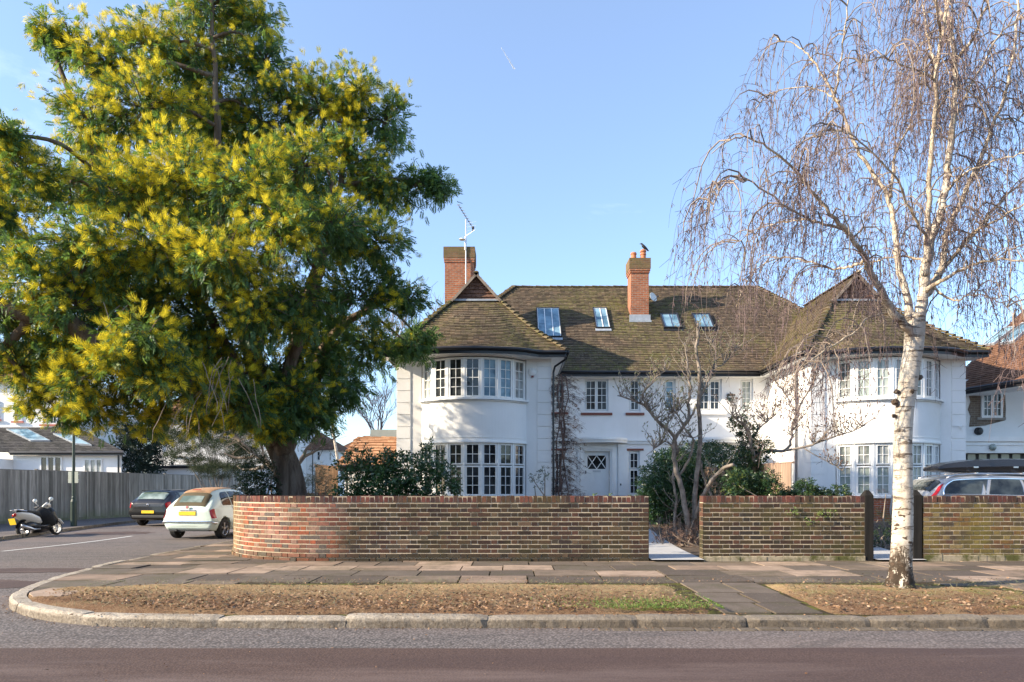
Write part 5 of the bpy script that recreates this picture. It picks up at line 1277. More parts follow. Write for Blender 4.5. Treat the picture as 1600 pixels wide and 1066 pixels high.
bl([(1455,445),(1490,470),(1520,460),(1560,470),(1590,500)], .025, .006, .1, -.7)
bl([(1493,95),(1520,60),(1540,10),(1560,-60)], .04, .015, .2, -.6)
bl([(1558,180),(1585,190),(1610,170),(1650,190)], .02, .006, .8, -.2)
bl([(1485,40),(1450,-20),(1420,-90)], .04, .015, .2, .8)
m.build('trunk', MAT['birch'], T, TO, smooth=True)
for (x, y, r, sx) in ((1398,628,.036,-1),(1401,612,.026,-1),(1397,650,.02,-1),(1437,590,.03,1),(1424,612,.03,0)):
    k_ = MB(); c = Q(x, y, BY-.085+abs(sx)*.05); d = Vector((sx*.9, -.8, .15)).normalized(); k_.tube([c-d*.02, c+d*.012, c+d*.03, c+d*.034], [r*1.2, r*1.05, r*.7, r*.15], 9, True, .9)
    for i in range(len(k_.v)): q = k_.v[i]; k_.v[i] = tuple(a+random.gauss(0, .004) for a in q)
    k_.build('knot', MAT['bark'], T, TO)
tw = MB(); br = MB(); rs = random.Random(5)
def droop(mb, a, dx, dy, up, L, r0, n=7, sides=3):
    pts = [a]; vx, vy, vz = dx, dy, up; st = L/n
    for k in range(n):
        l = math.sqrt(vx*vx+vy*vy+vz*vz)+1e-6; pts.append(pts[-1]+Vector((vx/l, vy/l, vz/l))*st+Vector((rs.gauss(0,.012), rs.gauss(0,.012), 0)))
        vx *= .70; vy *= .70; vz = vz*.7-.42
    mb.tube(pts, [r0*(1-.6*i/n) for i in range(n+1)], sides, False); return pts
for (p, r) in limbs:
    Lt = sum((b_-a_).length for a_, b_ in zip(p, p[1:]))
    for s in range(int(Lt*8.4)):
        t = rs.uniform(.12, 1)**.8; i = min(len(p)-2, int(t*(len(p)-1))); a = p[i].lerp(p[i+1], rs.random())
        if a.z < 3.2 and a.x > 2.6 and r[i] > .05: continue
        d = (p[i+1]-p[i]).normalized(); an = rs.uniform(0, 2*math.pi)
        L = rs.uniform(.35, 1.15)
        pts = droop(br, a, d.x*.8+math.cos(an)*.9, math.sin(an)*.9+d.y*.5, rs.uniform(.2, 1.0), L, .0065+.004*rs.random(), 7, 4)
        for q in range(rs.randint(5, 8)):
            b_ = pts[rs.randint(2, 7)]
            sp = droop(tw, b_, rs.gauss(0,.35)+d.x*.2, rs.gauss(0,.35), rs.uniform(-.6, .1), rs.uniform(.3, 1.0), .0029, 6, 3)
            for z in range(3):
                c = sp[rs.randint(1, 5)]; tw.tube([c, c+Vector((rs.gauss(0,.06), rs.gauss(0,.06), -rs.uniform(.03,.11)))], [.0028,.0018], 3, False)
                if z == 0: tw.tube([c+Vector((0,0,-.02)), c+Vector((rs.gauss(0,.008),0,-.055))], [.0065,.004], 4, False)
br.build('branchlets', MAT['dead_wood'], T, TO); tw.build('twigs', MAT['twig'], T, TO)
print('birch', len(tw.f))
# ---- magnolia, bare with furry buds
T = thing('magnolia_tree', 'leafless many stemmed magnolia with buds beside the pale garden path', 'tree', (3.8, 14.8, 0)); TO = T.location
m = MB(); MY = 14.8; mtips = []; bd = MB()
def ml(pts, r0, r1, d1=0., d0=0., tips=14, tw_=.45):
    n_ = len(pts); P3 = [Q(x, y, MY+d0+(d1-d0)*i/(n_-1)) for i, (x, y) in enumerate(pts)]; tips = int(tips*1.5); r0 *= .8; p, r = smooth_pts(P3, [r0+(r1-r0)*(i/(n_-1)) for i in range(n_)], 4)
    for i in range(1, len(p)-1): p[i] = p[i]+Vector((rs.gauss(0,.012), rs.gauss(0,.012), 0))
    m.tube(p, r, 8, True)
    for s in range(tips):
        t = rs.uniform(.35, 1.); i = min(len(p)-2, int(t*(len(p)-1))); a = p[i]; an = rs.uniform(0, 6.28); v = Vector((math.cos(an)*.7, math.sin(an)*.7, rs.uniform(.1, .9))); L = rs.uniform(.25, .8)*tw_*2
        q = [a]; 
        for k in range(4): v = v+Vector((rs.gauss(0,.3), rs.gauss(0,.3), .22)); q.append(q[-1]+v.normalized()*L/4)
        m.tube(q, [.012,.009,.007,.005,.004], 5, False)
        for z in range(4):
            b0 = q[rs.randint(1, 4)]; e = b0+Vector((rs.gauss(0,.07), rs.gauss(0,.07), rs.uniform(.03,.13))); m.tube([b0, e], [.004,.003], 4, False); d = (e-b0).normalized()
            bd.tube([e-d*.005, e+d*.014, e+d*.045], [.006,.014,.003], 5, False, rnd=rs.random())
ml([(1078,862),(1076,830),(1068,777),(1058,740),(1053,709),(1056,685),(1075,655),(1077,621),(1078,598),(1074,570),(1070,535)], .085, .012, -.2, 0, 22)
ml([(1082,865),(1085,800),(1089,740),(1094,689),(1092,638),(1092,588),(1089,554),(1091,505)], .075, .03, .1, .1, 8, .3)
ml([(1057,712),(1053,682),(1031,662),(1011,637),(987,625),(965,618)], .055, .010, -.7, 0, 26)
ml([(1013,640),(1004,618),(1018,598),(1031,584),(1040,575)], .022, .006, -.7, -.5, 12, .3)
ml([(1092,596),(1116,577),(1136,564),(1152,540)], .02, .005, .5, .1, 10)
ml([(1086,812),(1095,785),(1109,756),(1129,733),(1146,726)], .06, .035, -.8, 0, 3)
ml([(1075,660),(1085,640),(1100,610),(1110,585),(1120,560),(1112,530)], .03, .006, .6, 0, 14)
ml([(1056,700),(1040,690),(1025,700),(1010,712)], .02, .005, -.9, 0, 12)
ml([(1060,745),(1075,720),(1083,690),(1070,670),(1060,650),(1050,640)], .04, .008, -.5, 0, 12)
ml([(1068,860),(1055,820),(1056,780),(1052,740),(1060,700)], .05, .02, .3, .2, 6)
ml([(1084,862),(1100,815),(1112,780),(1100,750),(1096,720)], .05, .02, .4, .2, 6)
ml([(1075,658),(1062,640),(1048,655),(1035,680)], .02, .006, -.4, 0, 12)
for k in range(34):                                         # suckers at the foot
    a = Q(1070+rs.gauss(0,22), 862+rs.uniform(-8,4), MY-.2+rs.gauss(0,.2)); v = Vector((rs.gauss(-.25,.4), rs.gauss(0,.2), 1)); q = [a]
    for i in range(4): q.append(q[-1]+v.normalized()*.2); v.x += rs.gauss(0,.2)
    m.tube(q, [.01,.008,.006,.005,.003], 4, False)
m.build('trunk', MAT['magnolia_bark'], T, TO, smooth=True); bd.build('buds', MAT['pale_leaf'], T, TO)['kind'] = 'stuff'
# ---- ivy-clad magnolia in the next garden
T = thing('ivy_clad_tree', 'bare branched tree with its stem wrapped in ivy left of the grey downpipe', 'tree', (5.6, 15.0, 0)); TO = T.location
m = MB(); bd = MB(); MY = 15.0
ml([(1182,840),(1180,790),(1176,756),(1178,720),(1173,689),(1165,668),(1150,655),(1143,645)], .09, .015, -.3, 0, 22)
ml([(1178,715),(1197,704),(1227,704),(1237,682),(1244,648),(1261,615),(1278,581),(1268,560)], .055, .010, .2, 0, 26)
ml([(1227,704),(1254,699),(1278,692),(1305,682),(1330,675),(1352,664)], .035, .008, -.5, 0, 26)
ml([(1256,700),(1288,719),(1305,728),(1318,737)], .016, .005, -.3, -.1, 6, .3)
ml([(1173,690),(1185,670),(1200,658),(1212,648)], .03, .007, .2, 0, 12)
ml([(1244,648),(1230,620),(1215,600),(1205,590)], .02, .005, .3, .1, 10)
m.build('trunk', MAT['magnolia_bark'], T, TO, smooth=True); bd.build('buds', MAT['brown_leaf'], T, TO)['kind'] = 'stuff'
ip, idr = [], []
for (px, py, r, n_) in [(1180,800,.42,260),(1178,765,.42,300),(1176,730,.38,300),(1175,700,.30,240),(1168,675,.22,130),(1152,660,.16,70),(1195,700,.16,60),(1190,780,.5,160),(1160,720,.3,120)]:
    a, d = ball_pts(P(px, py, MY), r, n_, .3); ip.append(a); idr.append(d)
sprigs('ivy_leaves', np.concatenate(ip), np.concatenate(idr)+np.array([0,0,-.3]), RNG.uniform(.08, .15, sum(len(a) for a in ip)), SMALL+CLU[:1], MAT['ivy'], T, TO, seed=8)
# ================================================================ shrubs
def shrub(name, label, cat, base, lobes, mat, size, tpls, group=None, stems=6, stem_mat='dead_wood', dens=260, droop_=0., up=0., shell=.35, seed=1):
    T = thing(name, label, cat, base, group); o = T.location; ps, ds = [], []; m = MB(); rg = np.random.default_rng(seed)
    for c, r in lobes:
        r_ = np.asarray(r)*np.ones(3); N = int(dens*(r_[0]*r_[2]+r_[0]*r_[1]+r_[1]*r_[2])/3*4); a, d = ball_pts(c, r_, N, shell, rg)
        nz_ = np.sin(a[:, 0]*7+seed)*np.sin(a[:, 2]*8+1)*np.sin(a[:, 1]*7); keep = nz_ > -.45; a, d = a[keep], d[keep]; ps.append(a); ds.append(d)
    for i in range(stems):
        c, r = lobes[i % len(lobes)]; e = Vector(c)+Vector((rs.gauss(0,.15), rs.gauss(0,.15), 0)); b = Vector(base)+Vector((rs.gauss(0,.12), rs.gauss(0,.1), 0)); m.tube([b, b.lerp(e, .5)+Vector((rs.gauss(0,.08), 0, 0)), e], [.025,.018,.008], 6, False)
    ps, ds = np.concatenate(ps), np.concatenate(ds); ds = ds+np.array([0, 0, up-droop_])
    if stems: m.build('stems', MAT[stem_mat], T, o)
    sprigs('foliage', ps, ds, rg.uniform(size*.7, size*1.2, len(ps)), tpls, MAT[mat], T, o, seed=seed); return T
def lb(l, Y): return [((P(px, py, Y+dy)), (rx*Y/F, ry_*Y/F if False else rx*Y/F*.9, rz*Y/F)) for px, py, dy, rx, rz in l for ry_ in (0,)]
shrub('laurel_bush', 'large dark green evergreen bush in front of the left bay window', 'bush', (-2.6, 13.6, 0), lb([(560,745,.2,36,40),(590,760,0,40,36),(625,740,.1,40,36),(655,750,0,40,40),(690,765,0,26,30),(545,770,0,26,26),(620,775,0,50,26),(670,720,.2,22,24),(600,725,.2,20,18),(565,715,.3,18,14),(700,745,.1,14,20),(675,700,.2,10,10)], 13.6), 'laurel', .16, CLU, dens=300, seed=31)
shrub('camellia_bush', 'dark glossy camellia bush left of the mimosa trunk, behind the wall end', 'bush', (-4.95, 14.0, 0), lb([(395,755,0,24,30),(415,745,.3,22,30),(400,730,.2,22,22),(385,775,0,18,22),(425,770,.4,18,24),(440,740,.9,16,24)], 14.0), 'camellia', .11, CLU, dens=480, seed=32)
shrub('olive_bush', 'pale grey green bush just right of the mimosa trunk', 'bush', (-4.6, 16.5, 0), lb([(492,742,0,20,18),(500,770,0,22,20),(480,765,.2,16,26),(505,750,.2,14,16)], 16.5), 'olive', .10, [tpl_cluster(77, 9, .5, .09, .9)], dens=520, seed=33)
shrub('round_evergreen_bush', 'big rounded evergreen bush behind the magnolia stems, right of the door window', 'bush', (5.1, 19.8, 0), lb([(1030,760,-1,34,40),(1045,740,-.5,40,34),(1060,750,0,44,40),(1080,745,.2,40,36),(1020,780,-1,26,30),(1045,785,-1,40,34),(1105,735,.3,34,28),(1050,715,0,26,14)], 19.5), 'laurel', .15, CLU, dens=330, seed=34)
shrub('ivy_on_fence', 'mass of ivy spilling over the pinkish dividing fence', 'climbing plant', (5.4, 17.5, 0), lb([(1105,705,0,36,14),(1130,712,-.8,30,14),(1150,715,-1.6,26,14),(1135,740,-1.2,14,26),(1115,760,-.6,18,20),(1165,730,-2.4,14,24),(1080,705,1,34,14),(1150,770,-2,12,18)], 17.3), 'ivy', .12, SMALL+CLU[:1], dens=420, stems=3, seed=35)
shrub('low_hedge', 'low row of dark evergreen plants behind the short mossy wall', 'hedge', (6.2, 12.5, 0), lb([(1150+18*i, 782-6*math.sin(i*1.3)-(8 if i % 3 == 0 else 0)-(14 if i < 4 else 0), .1*(i % 3), 16, 18+(8 if i < 4 else 0)) for i in range(10)], 12.6), 'ivy', .10, CLU, dens=1500, seed=36)
shrub('lollipop_shrub', 'small dry tuft of a plant showing through the right gateway, above a thin stem', 'shrub', P(1379,852,14.5), lb([(1379,772,0,15,10)], 14.5), 'brown_leaf', .07, NEED, dens=300, stems=1, seed=37)
m = None
shrub('rosemary_bush', 'upright grey green bush seen through the right gateway', 'shrub', P(1372,842,15.5), lb([(1372,812,0,18,16)], 15.5), 'pine', .13, NEED, dens=400, stems=2, up=1.2, seed=38)
shrub('clipped_dark_shrub', 'dark rounded shrub on the ground inside the right gateway', 'shrub', P(1376,862,13.6), lb([(1374,840,0,20,20),(1392,836,.3,14,20)], 13.6), 'camellia', .07, SMALL, dens=700, stems=2, seed=39)
shrub('sapling', 'thin young tree with pale leaves against the left wing wall', 'sapling', P(843,812,15.5), lb([(843,745,0,14,13),(838,758,0,8,12),(850,735,0,7,7),(855,750,0,8,8)], 15.5), 'olive', .10, CLU, dens=130, stems=3, seed=40)
shrub('bare_undergrowth', 'tangle of dry brown stems and dead leaves at the foot of the magnolia', 'undergrowth', (3.7, 14.0, 0), lb([(1050,835,0,30,14),(1075,850,0,26,12),(1035,850,.5,16,10),(1090,835,.4,16,14)], 14.0), 'brown_leaf', .11, NEED+CLU[:1], dens=240, stems=8, up=.9, seed=41)
for i, (px, lab) in enumerate([(925, 'tuft of green leaves showing over the wall in front of the door, left'), (950, 'tuft of green leaves showing over the wall in front of the door, right'), (985, 'low green tuft over the wall below the narrow side window')]):
    shrub('garden_plant', lab, 'plant', P(px, 800, 12.2), lb([(px, 781, 0, 11, 5)], 12.2), 'fresh', .08, CLU, 'small plants behind the wall', dens=500, stems=2, seed=50+i)
# tufts growing out of the middle wall
shrub('wall_fern', 'straggly pale green plant growing out of the top courses of the short mossy wall', 'plant', (5.1, 11.46, .8), [((P(1262,800,11.44)), (.42,.05,.07)), ((P(1290,802,11.44)), (.25,.05,.06)), ((P(1270,812,11.43)), (.14,.05,.09))], 'fresh', .05, SMALL+NEED[:1], dens=900, stems=0, seed=61)
# climber on the downpipe: brown dry wisteria
T = thing('wisteria', 'tangled brown leafless climber beside the black downpipe', 'climbing plant', (1.5, 21.9, 0)); o = T.location; m = MB(); ps = []; ds = []
for k in range(5):
    q = [Vector((1.42+.06*k, 21.75+.03*k, .1))]
    for i in range(14): q.append(q[-1]+Vector((rs.gauss(0,.05)+(1.5+.05*k-q[-1].x)*.3, rs.gauss(0,.02), .34)))
    m.tube(q, .02, 5, False)
for k in range(270):
    z = rs.uniform(.4, 4.9); a = Vector((1.5+rs.gauss(0,.05), 21.75+rs.random()*.5, z)); s = rs.choice((-1, 1, 1)); L = rs.uniform(.25, .95)*(.7 if s < 0 else 1); q = [a]; v = Vector((s, rs.gauss(0,.4), rs.uniform(.0,.5)))
    for i in range(5): q.append(q[-1]+v.normalized()*L/5); v.z -= .28; v.x += rs.gauss(0,.15)
    m.tube(q, [.008,.007,.005,.004,.003,.002], 4, False)
    for z_ in range(5): b_ = q[rs.randint(1,5)]; m.tube([b_, b_+Vector((rs.gauss(0,.12), rs.gauss(0,.05), -rs.uniform(.02,.16)))], [.004,.002], 3, False); ps.append(tuple(b_)); ds.append((rs.gauss(0,1), rs.gauss(0,.5), -.8))
m.build('stems', MAT['brown_twig'], T, o); sprigs('dry_leaves', ps, ds, RNG.uniform(.07,.15,len(ps)), NEED+SMALL[:1], MAT['brown_leaf'], T, o)
# ================================================================ background trees
def bare_tree(label, base, h, spread, r0, mat='dead_wood', seed=0, group='bare trees in the distance', gen=5, tr=.35, white=False):
    r = random.Random(seed); T = thing('bare_tree', label, 'tree', base, group); m = MB(); t2 = MB(); o = T.location
    def rec(a, d, L, rad, g):
        mb = m if g < 2 else t2; q = [a]; v = d.copy()
        for i in range(3): v = (v+Vector((r.gauss(0,.12), r.gauss(0,.12), r.gauss(.05,.08)))).normalized(); q.append(q[-1]+v*L/3)
        mb.tube(q, [rad, rad*.85, rad*.72, rad*.6], 6 if g < 2 else 3, False)
        if g >= gen: return
        for k in range(4 if g else 5):
            an = r.uniform(0, 6.28); s = spread*r.uniform(.6, 1.2); e = (v+Vector((math.cos(an)*s, math.sin(an)*s, r.uniform(-.1,.3)))).normalized()
            rec(q[r.choice((2,3,3))] if k else q[3], e, L*r.uniform(.62,.85), rad*.55, g+1)
    rec(Vector(base), Vector((0,0,1)), h*tr, r0, 0)
    m.build('trunk', MAT['birch' if white else mat], T, o); t2.build('branches', MAT[mat], T, o)
bare_tree('leafless tree rising above the garage roof, its twigs a pale haze', P(528,720,42), 7.0, .5, .10, 'twig', 12, tr=.33, white=True)
bare_tree('leafless tree whose branches reach out beside the left edge of the house', P(640,720,36), 9.0, .75, .14, 'dead_wood', 4, gen=4)
bare_tree('leafless tree behind the red roofed house, left of the garage', P(590,740,60), 8.0, .6, .16, 'twig', 6, gen=4)
T = thing('low_bare_tree', 'low spreading bare tree behind the camellia with crooked dark branches', 'tree', (-6.4, 19, 0)); m = MB()
for pts in ([(445,790),(430,740),(400,712),(375,690),(352,680)], [(440,770),(470,720),(492,705),(515,690),(530,680)], [(430,740),(415,715),(405,690),(390,668)], [(400,712),(372,716),(350,708)], [(470,720),(480,700),(500,682)], [(405,690),(425,672),(440,660)], [(375,690),(360,672),(350,650)], [(412,730),(385,735),(370,728)]):
    limb(m, [P(x, y, 19) for x, y in pts], [.055-.04*i/(len(pts)-1) for i in range(len(pts))], 6, 4, .3, .06)
for k in range(70):
    a = P(rs.uniform(350,530), rs.uniform(655,720), 19+rs.gauss(0,.5)); m.tube([a, a+Vector((rs.gauss(0,.25), 0, rs.uniform(.05,.3))), a+Vector((rs.gauss(0,.45), rs.gauss(0,.2), rs.uniform(.2,.6)))], [.01,.007,.004], 4, False)
m.build('branches', MAT['magnolia_bark'], T, T.location)
shrub('pine_tree', 'open pine with flat grey green needle clouds beyond the grey fence', 'tree', P(345,800,34), lb([(275,668,0,26,9),(300,690,0,30,8),(330,675,.5,34,10),(290,712,0,26,7),(355,700,0,36,12),(320,725,0,24,8),(385,690,.5,28,12),(345,735,0,40,8),(390,715,.6,30,12),(310,650,0,30,8),(365,660,1,40,12),(270,690,0,16,5)], 34), 'pine', .30, NEED, stems=12, stem_mat='magnolia_bark', dens=260, up=.3, seed=70)
T = shrub('dark_conifer', 'dark dense conifer behind the slate roofed extension', 'tree', P(215,790,44), lb([(210,700,0,22,34),(225,690,1,22,44),(205,670,0,20,30),(235,720,1,14,40),(195,725,0,10,20),(218,740,0,26,20)], 44), 'conifer', .5, NEED+CLU[:2], stems=2, dens=60, seed=71)
shrub('dark_conifer', 'dark conifer filling the gap above the pale garden shed wall', 'tree', P(255,780,50), lb([(250,700,0,18,30),(245,670,0,16,26)], 50), 'conifer', .5, NEED+CLU[:2], stems=2, dens=60, seed=72)

# ================================================================ houses beyond the side street
def simple_win(parent, off, p, W, Hh, ncol=1, cols=2, rows=3, sill=None, ax=(1,0,0), nrm=(0,-1,0), gl='glass', mat='paint'):
    g = .05; cw = (W-2*g-(ncol-1)*.05)/ncol; L = [(g+i*(cw+.05), g+i*(cw+.05)+cw, g, Hh-g, cols, rows, gl) for i in range(ncol)]
    p = Vector(p)+Vector(nrm)*.045
    w_ = window(parent, off, p, ax, nrm, W, Hh, L, fr=.05, bar=.022, mat=mat)
    if sill: m = MB(); p = Vector(p); m.obox(p+Vector((0,0,-.12))-Vector(ax)*.12+Vector(nrm)*.0, Vector(ax)*(W+.24), Vector(nrm)*.09, (0,0,.10)); m.build('sill', MAT[sill], w_, off)
MAT['red_sill'] = plain('red_sill', (.38,.07,.05), .6)
Bg = thing('white_house', 'white house with red window sills and a slate roofed extension behind the grey fence', 'house', (-28, 42, 0)); o = Bg.location
YA = 41.; YB = 44.
m = MB(); m.box((P(-200,0,YB).x, YB, -.3), (P(118,0,YB).x, YB+8, 8.2)); m.build('wall', MAT['render'], Bg, o)
m = MB(); q_ = [(P(20,0,YA).x,YA), (P(190,0,YA).x,YA), (P(188,0,YB).x,YB), (P(20,0,YA).x,YB)]; m.add([(x_,y_,-.3) for x_, y_ in q_]+[(x_,y_,3.25) for x_, y_ in q_], [(0,1,5,4),(1,2,6,5),(2,3,7,6),(3,0,4,7),(4,5,6,7)]); m.box((P(-120,0,YA-1.5).x, YA-1.5, -.3), (P(20,0,YA).x, YB, 3.0)); m.build('extension_wall', MAT['render'], Bg, o)
a = P(15,706,YA-.4); b = P(194,709,YA-.4); b.z = a.z; c = P(120,679,YB-.1); d = P(-10,663,YB-.1); c.z = d.z = P(0,668,YB).z
m = MB(); tiled(m, quadS(a, b, c, d), 8, 3.6, gauge=.22, tw=.3, t=.02, seed=9); b_ = P(192,0,YB); tiled(m, quadS(b, Vector((b_.x,YB,b.z)), Vector((c.x,YB,c.z)), c), 3, 4, gauge=.25, tw=.3, t=.02, seed=10)
a2 = P(-120,700,YA-2); tiled(m, quadS((a2.x,YA-1.9,a.z), (a.x+.02,YA-.4,a.z), d, (a2.x,YB-.1,d.z)), 5, 3.6, gauge=.22, tw=.3, t=.02, seed=11)
rf = m.build('roof', MAT['slate'], Bg, o)
m = MB(); m.tube([(a.x,a.y-.05,a.z-.05), (b.x,b.y-.05,a.z-.05)], .07, 7); m.box((a.x,a.y,a.z-.2), (b.x,a.y+.04,a.z+.0)); m.tube([(P(186,0,YA).x,YA-.08,a.z-.1), (P(186,0,YA).x,YA-.08,0)], .05, 6); m.build('gutter', MAT['black_gutter'], Bg, o)
def onp(px, py, A, B, C):                                   # sight line meets the plane A,B,C
    n_ = (B-A).cross(C-A); d_ = Vector(((px-800)/F, 1, (765-py)/F)); t = n_.dot(A-Vector((0,0,EYE)))/n_.dot(d_); return Vector((0,0,EYE))+d_*t
for q in ([(12,673),(44,673),(77,690),(48,690)], [(85,680),(114,682),(142,697),(118,695)]):
    V4 = [onp(x, y, a, b, c) for x, y in q]; nn = (b-a).cross(c-a).normalized(); nn = nn if nn.z > 0 else -nn
    m = MB(); cc = sum(V4, Vector())/4; out = [cc+(v-cc)*1.06 for v in V4]
    m.add([v+nn*.12 for v in out]+[v+nn*.0 for v in out]+[v+nn*.12 for v in V4], [(0,1,5,4),(1,2,6,5),(2,3,7,6),(3,0,4,7),(0,8,9,1),(1,9,10,2),(2,10,11,3),(3,11,8,0)])
    w_ = m.build('rooflight', MAT['lead'], Bg, o); g = MB(); g.add([v+nn*.10 for v in V4], [(0,1,2,3)]); g.build('pane', MAT['glass_sky'], w_, o)
k = YB/F
simple_win(Bg, o, P(22,658,YB-.02), 13*k, 27*k, 1, 2, 3, 'red_sill'); simple_win(Bg, o, P(66,663,YB-.02), 24*k, 26*k, 2, 2, 3, 'red_sill'); simple_win(Bg, o, P(-30,655,YB-.02), 30*k, 28*k, 2, 2, 3, 'red_sill')
k = YA/F
simple_win(Bg, o, P(63,748,YA-.02), 34*k, 35*k, 3, 1, 1, None, gl='glass'); simple_win(Bg, o, P(131,748,YA-.02), 29*k, 31*k, 3, 1, 1, None, gl='glass_curtain')
m = MB(); a3 = P(-200,0,YB).x; b3 = P(122,0,YB).x; tiled(m, quadS((a3,YB-.4,8.1), (b3,YB-.4,8.1), (b3-3,YB+4,11.5), (a3,YB+4,11.5)), 12, 5.5, gauge=.25, tw=.3, seed=12); m.build('main_roof', MAT['tiles_neighbour'], Bg, o)
# second white house with the flat roofed shed
B2 = thing('white_house', 'white house half hidden behind the pine, above a low white shed', 'house', (-25, 56, 0)); o = B2.location; Y = 56.
m = MB(); m.box((P(236,0,Y).x, Y, -.3), (P(445,0,Y).x, Y+9, 7.4)); m.build('wall', MAT['render'], B2, o); k = Y/F
simple_win(B2, o, P(250,704,Y-.02), 5*k, 12*k, 1, 1, 1); simple_win(B2, o, P(405,700,Y-.02), 14*k, 18*k, 1, 2, 3)
m = MB(); m.box((P(270,0,Y).x, Y-.08, P(0,714,Y).z-.08), (P(290,0,Y).x, Y, P(0,714,Y).z+.04)); m.box((P(263,0,Y).x, Y-.05, P(0,727,Y).z), (P(300,0,Y).x, Y, P(0,727,Y).z+.05)); m.build('ledge', MAT['black_gutter'], B2, o)
m = MB(); x0_, x1_ = P(228,0,Y).x, P(452,0,Y).x; tiled(m, quadS((x0_,Y-.5,7.3), (x1_,Y-.5,7.3), (x1_-4,Y+4.5,11), (x0_+4,Y+4.5,11)), 10, 5.5, gauge=.3, tw=.35, seed=14); m.build('roof', MAT['tiles_neighbour'], B2, o)
B3 = thing('flat_roofed_shed', 'low white shed with a dark flat roof edge behind the grey fence', 'shed', (-22, 48, 0)); o = B3.location; Y = 48.
m = MB(); m.box((P(229,0,Y).x, Y, -.3), (P(440,0,Y).x, Y+4, P(0,732,Y).z)); m.build('wall', MAT['render'], B3, o); m = MB(); m.box((P(227,0,Y).x, Y-.2, P(0,732,Y).z), (P(442,0,Y).x, Y+4.2, P(0,728,Y).z)); m.build('roof_edge', MAT['black_gutter'], B3, o)
# red roofed house seen past the trunk
B4 = thing('red_roofed_house', 'white house with a hipped red brown roof seen between the mimosa trunk and the garage', 'house', (-21, 62, 0)); o = B4.location; Y = 62.
z0_ = P(0,703,Y).z; z1_ = P(0,676,Y+4).z; xa, xb = P(425,0,Y).x, P(526,0,Y).x
m = MB(); m.box((xa+.4, Y, -.3), (xb-.4, Y+9, z0_)); m.build('wall', MAT['render'], B4, o)
m = MB(); c0 = Vector((xa,Y-.4,z0_)); c1_ = Vector((xb,Y-.4,z0_)); c2_ = Vector((xb-3.2,Y+4,z1_+.3)); c3 = Vector((xa+2,Y+4,z1_+.3)); tiled(m, quadS(c0, c1_, c2_, c3), 6, 5, gauge=.3, tw=.35, seed=15); tiled(m, quadS(c1_, (xb,Y+9,z0_), (xb-3.2,Y+5,z1_+.3), c2_), 8, 5, gauge=.3, tw=.35, seed=16); m.build('roof', MAT['tiles_neighbour'], B4, o)
k = Y/F; simple_win(B4, o, P(495,720,Y-.02), 6*k, 15*k, 1, 1, 2); simple_win(B4, o, P(514,720,Y-.02), 4*k, 13*k, 1, 1, 2); simple_win(B4, o, P(470,722,Y-.02), 10*k, 16*k, 2, 1, 2)
m = MB(); m.box((P(488,0,Y).x,Y-.06,0), (P(489,0,Y).x,Y,z0_)); m.build('downpipe', MAT['black_gutter'], B4, o)
B5 = thing('distant_house', 'distant roof with a small brick chimney above the garage ridge', 'house', (-17, 84, 0)); o = B5.location; Y = 84.
m = MB(); x0_, x1_ = P(520,0,Y).x, P(612,0,Y).x; tiled(m, quadS((x0_,Y,P(0,705,Y).z), (x1_,Y,P(0,705,Y).z), (x1_-3,Y+4,P(0,681,Y+4).z), (x0_+3,Y+4,P(0,681,Y+4).z)), 7, 5, gauge=.3, tw=.4, seed=17); m.build('roof', MAT['tiles_neighbour'], B5, o)
m = MB(); m.box((x0_+.5,Y+.4,-.3), (x1_-.5,Y+6,P(0,705,Y).z)); m.build('wall', MAT['render'], B5, o); m = MB(); m.box((P(570,0,Y).x,Y+3,4), (P(579,0,Y).x,Y+4,P(0,675,Y).z)); m.build('chimney', MAT['plinth'], B5, o, uv=True)
# ---- the neighbour on the right
N_ = thing('neighbour_house', 'house with a plain brown tiled roof and a bare brick patch at the right edge', 'house', (17.5, 24, 0)); o = N_.location; Y = 23.6
ax0 = P(1509,0,Y).x-.6
m = MB(); m.box((ax0, Y, -.2), (30, 34, 5.0)); m.build('wall', MAT['render'], N_, o)
e0 = P(1512,608,Y-.5); eR = Vector((30, Y-.5-.0, e0.z))
# eave runs towards the camera side, rising to the right in the picture
eR = P(1660,582,Y-2.6); eL = P(1512,606,Y-.4); zE = eL.z; eR = Vector((eR.x, (zE-EYE)*F/(765-582), zE)); eR.x = (1660-800)*eR.y/F
dE = (eR-eL); perp = Vector((-dE.y, dE.x, 0)).normalized(); perp = perp if perp.y > 0 else -perp
run = 7.; top0 = eL+perp*run*.3-dE.normalized()*.0; S_n = lambda u, v: eL-dE*.35+dE*1.9*u+(perp*6.2+Vector((0,0,5.2)))*v
m = MB(); tiled(m, S_n, 9, 8, gauge=.13, tw=.17, t=.02, seed=18); rf = m.build('roof', MAT['tiles_neighbour'], N_, o)
m = MB(); m.tube([eL-dE*.3-Vector((0,0,.05)), eR+dE*.4-Vector((0,0,.05))], .06, 7); m.obox(eL-dE*.3+perp*.05-Vector((0,0,.2)), dE*1.6, perp*.04, (0,0,.2)); m.build('gutter', MAT['black_gutter'], N_, o)
m = MB(); m.obox(eL-dE*.3+perp*.09-Vector((0,0,.22)), dE*1.6, perp*.9, (0,0,.03)); m.build('soffit', MAT['paint'], N_, o)
nv = (S_n(1,0)-S_n(0,0)).cross(S_n(.5,1)-S_n(.5,0)).normalized(); nv = nv if nv.z > 0 else -nv
pA, pB, pC = S_n(0,0), S_n(1,0), S_n(.5,1)
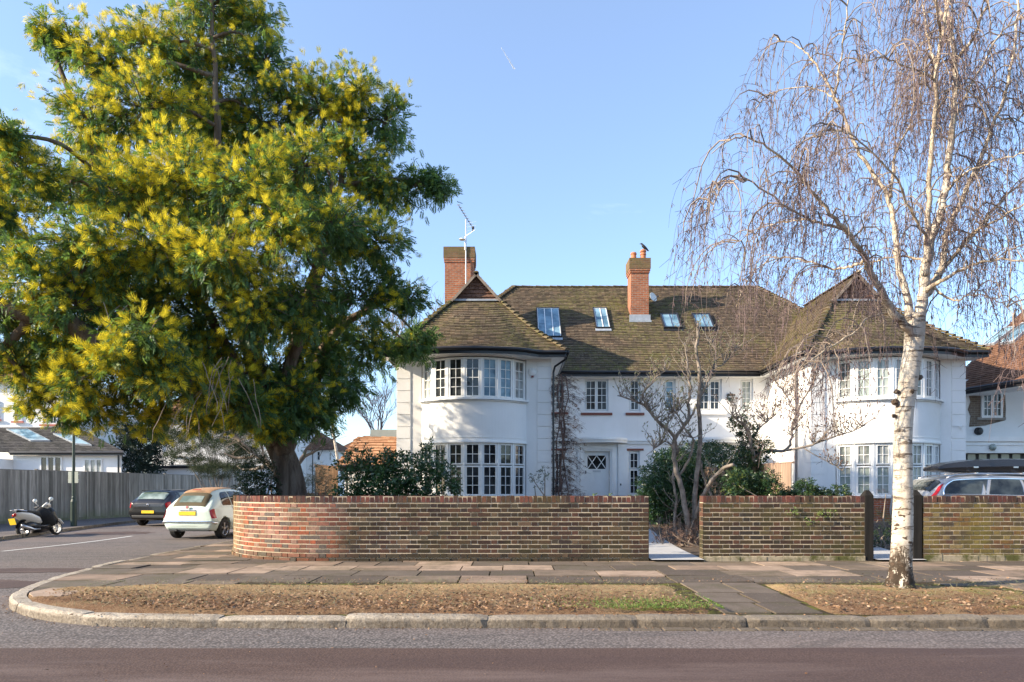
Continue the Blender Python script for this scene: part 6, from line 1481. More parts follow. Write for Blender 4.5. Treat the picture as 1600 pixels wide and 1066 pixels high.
for q in ([(1539,541),(1570,516),(1586,514),(1556,538)], [(1565,538),(1598,509),(1616,507),(1586,535)]):
    V4 = [onp(x, y, pA, pB, pC) for x, y in q]; cc = sum(V4, Vector())/4; out = [cc+(v-cc)*1.13 for v in V4]; m = MB()
    m.add([v+nv*.10 for v in out]+[v for v in out]+[v+nv*.10 for v in V4], [(0,1,5,4),(1,2,6,5),(2,3,7,6),(3,0,4,7),(0,8,9,1),(1,9,10,2),(2,10,11,3),(3,11,8,0)]); w_ = m.build('rooflight', MAT['lead'], N_, o); g = MB(); g.add([v+nv*.08 for v in V4], [(0,1,2,3)]); g.build('pane', MAT['glass_sky'], w_, o)
yw = Y-.02; k = Y/F
n = NT('raw_brick', .95, spec=.1); b_ = n.brick((.20,.15,.11), (.13,.10,.08), (.26,.23,.19)); n.col(b_.outputs['Color']).bump(b_.outputs['Fac'], -.6, .01); MAT['raw'] = n.m
m = MB(); rg = [(1513,611),(1545,611),(1560,612),(1571,618),(1572,640),(1571,657),(1540,665),(1515,667),(1517,650),(1513,640),(1517,628)]
ptsb = [P(x, y, yw) for x, y in rg]; m.add([tuple(p) for p in ptsb]+[(p.x,p.y+.02,p.z) for p in ptsb], [tuple(range(11))]+[(i,(i+1) % 11,(i+1) % 11+11,i+11) for i in range(11)]); m.build('bare_brick_patch', MAT['raw'], N_, o, uv=True)
simple_win(N_, o, P(1533,653,yw-.02), 33*k, 40*k, 2, 2, 3)
m = MB(); m.obox(P(1528,656,yw-.06), (44*k,0,0), (0,.08,0), (0,0,.09)); m.build('sill', plain('stone_sill', (.28,.26,.23), .8), N_, o)
m = MB(); a = P(1508,708,Y-.9); m.box((a.x-.2, Y-.9, a.z), (30, Y, P(0,690,Y-.9).z)); m.box((a.x-.2, Y-.97, P(0,690,Y-.9).z), (30, Y, P(0,682,Y-.9).z)); m.box((a.x-.2, Y-.93, P(0,696,Y-.9).z), (30, Y-.9, P(0,694,Y-.9).z)); m.build('porch_fascia', MAT['paint'], N_, o)
m = MB(); m.box((a.x-.1, Y-.5, 0), (30, Y-.45, a.z)); gd_ = m.build('garage_door', plain('dark_garage_door', (.03,.034,.038), .5), N_, o)
m = MB()
for i in range(5): x = P(1512+17.5*i,0,Y-.52).x; m.box((x, Y-.53, P(0,720,Y).z), (x+.26, Y-.50, P(0,711,Y).z))
m.build('door_window', MAT['glass_blind'], gd_, o)
m = MB(); c = P(1551,699,Y-.93); m.lathe(c, [(0,.09),(.07,.08),(.11,.04),(.11,0)], (0,-1,0), 18); m.build('bulkhead_lamp', MAT['glass_blind'], N_, o, smooth=True)
m = MB(); c = P(1528,674,Y); m.lathe((c.x,Y-.05,c.z), [(0,.12),(.08,.11),(.13,.05),(.14,-.03),(.0,-.03)], (0,-1,.0), 12); m.build('wall_vent', MAT['black_metal'], N_, o)
# ================================================================ lamp post with two backs of signs
T = thing('lamp_post', 'dark green lamp post with pale sign plates on the far pavement', 'lamp post', (P(115,0,25.2).x, 25.2, pz(25.2))); o = T.location; x, y, z = o
m = MB(); m.lathe((x,y,z), [(.105,0),(.105,.9),(.075,1.0),(.075,1.06),(.055,1.1),(.045,4.),(.035,6.2)], n=14)
m.build('pole', plain('dark_green_paint', (.02,.04,.03), .45), T, o, smooth=False)
m = MB(); m.tube([(x,y,z+6.1), (x,y,z+6.5), (x+.2,y-.3,z+6.75), (x+.4,y-.7,z+6.8)], .03, 7); ar = m.build('arm', MAT['black_metal'], T, o)
m = MB(); m.tube([(x+.35,y-.6,z+6.8), (x+.55,y-1.,z+6.8), (x+.7,y-1.3,z+6.78)], [(.07,.04),(.12,.07),(.04,.03)], 10); m.build('lantern', MAT['alu'], ar, o)
for s in (-1, 1):
    m = MB(); m.cbox((x+s*.12, y-.03, P(0,746,25.2).z), .13, .015, .42); sg = m.build('sign_plate', plain('sign_back', (.42,.44,.36), .6), T, o)
m = MB(); m.box((x-.2,y-.02,P(0,746,25.2).z-.1), (x+.2,y-.005,P(0,746,25.2).z-.07)); m.box((x-.2,y-.02,P(0,746,25.2).z+.1), (x+.2,y-.005,P(0,746,25.2).z+.13)); m.build('bracket', MAT['alu'], T, o)
# contrail
T = thing('contrail', 'short thin white vapour trail high in the blue sky', 'contrail', P(793,90,3000)); m = MB(); a = P(783,74,3000); b = P(804,108,3050); pts = [a.lerp(b, i/12)+Vector((random.gauss(0,.5),0,random.gauss(0,.5))) for i in range(13)]
m.tube(pts, [1.0+.25*i for i in range(13)], 6, True); n = NT('vapour', 1., spec=0); n.col((.9,.9,.9)); n.b.inputs['Alpha'].default_value = .38; m.build('vapour', n.m, T, T.location, smooth=True)
# ================================================================ vehicles
def cr_eval(A, t):
    i = int(min(max(math.floor(t), 0), len(A)-2)); f = t-i; a, b, c, d = A[max(i-1,0)], A[i], A[i+1], A[min(i+2,len(A)-1)]
    return .5*((2*b)+(c-a)*f+(2*a-5*b+4*c-d)*f*f+(3*b-a-3*c+d)*f**3)
class Car:
    def __init__(s, st):
        s.ys = np.array([q[0] for q in st]); s.pr = np.array([q[1:] for q in st], float)
    def ring(s, y):
        t = np.interp(y, s.ys, np.arange(len(s.ys))); zb, zs, zr, wl, wm, wsh, wr = cr_eval(s.pr, t); zr = max(zr, zs+.005); k = min(1, (zr-zs)/.4); gb = wsh-.035
        wr = min(wr, gb-.02); e = min(.095, .4*(zr-zs))
        return np.array([(0,zb),(wl*.85,zb),(wl,zb+.05),(wm,zb+(zs-zb)*.42),(wsh+.012,zs-.16*(zs-zb)/.6),(gb,zs),(gb+(wr-gb)*.5+.012*k,zs+(zr-zs)*.5),(wr,zr-e),(wr-.09,zr-e*.25),(wr*.45,zr),(0,zr+.006*k)])
    def S(s, y, t, off=0., side=1):
        q = cr_eval(s.ring(y), t)
        if off:
            a, b = cr_eval(s.ring(y), max(0, t-.05)), cr_eval(s.ring(y), min(10, t+.05)); T1 = Vector((b[0]-a[0], 0, b[1]-a[1]))
            y0, y1 = max(s.ys[0], y-.02), min(s.ys[-1], y+.02); c, d = cr_eval(s.ring(y0), t), cr_eval(s.ring(y1), t); T2 = Vector((d[0]-c[0], y1-y0, d[1]-c[1])); n_ = T2.cross(T1); n_.normalize()
            if n_.x < -.01 or (abs(n_.x) <= .05 and n_.z < 0): n_ = -n_
            return Vector(((q[0]+n_.x*off)*side, y+n_.y*off, q[1]+n_.z*off))
        return Vector((q[0]*side, y, q[1]))
    def body(s, name, mat, parent, arches):
        yy = sorted(set(np.concatenate([np.linspace(a, b, 5) for a, b in zip(s.ys, s.ys[1:])]).tolist())); tt = np.linspace(0, 10, 31); m = MB(); k = len(tt)*2-2
        for y in yy:
            R = [s.S(y, t) for t in tt]; ring = R+[Vector((-p.x, p.y, p.z)) for p in R[-2:0:-1]]; m.v += [tuple(p) for p in ring]; m.r += [.5]*k
        for i in range(len(yy)-1):
            for j in range(k): m.f.append([i*k+j, i*k+(j+1) % k, (i+1)*k+(j+1) % k, (i+1)*k+j])
        for b, fl in ((0, 1), ((len(yy)-1)*k, 0)):
            for j in range(len(tt)-1):
                a0, a1 = b+j, b+j+1; c1, c0 = b+(k-j-1) % k, b+(k-j) % k
                f = [a0, a1, c1, c0]; f = list(dict.fromkeys(f)); m.f.append(f if fl else f[::-1])
        o = m.build(name, mat, parent, None, smooth=True)
        bm = bmesh.new(); bm.from_mesh(o.data); bmesh.ops.remove_doubles(bm, verts=bm.verts, dist=1e-5); bmesh.ops.recalc_face_normals(bm, faces=bm.faces)
        for f in bm.faces: f.smooth = True
        bm.to_mesh(o.data); bm.free(); cut = []
        for (y, r, z, wd) in arches:
            cm = MB(); cm.lathe((-wd, y, z), [(0,0),(r,0),(r,wd*2),(0,wd*2)], (1,0,0), 40); c = cm.build('cut', mat)
            bm = bmesh.new(); bm.from_mesh(c.data); bmesh.ops.remove_doubles(bm, verts=bm.verts, dist=1e-5); bmesh.ops.recalc_face_normals(bm, faces=bm.faces); bm.to_mesh(c.data); bm.free()
            md = o.modifiers.new('cut', 'BOOLEAN'); md.operation = 'DIFFERENCE'; md.object = c; md.solver = 'EXACT'; cut.append(c)
        if cut:
            dg = bpy.context.evaluated_depsgraph_get(); me = bpy.data.meshes.new_from_object(o.evaluated_get(dg)); o.modifiers.clear(); o.data = me
            for c in cut: bpy.data.objects.remove(c)
        return o
    def patch(s, name, mat, parent, yr, tr, off=.006, sides=(1,-1), ny=14, nt=8, across=False):
        """yr: (y0,y1) or functions of t; tr: (t0,t1)"""
        f0 = yr[0] if callable(yr[0]) else (lambda t: yr[0]); f1 = yr[1] if callable(yr[1]) else (lambda t: yr[1]); out = []
        if across:
            m = MB(); ts = list(np.linspace(tr[0], 10, nt)); cols = [(t, 1) for t in ts]+[(t, -1) for t in ts[-2::-1]]
            vs = [s.S(f0(t)+(f1(t)-f0(t))*i/ny, t, off, sd_) for i in range(ny+1) for t, sd_ in cols]; k = len(cols)
            m.add(vs, [(i*k+j, i*k+j+1, (i+1)*k+j+1, (i+1)*k+j) for i in range(ny) for j in range(k-1)]); return [m.build(name, mat, parent, None, smooth=True)]
        for sd_ in sides:
            m = MB(); ts = np.linspace(tr[0], tr[1], nt); vs = [s.S(f0(t)+(f1(t)-f0(t))*i/ny, t, off, sd_) for i in range(ny+1) for t in ts]
            m.add(vs, [(i*nt+j, i*nt+j+1, (i+1)*nt+j+1, (i+1)*nt+j) for i in range(ny) for j in range(nt-1)]); out.append(m.build(name, mat, parent, None, smooth=True))
        return out
def carpaint(name, c, metal=.0, rough=.3):
    n = NT(name, rough, metal); n.col(n.mix(n.rng(n.noise(30, 4), .4, .8, 0, .15), c, [x*.7 for x in c])); n.b.inputs['Coat Weight'].default_value = .3; n.b.inputs['Coat Roughness'].default_value = .06; return n.m
MAT['car_glass'] = glass('car_glass', (.012,.015,.017), (.07,.085,.085), rough=.05, wob=.02)
MAT['car_glass_pale'] = glass('car_rear_glass', (.10,.14,.12), (.30,.36,.34), rough=.05, wob=.02)
MAT['red_lens'] = plain('red_tail_lens', (.45,.015,.02), .2, var=.1); MAT['plate_y'] = plain('yellow_plate', (.85,.55,.02), .4, var=.04); MAT['trim'] = plain('black_trim', (.02,.02,.022), .5)
MAT['alloy'] = plain('alloy_rim', (.45,.45,.46), .3, .8)
def wheel(parent, x, y, r, side, spokes=5, name='wheel', wd=.19, whitewall=False):
    m = MB(); ax = (side, 0, 0); c = Vector((x-side*wd, y, r))
    m.lathe(c, [(r*.6,0),(r*.93,0),(r,.03),(r,wd-.03),(r*.93,wd),(r*.68,wd+.005),(r*.66,wd-.02),(r*.6,0)], ax, 28); w_ = m.build(name, MAT['rubber'], parent, None, smooth=False)
    m = MB(); m.lathe(c, [(r*.67,wd-.0),(r*.62,wd-.012),(r*.60,wd-.05),(r*.6,.02)], ax, 28)
    cc = c+Vector(ax)*(wd-.02)
    for i in range(spokes):
        for da in (-.13, .13):
            a = 2*math.pi*i/spokes+.3; d = Vector((0, math.cos(a+da), math.sin(a+da))); m.tube([cc+Vector((0, math.cos(a), math.sin(a)))*r*.12, cc+d*r*.62], [.022*r/.3,.018*r/.3], 5)
    m.lathe(cc, [(r*.17,-.02),(r*.17,.012),(0,.016)], ax, 14); m.build('rim', MAT['alloy'], w_)
    m = MB(); m.lathe(c, [(0,.05),(r*.6,.05)], ax, 20); m.build('brake_disc', MAT['trim'], w_)
    return w_
def place(T, x, y, z, heading):                             # heading: angle of the car's +y axis from world +Y
    T.location = (x, y, z); T.rotation_euler = (0, 0, heading)
def box_part(parent, name, mat, c, sx, sy, sz, bev=.01, rx=0):
    m = MB(); m.cbox(c, sx, sy, sz); o = m.build(name, mat, parent, None, bevel=bev); return o
# ---- pale mint small car with a tan fabric roof
T = thing('parked_car', 'pale mint green small rounded car with a tan fabric roof, parked nearest at the corner', 'car', group='cars parked in the side street'); mint = carpaint('mint_paint', (.62,.72,.655))
C5 = Car([(-1.775,.40,.80,.81,.55,.62,.56,.40),(-1.755,.33,.86,.88,.66,.74,.68,.50),(-1.70,.28,.90,.97,.70,.79,.71,.50),(-1.58,.25,.93,1.12,.74,.815,.745,.51),(-1.42,.24,.945,1.27,.75,.82,.755,.50),(-1.2,.24,.95,1.41,.75,.82,.755,.49),(-.8,.24,.945,1.48,.75,.82,.75,.49),(-.2,.24,.94,1.50,.75,.82,.75,.49),(.4,.24,.93,1.44,.75,.82,.75,.49),(.72,.24,.93,1.28,.75,.81,.77,.56),(.98,.24,.92,1.06,.75,.81,.77,.55),(1.15,.24,.91,.95,.75,.81,.76,.5),(1.45,.24,.84,.87,.73,.80,.72,.45),(1.66,.26,.72,.75,.66,.74,.62,.4),(1.775,.34,.58,.60,.5,.55,.45,.3)])
C5.body('body', mint, T, [(-1.15,.35,.29,1.2),(1.15,.35,.29,1.2)])
tan = plain('tan_fabric', (.36,.21,.11), .9); dkf = plain('brown_fabric_back', (.085,.066,.035), .85)
C5.patch('fabric_roof', tan, T, (-1.30,.35), (7.9,10), .012, across=True, ny=20)
fb = C5.patch('fabric_back', dkf, T, (-1.70,-1.30), (7.05,10), .010, across=True, ny=14)[0]
C5.patch('rear_window', MAT['car_glass_pale'], T, (-1.62,-1.44), (8.45,10), .018, across=True, ny=12)
C5.patch('side_window', MAT['car_glass'], T, (lambda t: -1.12+.03*(t-5)**3*.9, lambda t: -.62), (5.15,6.9), .007)
C5.patch('side_window', MAT['car_glass'], T, (lambda t: -.57, lambda t: .78-.24*(t-5.1)), (5.15,6.9), .007)
C5.patch('windscreen', MAT['car_glass'], T, (.45,1.02), (7.2,10), .007, across=True)
C5.patch('tail_light', MAT['red_lens'], T, (lambda t: -1.752, lambda t: -1.60), (3.35,4.75), .012, ny=6)
def car_box(name, mat, x0, x1, y, z0_, z1_, t=.03, bev=.008): 
    m = MB(); m.box((x0, y-t, z0_), (x1, y+.02, z1_)); return m.build(name, mat, T, None, bevel=bev)
car_box('number_plate', MAT['plate_y'], -.26, .26, -1.782, .70, .81, .012, .003)
car_box('plate_lamp', MAT['chrome'], -.25, .25, -1.775, .835, .86, .022)
m = MB(); pp = [C5.S(y, 2.75, .02, s) for y, s in [(-1.60,1),(-1.68,1),(-1.735,1),(-1.765,1)]]; pp += [Vector((.3,-1.80,pp[-1].z)), Vector((-.3,-1.80,pp[-1].z))]+[Vector((-p.x,p.y,p.z)) for p in pp[::-1]]
m.tube(smooth_pts(pp, sub=4), .026, 8); m.build('bumper_strip', MAT['chrome'], T, None, smooth=True)
m = MB(); m.lathe((0,-1.775,.93), [(0,.03),(.04,.03),(.045,.0)], (0,-1,.4), 16); m.build('badge', plain('badge_red', (.35,.12,.12), .3), T)
m = MB(); m.box((-.13,-1.30,1.435), (.13,-1.27,1.455)); m.build('brake_light', MAT['red_lens'], T, bevel=.005)
m = MB(); m.tube([(-.38,-1.5,.26), (-.38,-1.74,.27)], .03, 10); m.build('exhaust', MAT['trim'], T)
m = MB(); m.box((-.62,-1.70,.235), (.62,-1.3,.30)); m.build('underbody', MAT['trim'], T)
for s in (-1, 1):
    for y in (-1.15, 1.15): wheel(T, s*.80, y, .29, s)
    m = MB(); m.tube([(s*.76,.62,.98), (s*.86,.62,1.0)], .02, 6); m.tube([(s*.84,.60,1.02), (s*.95,.62,1.02)], [(.05,.06),(.045,.055)], 10); m.build('door_mirror', mint, T)
    m = MB(); m.tube([C5.S(-.45,4.45,.02,s), C5.S(-.28,4.45,.02,s)], .014, 6); m.build('door_handle', MAT['chrome'], T)
    m = MB(); ln = [C5.S(-.58, t, .003, s) for t in np.linspace(2.1, 5, 12)]; m.tube(ln, .004, 4); m.build('door_seam', MAT['trim'], T)
h = math.atan2(.11, 1); Yc = 19.75+1.775; place(T, (297-800)*19.75/F+.12, Yc, gz(Yc), h-math.radians(13))
# ---- black hatchback
T = thing('parked_car', 'glossy black hatchback parked against the far kerb by the grey fence', 'car', group='cars parked in the side street'); blk = carpaint('black_paint', (.008,.008,.009))
CP = Car([(-2.02,.40,.78,.79,.62,.70,.62,.45),(-2.0,.34,.88,.90,.72,.80,.72,.53),(-1.94,.28,.95,.99,.76,.86,.79,.58),(-1.84,.26,.97,1.10,.80,.87,.82,.60),(-1.70,.24,.98,1.24,.81,.875,.835,.61),(-1.52,.24,.98,1.36,.81,.875,.835,.62),(-1.2,.24,.97,1.42,.81,.875,.835,.62),(-.4,.24,.96,1.45,.81,.87,.83,.63),(.3,.24,.95,1.42,.81,.87,.83,.62),(.75,.24,.94,1.25,.81,.87,.82,.6),(1.1,.24,.93,1.03,.81,.87,.81,.58),(1.3,.24,.91,.94,.8,.86,.79,.5),(1.7,.24,.83,.86,.78,.85,.74,.45),(1.93,.28,.70,.73,.68,.76,.62,.4),(2.02,.36,.58,.6,.5,.55,.45,.3)])
CP.body('body', blk, T, [(-1.24,.37,.31,1.2),(1.3,.37,.31,1.2)])
CP.patch('rear_window', MAT['car_glass_pale'], T, (-1.86,-1.56), (7.4,10), .008, across=True)
CP.patch('side_window', MAT['car_glass'], T, (lambda t: -1.45+.10*(t-5), lambda t: -1.12), (5.2,6.85), .007)
for a, b in ((-1.07, -.28), (-.22, .62)): CP.patch('side_window', MAT['car_glass_pale'], T, (a, (lambda t, b=b: b-(.22*(t-5.1) if b > 0 else 0))), (5.2,6.9), .007)
CP.patch('windscreen', MAT['car_glass'], T, (.4,1.15), (7.2,10), .007, across=True)
CP.patch('tail_light', MAT['red_lens'], T, (-1.995,-1.80), (3.9,5.0), .010, ny=6)
car_box('number_plate', MAT['plate_y'], -.26, .26, -2.03, .52, .63, .012, .003); car_box('tailgate_badge', MAT['chrome'], -.045, .045, -2.02, .80, .89, .02, .02)
m = MB(); m.box((-.55,-1.62,1.40), (.55,-1.42,1.435)); m.build('roof_spoiler', blk, T, bevel=.01)
m = MB(); m.tube([(0,-1.83,1.08), (.28,-1.80,1.10)], .012, 5); m.build('rear_wiper', MAT['trim'], T)
car_box('bumper_trim', MAT['trim'], -.68, .68, -2.015, .34, .44, .015, .02)
for s in (-1, 1):
    for y in (-1.24, 1.3): wheel(T, s*.86, y, .31, s)
    m = MB(); m.tube([(s*.80,.5,1.0), (s*.98,.52,1.03)], [(.04,.05),(.05,.06)], 8); m.build('door_mirror', blk, T)
    m = MB(); m.tube([CP.S(-.5,4.5,.02,s), CP.S(-.32,4.5,.02,s)], .014, 6); m.build('door_handle', blk, T)
Yc = 26.6+2.02; place(T, (230-800)*26.6/F+.25, Yc, gz(Yc), h-math.radians(13))
# ---- silver car just showing behind the mint one
T = thing('parked_car', 'silver blue car whose roof just shows between the mint car and the camellia', 'car', group='cars parked in the side street'); silv = carpaint('silver_paint', (.42,.48,.55), .4)
CP.body('body', silv, T, [(-1.24,.37,.31,1.2),(1.3,.37,.31,1.2)])
CP.patch('rear_window', MAT['car_glass'], T, (-1.86,-1.56), (7.2,10), .008, across=True); CP.patch('side_window', MAT['car_glass'], T, (-1.30, lambda t: .62-.22*(t-5.1)), (5.2,6.9), .007)
CP.patch('tail_light', MAT['red_lens'], T, (-1.995,-1.80), (3.9,5.0), .010, ny=6)
for s in (-1, 1):
    for y in (-1.24, 1.3): wheel(T, s*.86, y, .31, s)
place(T, -11.6, 31.5, gz(31), h); T.scale = (1.06, 1.06, 1.13)
# ---- silver estate car with roof box, on the drive behind the right wall
T = thing('estate_car', 'silver blue estate car with a roof box on the drive behind the yellow mossy wall', 'car'); est = carpaint('estate_paint', (.40,.41,.42), .35, .3)
CE = Car([(-2.36,.42,.90,.91,.68,.76,.70,.5),(-2.33,.36,1.00,1.03,.78,.86,.80,.58),(-2.26,.30,1.03,1.12,.82,.90,.85,.62),(-2.12,.28,1.04,1.28,.86,.92,.875,.64),(-1.92,.28,1.035,1.44,.86,.925,.885,.65),(-1.6,.28,1.03,1.50,.86,.93,.885,.66),(-1.0,.28,1.02,1.53,.86,.93,.885,.665),(-.2,.28,1.0,1.53,.86,.93,.885,.67),(.5,.28,.99,1.48,.86,.93,.88,.66),(.95,.28,.98,1.30,.86,.93,.87,.64),(1.35,.28,.97,1.08,.86,.93,.86,.6),(1.55,.28,.95,.99,.85,.92,.84,.5),(2.0,.28,.87,.90,.82,.9,.78,.45),(2.25,.32,.72,.75,.72,.8,.64,.4),(2.34,.4,.6,.62,.5,.55,.45,.3)])
CE.body('body', est, T, [(-1.35,.40,.35,1.2),(1.4,.40,.35,1.2)])
CE.patch('side_window', MAT['car_glass'], T, (lambda t: -1.98+.05*(t-5.2)**2*2.2, lambda t: -1.12+.10*(t-5)), (5.2,6.85), .007)
for a, b in ((-1.02, -.98), (-.93, -.05), (.02, .95)): CE.patch('side_window', MAT['car_glass'], T, ((lambda t, a=a: a+(.10*(t-5) if a < -.9 else 0)), (lambda t, b=b: b-(.26*(t-5.1) if b > .5 else 0))), (5.2,6.85), .007)
for s in (-1, 1):
    out = [CE.S(-2.02+.05*(t-5.2)**2*2.2, t, .012, s) for t in np.linspace(5.1,6.95,8)]+[CE.S(y, 6.98, .012, s) for y in np.linspace(-1.6,.45,12)]; m = MB(); m.tube(out, .014, 5); m.build('window_trim', MAT['chrome'], T)
    m = MB(); m.tube([CE.S(y, 5.08, .012, s) for y in np.linspace(-2.02,.98,16)], .012, 5); m.build('window_trim', MAT['chrome'], T)
    m = MB(); q = [CE.S(y, 8.1, .0, s) for y in (-1.75,-1.55,-1.0,0,.35,.5)]; m.tube([p+Vector((0,0,h_)) for p, h_ in zip(q, (.0,.05,.06,.06,.05,0))], .018, 7); m.build('roof_rail', MAT['alu'], T, smooth=True)
    for y in (-1.35, 1.4): wheel(T, s*.91, y, .34, s)
CE.patch('rear_window', MAT['car_glass'], T, (-2.22,-1.95), (7.2,10), .008, across=True); CE.patch('windscreen', MAT['car_glass'], T, (.55,1.38), (7.2,10), .007, across=True)
CE.patch('tail_light', MAT['red_lens'], T, (lambda t: -2.30+max(0,t-5)*.15, lambda t: -2.20+max(0,t-5)*.17), (3.8,6.7), .012, ny=5)
m = MB(); m.box((-.6,-1.05,1.56), (.6,-1.0,1.60)); m.box((-.6,.1,1.56), (.6,.15,1.60)); m.build('roof_bar', MAT['alu'], T)
EX = P(1439,0,16.6).x; place(T, EX+2.36, 17.2, .02, -math.pi/2+.03)
B_ = thing('roof_box', 'black glossy roof box strapped on top of the estate car', 'roof box'); m = MB()
xs_ = [(-1.72,.02,.10,.30),(-1.70,.0,.13,.34),(-1.5,-.02,.20,.37),(-1.0,-.04,.26,.39),(0,-.04,.30,.40),(.9,-.04,.29,.39),(1.25,.0,.22,.34),(1.4,.03,.12,.25)]
vs = []; k = 14
for (y, zb_, zt_, w_) in xs_:
    zm_ = zb_+(zt_-zb_)*.42
    for (u, z_) in [(0,zb_),(.7,zb_),(.92,zb_+.015),(.985,zm_-.012),(1,zm_),(.95,zm_+.012),(.85,zt_-.03),(0,zt_)]: vs.append((u*w_, y, z_))
    for (u, z_) in [(.85,zt_-.03),(.95,zm_+.012),(1,zm_),(.985,zm_-.012),(.92,zb_+.015),(.7,zb_)]: vs.append((-u*w_, y, z_))
m.add(vs, [(i*k+j, i*k+(j+1) % k, (i+1)*k+(j+1) % k, (i+1)*k+j) for i in range(len(xs_)-1) for j in range(k)]+[tuple(range(k)), tuple(range((len(xs_)-1)*k, len(xs_)*k))])
m.build('shell', carpaint('box_black', (.018,.018,.02), 0, .25), B_); m = MB(); 
for y, zc in ((-.9,.068),(.1,.080)): m.box((-.40,y,.066), (-.385,y+.12,.10)); m.box((.385,y,.066), (.40,y+.12,.10))
m.build('latch', MAT['alu'], B_)
place(B_, EX+2.36-.10, 17.15, 1.66, -math.pi/2+.03); B_.scale = (1,1,1.05)
# ---- scooter
T = thing('motor_scooter', 'white and black motor scooter leaning on its stand at the far kerb', 'scooter'); MAT['sc_white'] = carpaint('scooter_white', (.72,.70,.66)); MAT['sc_black'] = carpaint('scooter_black', (.015,.015,.017), 0, .4)
R_ = .235                                                   # local: +x forward, wheels at x=-.65 and x=.65
def sp(name, mat, f, parent=None, smooth=True): m = MB(); f(m); return m.build(name, MAT[mat] if isinstance(mat, str) else mat, parent or T, None, smooth=smooth)
for x in (-.62, .64):
    def f(m): m.lathe((x,-.055,R_), [(R_*.74,0),(R_*.92,.0),(R_,.03),(R_,.08),(R_*.92,.11),(R_*.74,.11)], (0,1,0), 30)
    w_ = sp('wheel', 'rubber', f)
    def f(m):
        m.lathe((x,-.058,R_), [(R_*.76,0),(R_*.70,.02),(R_*.70,.096),(R_*.76,.116)], (0,1,0), 30); m.lathe((x,-.04,R_), [(0,0),(.035,0),(.035,.08),(0,.08)], (0,1,0), 12)
        for i in range(6): a = i*math.pi/3+.2; m.tube([(x,0,R_), (x+math.cos(a)*R_*.72, 0, R_+math.sin(a)*R_*.72)], [(.018,.02),(.012,.018)], 6)
    sp('rim', 'sc_white' if x > 0 else 'alloy', f, w_, False)
sp('front_fork', 'alu', lambda m: (m.tube([(.64,-.075,R_), (.50,-.07,.62)], .018, 7), m.tube([(.64,.075,R_), (.50,.07,.62)], .018, 7)))
sp('front_mudguard', 'sc_white', lambda m: m.tube([(.64+math.cos(a)*(R_+.03), 0, R_+math.sin(a)*(R_+.03)) for a in np.linspace(.35, 2.5, 12)], [(.075,.012)]*12, 10))
sp('front_shield', 'sc_black', lambda m: m.tube([(.52,0,.34),(.50,0,.5),(.43,0,.70),(.37,0,.86)], [(.16,.05),(.20,.07),(.19,.075),(.13,.06)], 14))
sp('leg_apron', plain('apron_cloth', (.012,.012,.013), .85, var=.4, scale=8), lambda m: m.tube([(.36,0,.28),(.32,0,.42),(.22,0,.60),(.18,0,.74),(.28,0,.86)], [(.20,.08),(.25,.12),(.26,.14),(.24,.10),(.15,.06)], 14))
sp('floorboard', 'sc_black', lambda m: m.tube([(.45,0,.26),(.1,0,.22),(-.2,0,.24)], [(.16,.05),(.17,.05),(.16,.07)], 10))
sp('side_panel', 'sc_white', lambda m: m.tube([(.02,0,.40),(-.12,0,.50),(-.40,0,.60),(-.70,0,.68),(-.88,0,.72)], [(.10,.05),(.17,.10),(.19,.10),(.15,.07),(.06,.03)], 16))
sp('engine', 'sc_black', lambda m: m.tube([(-.05,0,.30),(-.35,0,.34),(-.62,-.03,.30)], [(.13,.11),(.15,.12),(.10,.09)], 12))
sp('seat', plain('seat_vinyl', (.02,.02,.022), .6), lambda m: m.tube([(.06,0,.60),(-.08,0,.68),(-.35,0,.70),(-.62,0,.76),(-.80,0,.78)], [(.06,.03),(.15,.055),(.16,.06),(.14,.055),(.08,.03)], 14))
sp('grab_rail', 'alu', lambda m: (m.tube([(-.55,-.14,.80),(-.85,-.12,.85),(-.95,0,.85),(-.85,.12,.85),(-.55,.14,.80)], .014, 7), m.box((-.92,-.11,.845), (-.62,.11,.86))), smooth=False)
sp('tail_light', 'red_lens', lambda m: m.tube([(-.86,0,.70),(-.93,0,.69)], [(.08,.045),(.05,.03)], 10))
sp('rear_mudguard', 'sc_black', lambda m: m.tube([(-.62+math.cos(a)*(R_+.035), 0, R_+math.sin(a)*(R_+.035)) for a in np.linspace(1.2, 2.9, 10)], [(.07,.010)]*10, 8))
sp('number_plate', 'plate_y', lambda m: m.obox((-.955,-.115,.40), (0,.23,0), (-.05,0,.19), (.01,0,.003)), smooth=False)
sp('exhaust', 'alu', lambda m: m.tube([(-.1,-.13,.22),(-.35,-.15,.22),(-.5,-.16,.26),(-.82,-.17,.36)], [.02,.03,.05,.045], 12))
hb = sp('handlebar', 'sc_black', lambda m: m.tube([(.20,-.34,.93),(.27,-.2,.95),(.32,0,.94),(.27,.2,.95),(.20,.34,.93)], .018, 7))
sp('headlamp_cowl', 'sc_white', lambda m: m.tube([(.20,0,.93),(.30,0,.965),(.40,0,.93),(.44,0,.88)], [(.06,.03),(.13,.06),(.12,.06),(.07,.04)], 14), hb)
sp('headlamp', 'glass_sky', lambda m: m.lathe((.425,0,.90), [(0,.03),(.05,.025),(.065,0)], (1,0,.1), 16), hb)
for s in (-1, 1):
    sp('mirror', 'sc_white', lambda m: (m.tube([(.26,s*.2,.95),(.22,s*.26,1.05),(.22,s*.30,1.12)], .008, 5), m.lathe((.235,s*.31,1.15), [(0,.035),(.045,.028),(.065,.0),(.055,-.025),(0,-.035)], (-.7,-.75,.1), 16)), hb)
    sp('mirror_glass', 'glass_sky', lambda m: m.lathe((.208,s*.31,1.155), [(0,.004),(.05,.003)], (-1,0,.1), 16), hb)
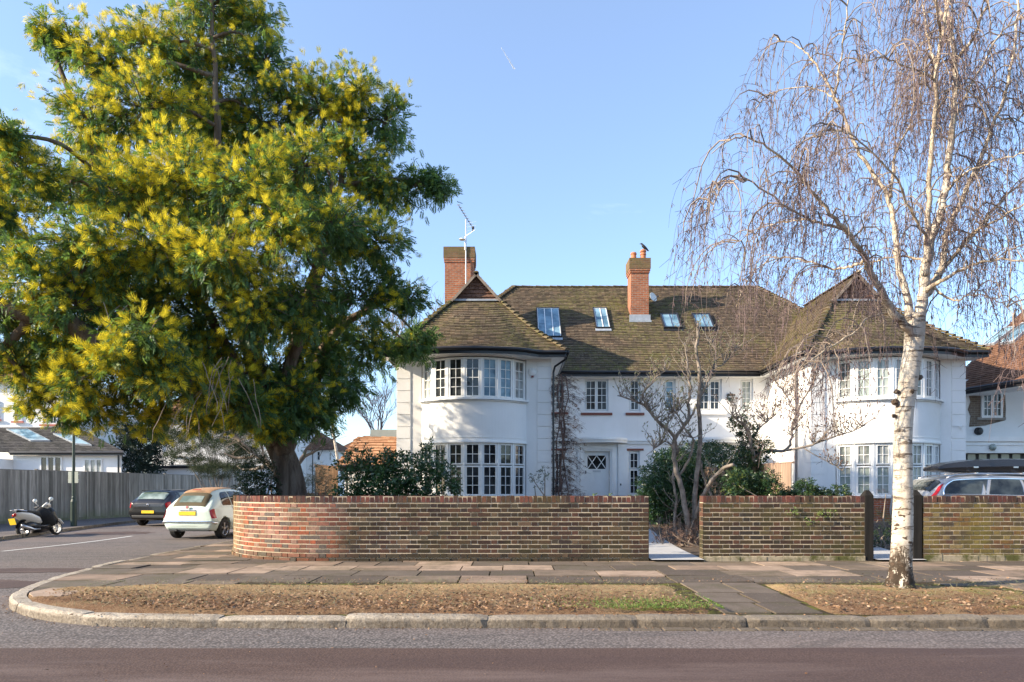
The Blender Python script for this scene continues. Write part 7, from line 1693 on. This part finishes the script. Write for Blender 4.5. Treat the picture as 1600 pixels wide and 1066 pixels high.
sp('stand', 'black_metal', lambda m: m.tube([(-.15,.1,.22), (-.2,.16,.0)], .012, 5))
T.location = (-14.72, 21.3, gz(21.3)); T.rotation_euler = (math.radians(-6), 0, math.radians(80)); T.scale = (.95, .95, .98)

# ================================================================ unseen houses and trees behind the camera, added to darken the window reflections
MAT['brick_house'] = brick_mat('opposite_brick', (.10,.085,.075), (.075,.065,.06), (.14,.13,.12))
for i, (x, lab) in enumerate([(-19, 'unseen brick house across the road behind the camera, left of the three'), (-2, 'unseen brick house across the road behind the camera, middle of the three'), (15, 'unseen brick house across the road behind the camera, right of the three')]):
    T = thing('unseen_house', lab, 'house', (x, -19, 0), 'brick houses across the road'); o = T.location
    m = MB(); m.box((x-6, -26, -.1), (x+6, -18, 5.6)); m.build('wall', MAT['brick_house'], T, o, uv=True)
    m = MB()
    tiled(m, quadS((x+6.4,-17.6,5.5), (x-6.4,-17.6,5.5), (x-3,-22,9.6), (x+3,-22,9.6)), 12, 6, gauge=.4, tw=.5); tiled(m, quadS((x-6.4,-17.6,5.5), (x-6.4,-26.4,5.5), (x-3,-22.1,9.6), (x-3,-22,9.6)), 8, 6, gauge=.4, tw=.5); tiled(m, quadS((x+6.4,-26.4,5.5), (x+6.4,-17.6,5.5), (x+3,-22,9.6), (x+3,-22.1,9.6)), 8, 6, gauge=.4, tw=.5)
    m.build('roof', MAT['slate'], T, o)
    for wx in (-4, 0, 3.2):
        for wz in (.9, 3.4):
            if wx == 0 and wz < 1: continue
            simple_win(T, o, (x+wx+.9, -17.98, wz), 1.5, 1.4, 2, 2, 3, ax=(-1,0,0), nrm=(0,1,0))
    m = MB(); m.box((x-.5, -18, -.1), (x+.5, -17.95, 2.1)); m.build('front_door', MAT['trim'], T, o)
for i, (x, h_, lab) in enumerate([(-10.5, 7.5, 'unseen dark leafy tree between two houses across the road, left'), (7, 8.5, 'unseen dark leafy tree between two houses across the road, centre'), (24, 7, 'unseen dark leafy tree between two houses across the road, right')]):
    shrub('unseen_tree', lab, 'tree', (x, -13.5, 0), [((x, -13.5, h_*.62), (2.6, 2.2, h_*.36)), ((x+1.2, -13, h_*.5), (1.8,1.6,1.8))], 'laurel', .4, CLU, 'trees across the road', dens=42, stems=4, seed=90+i)
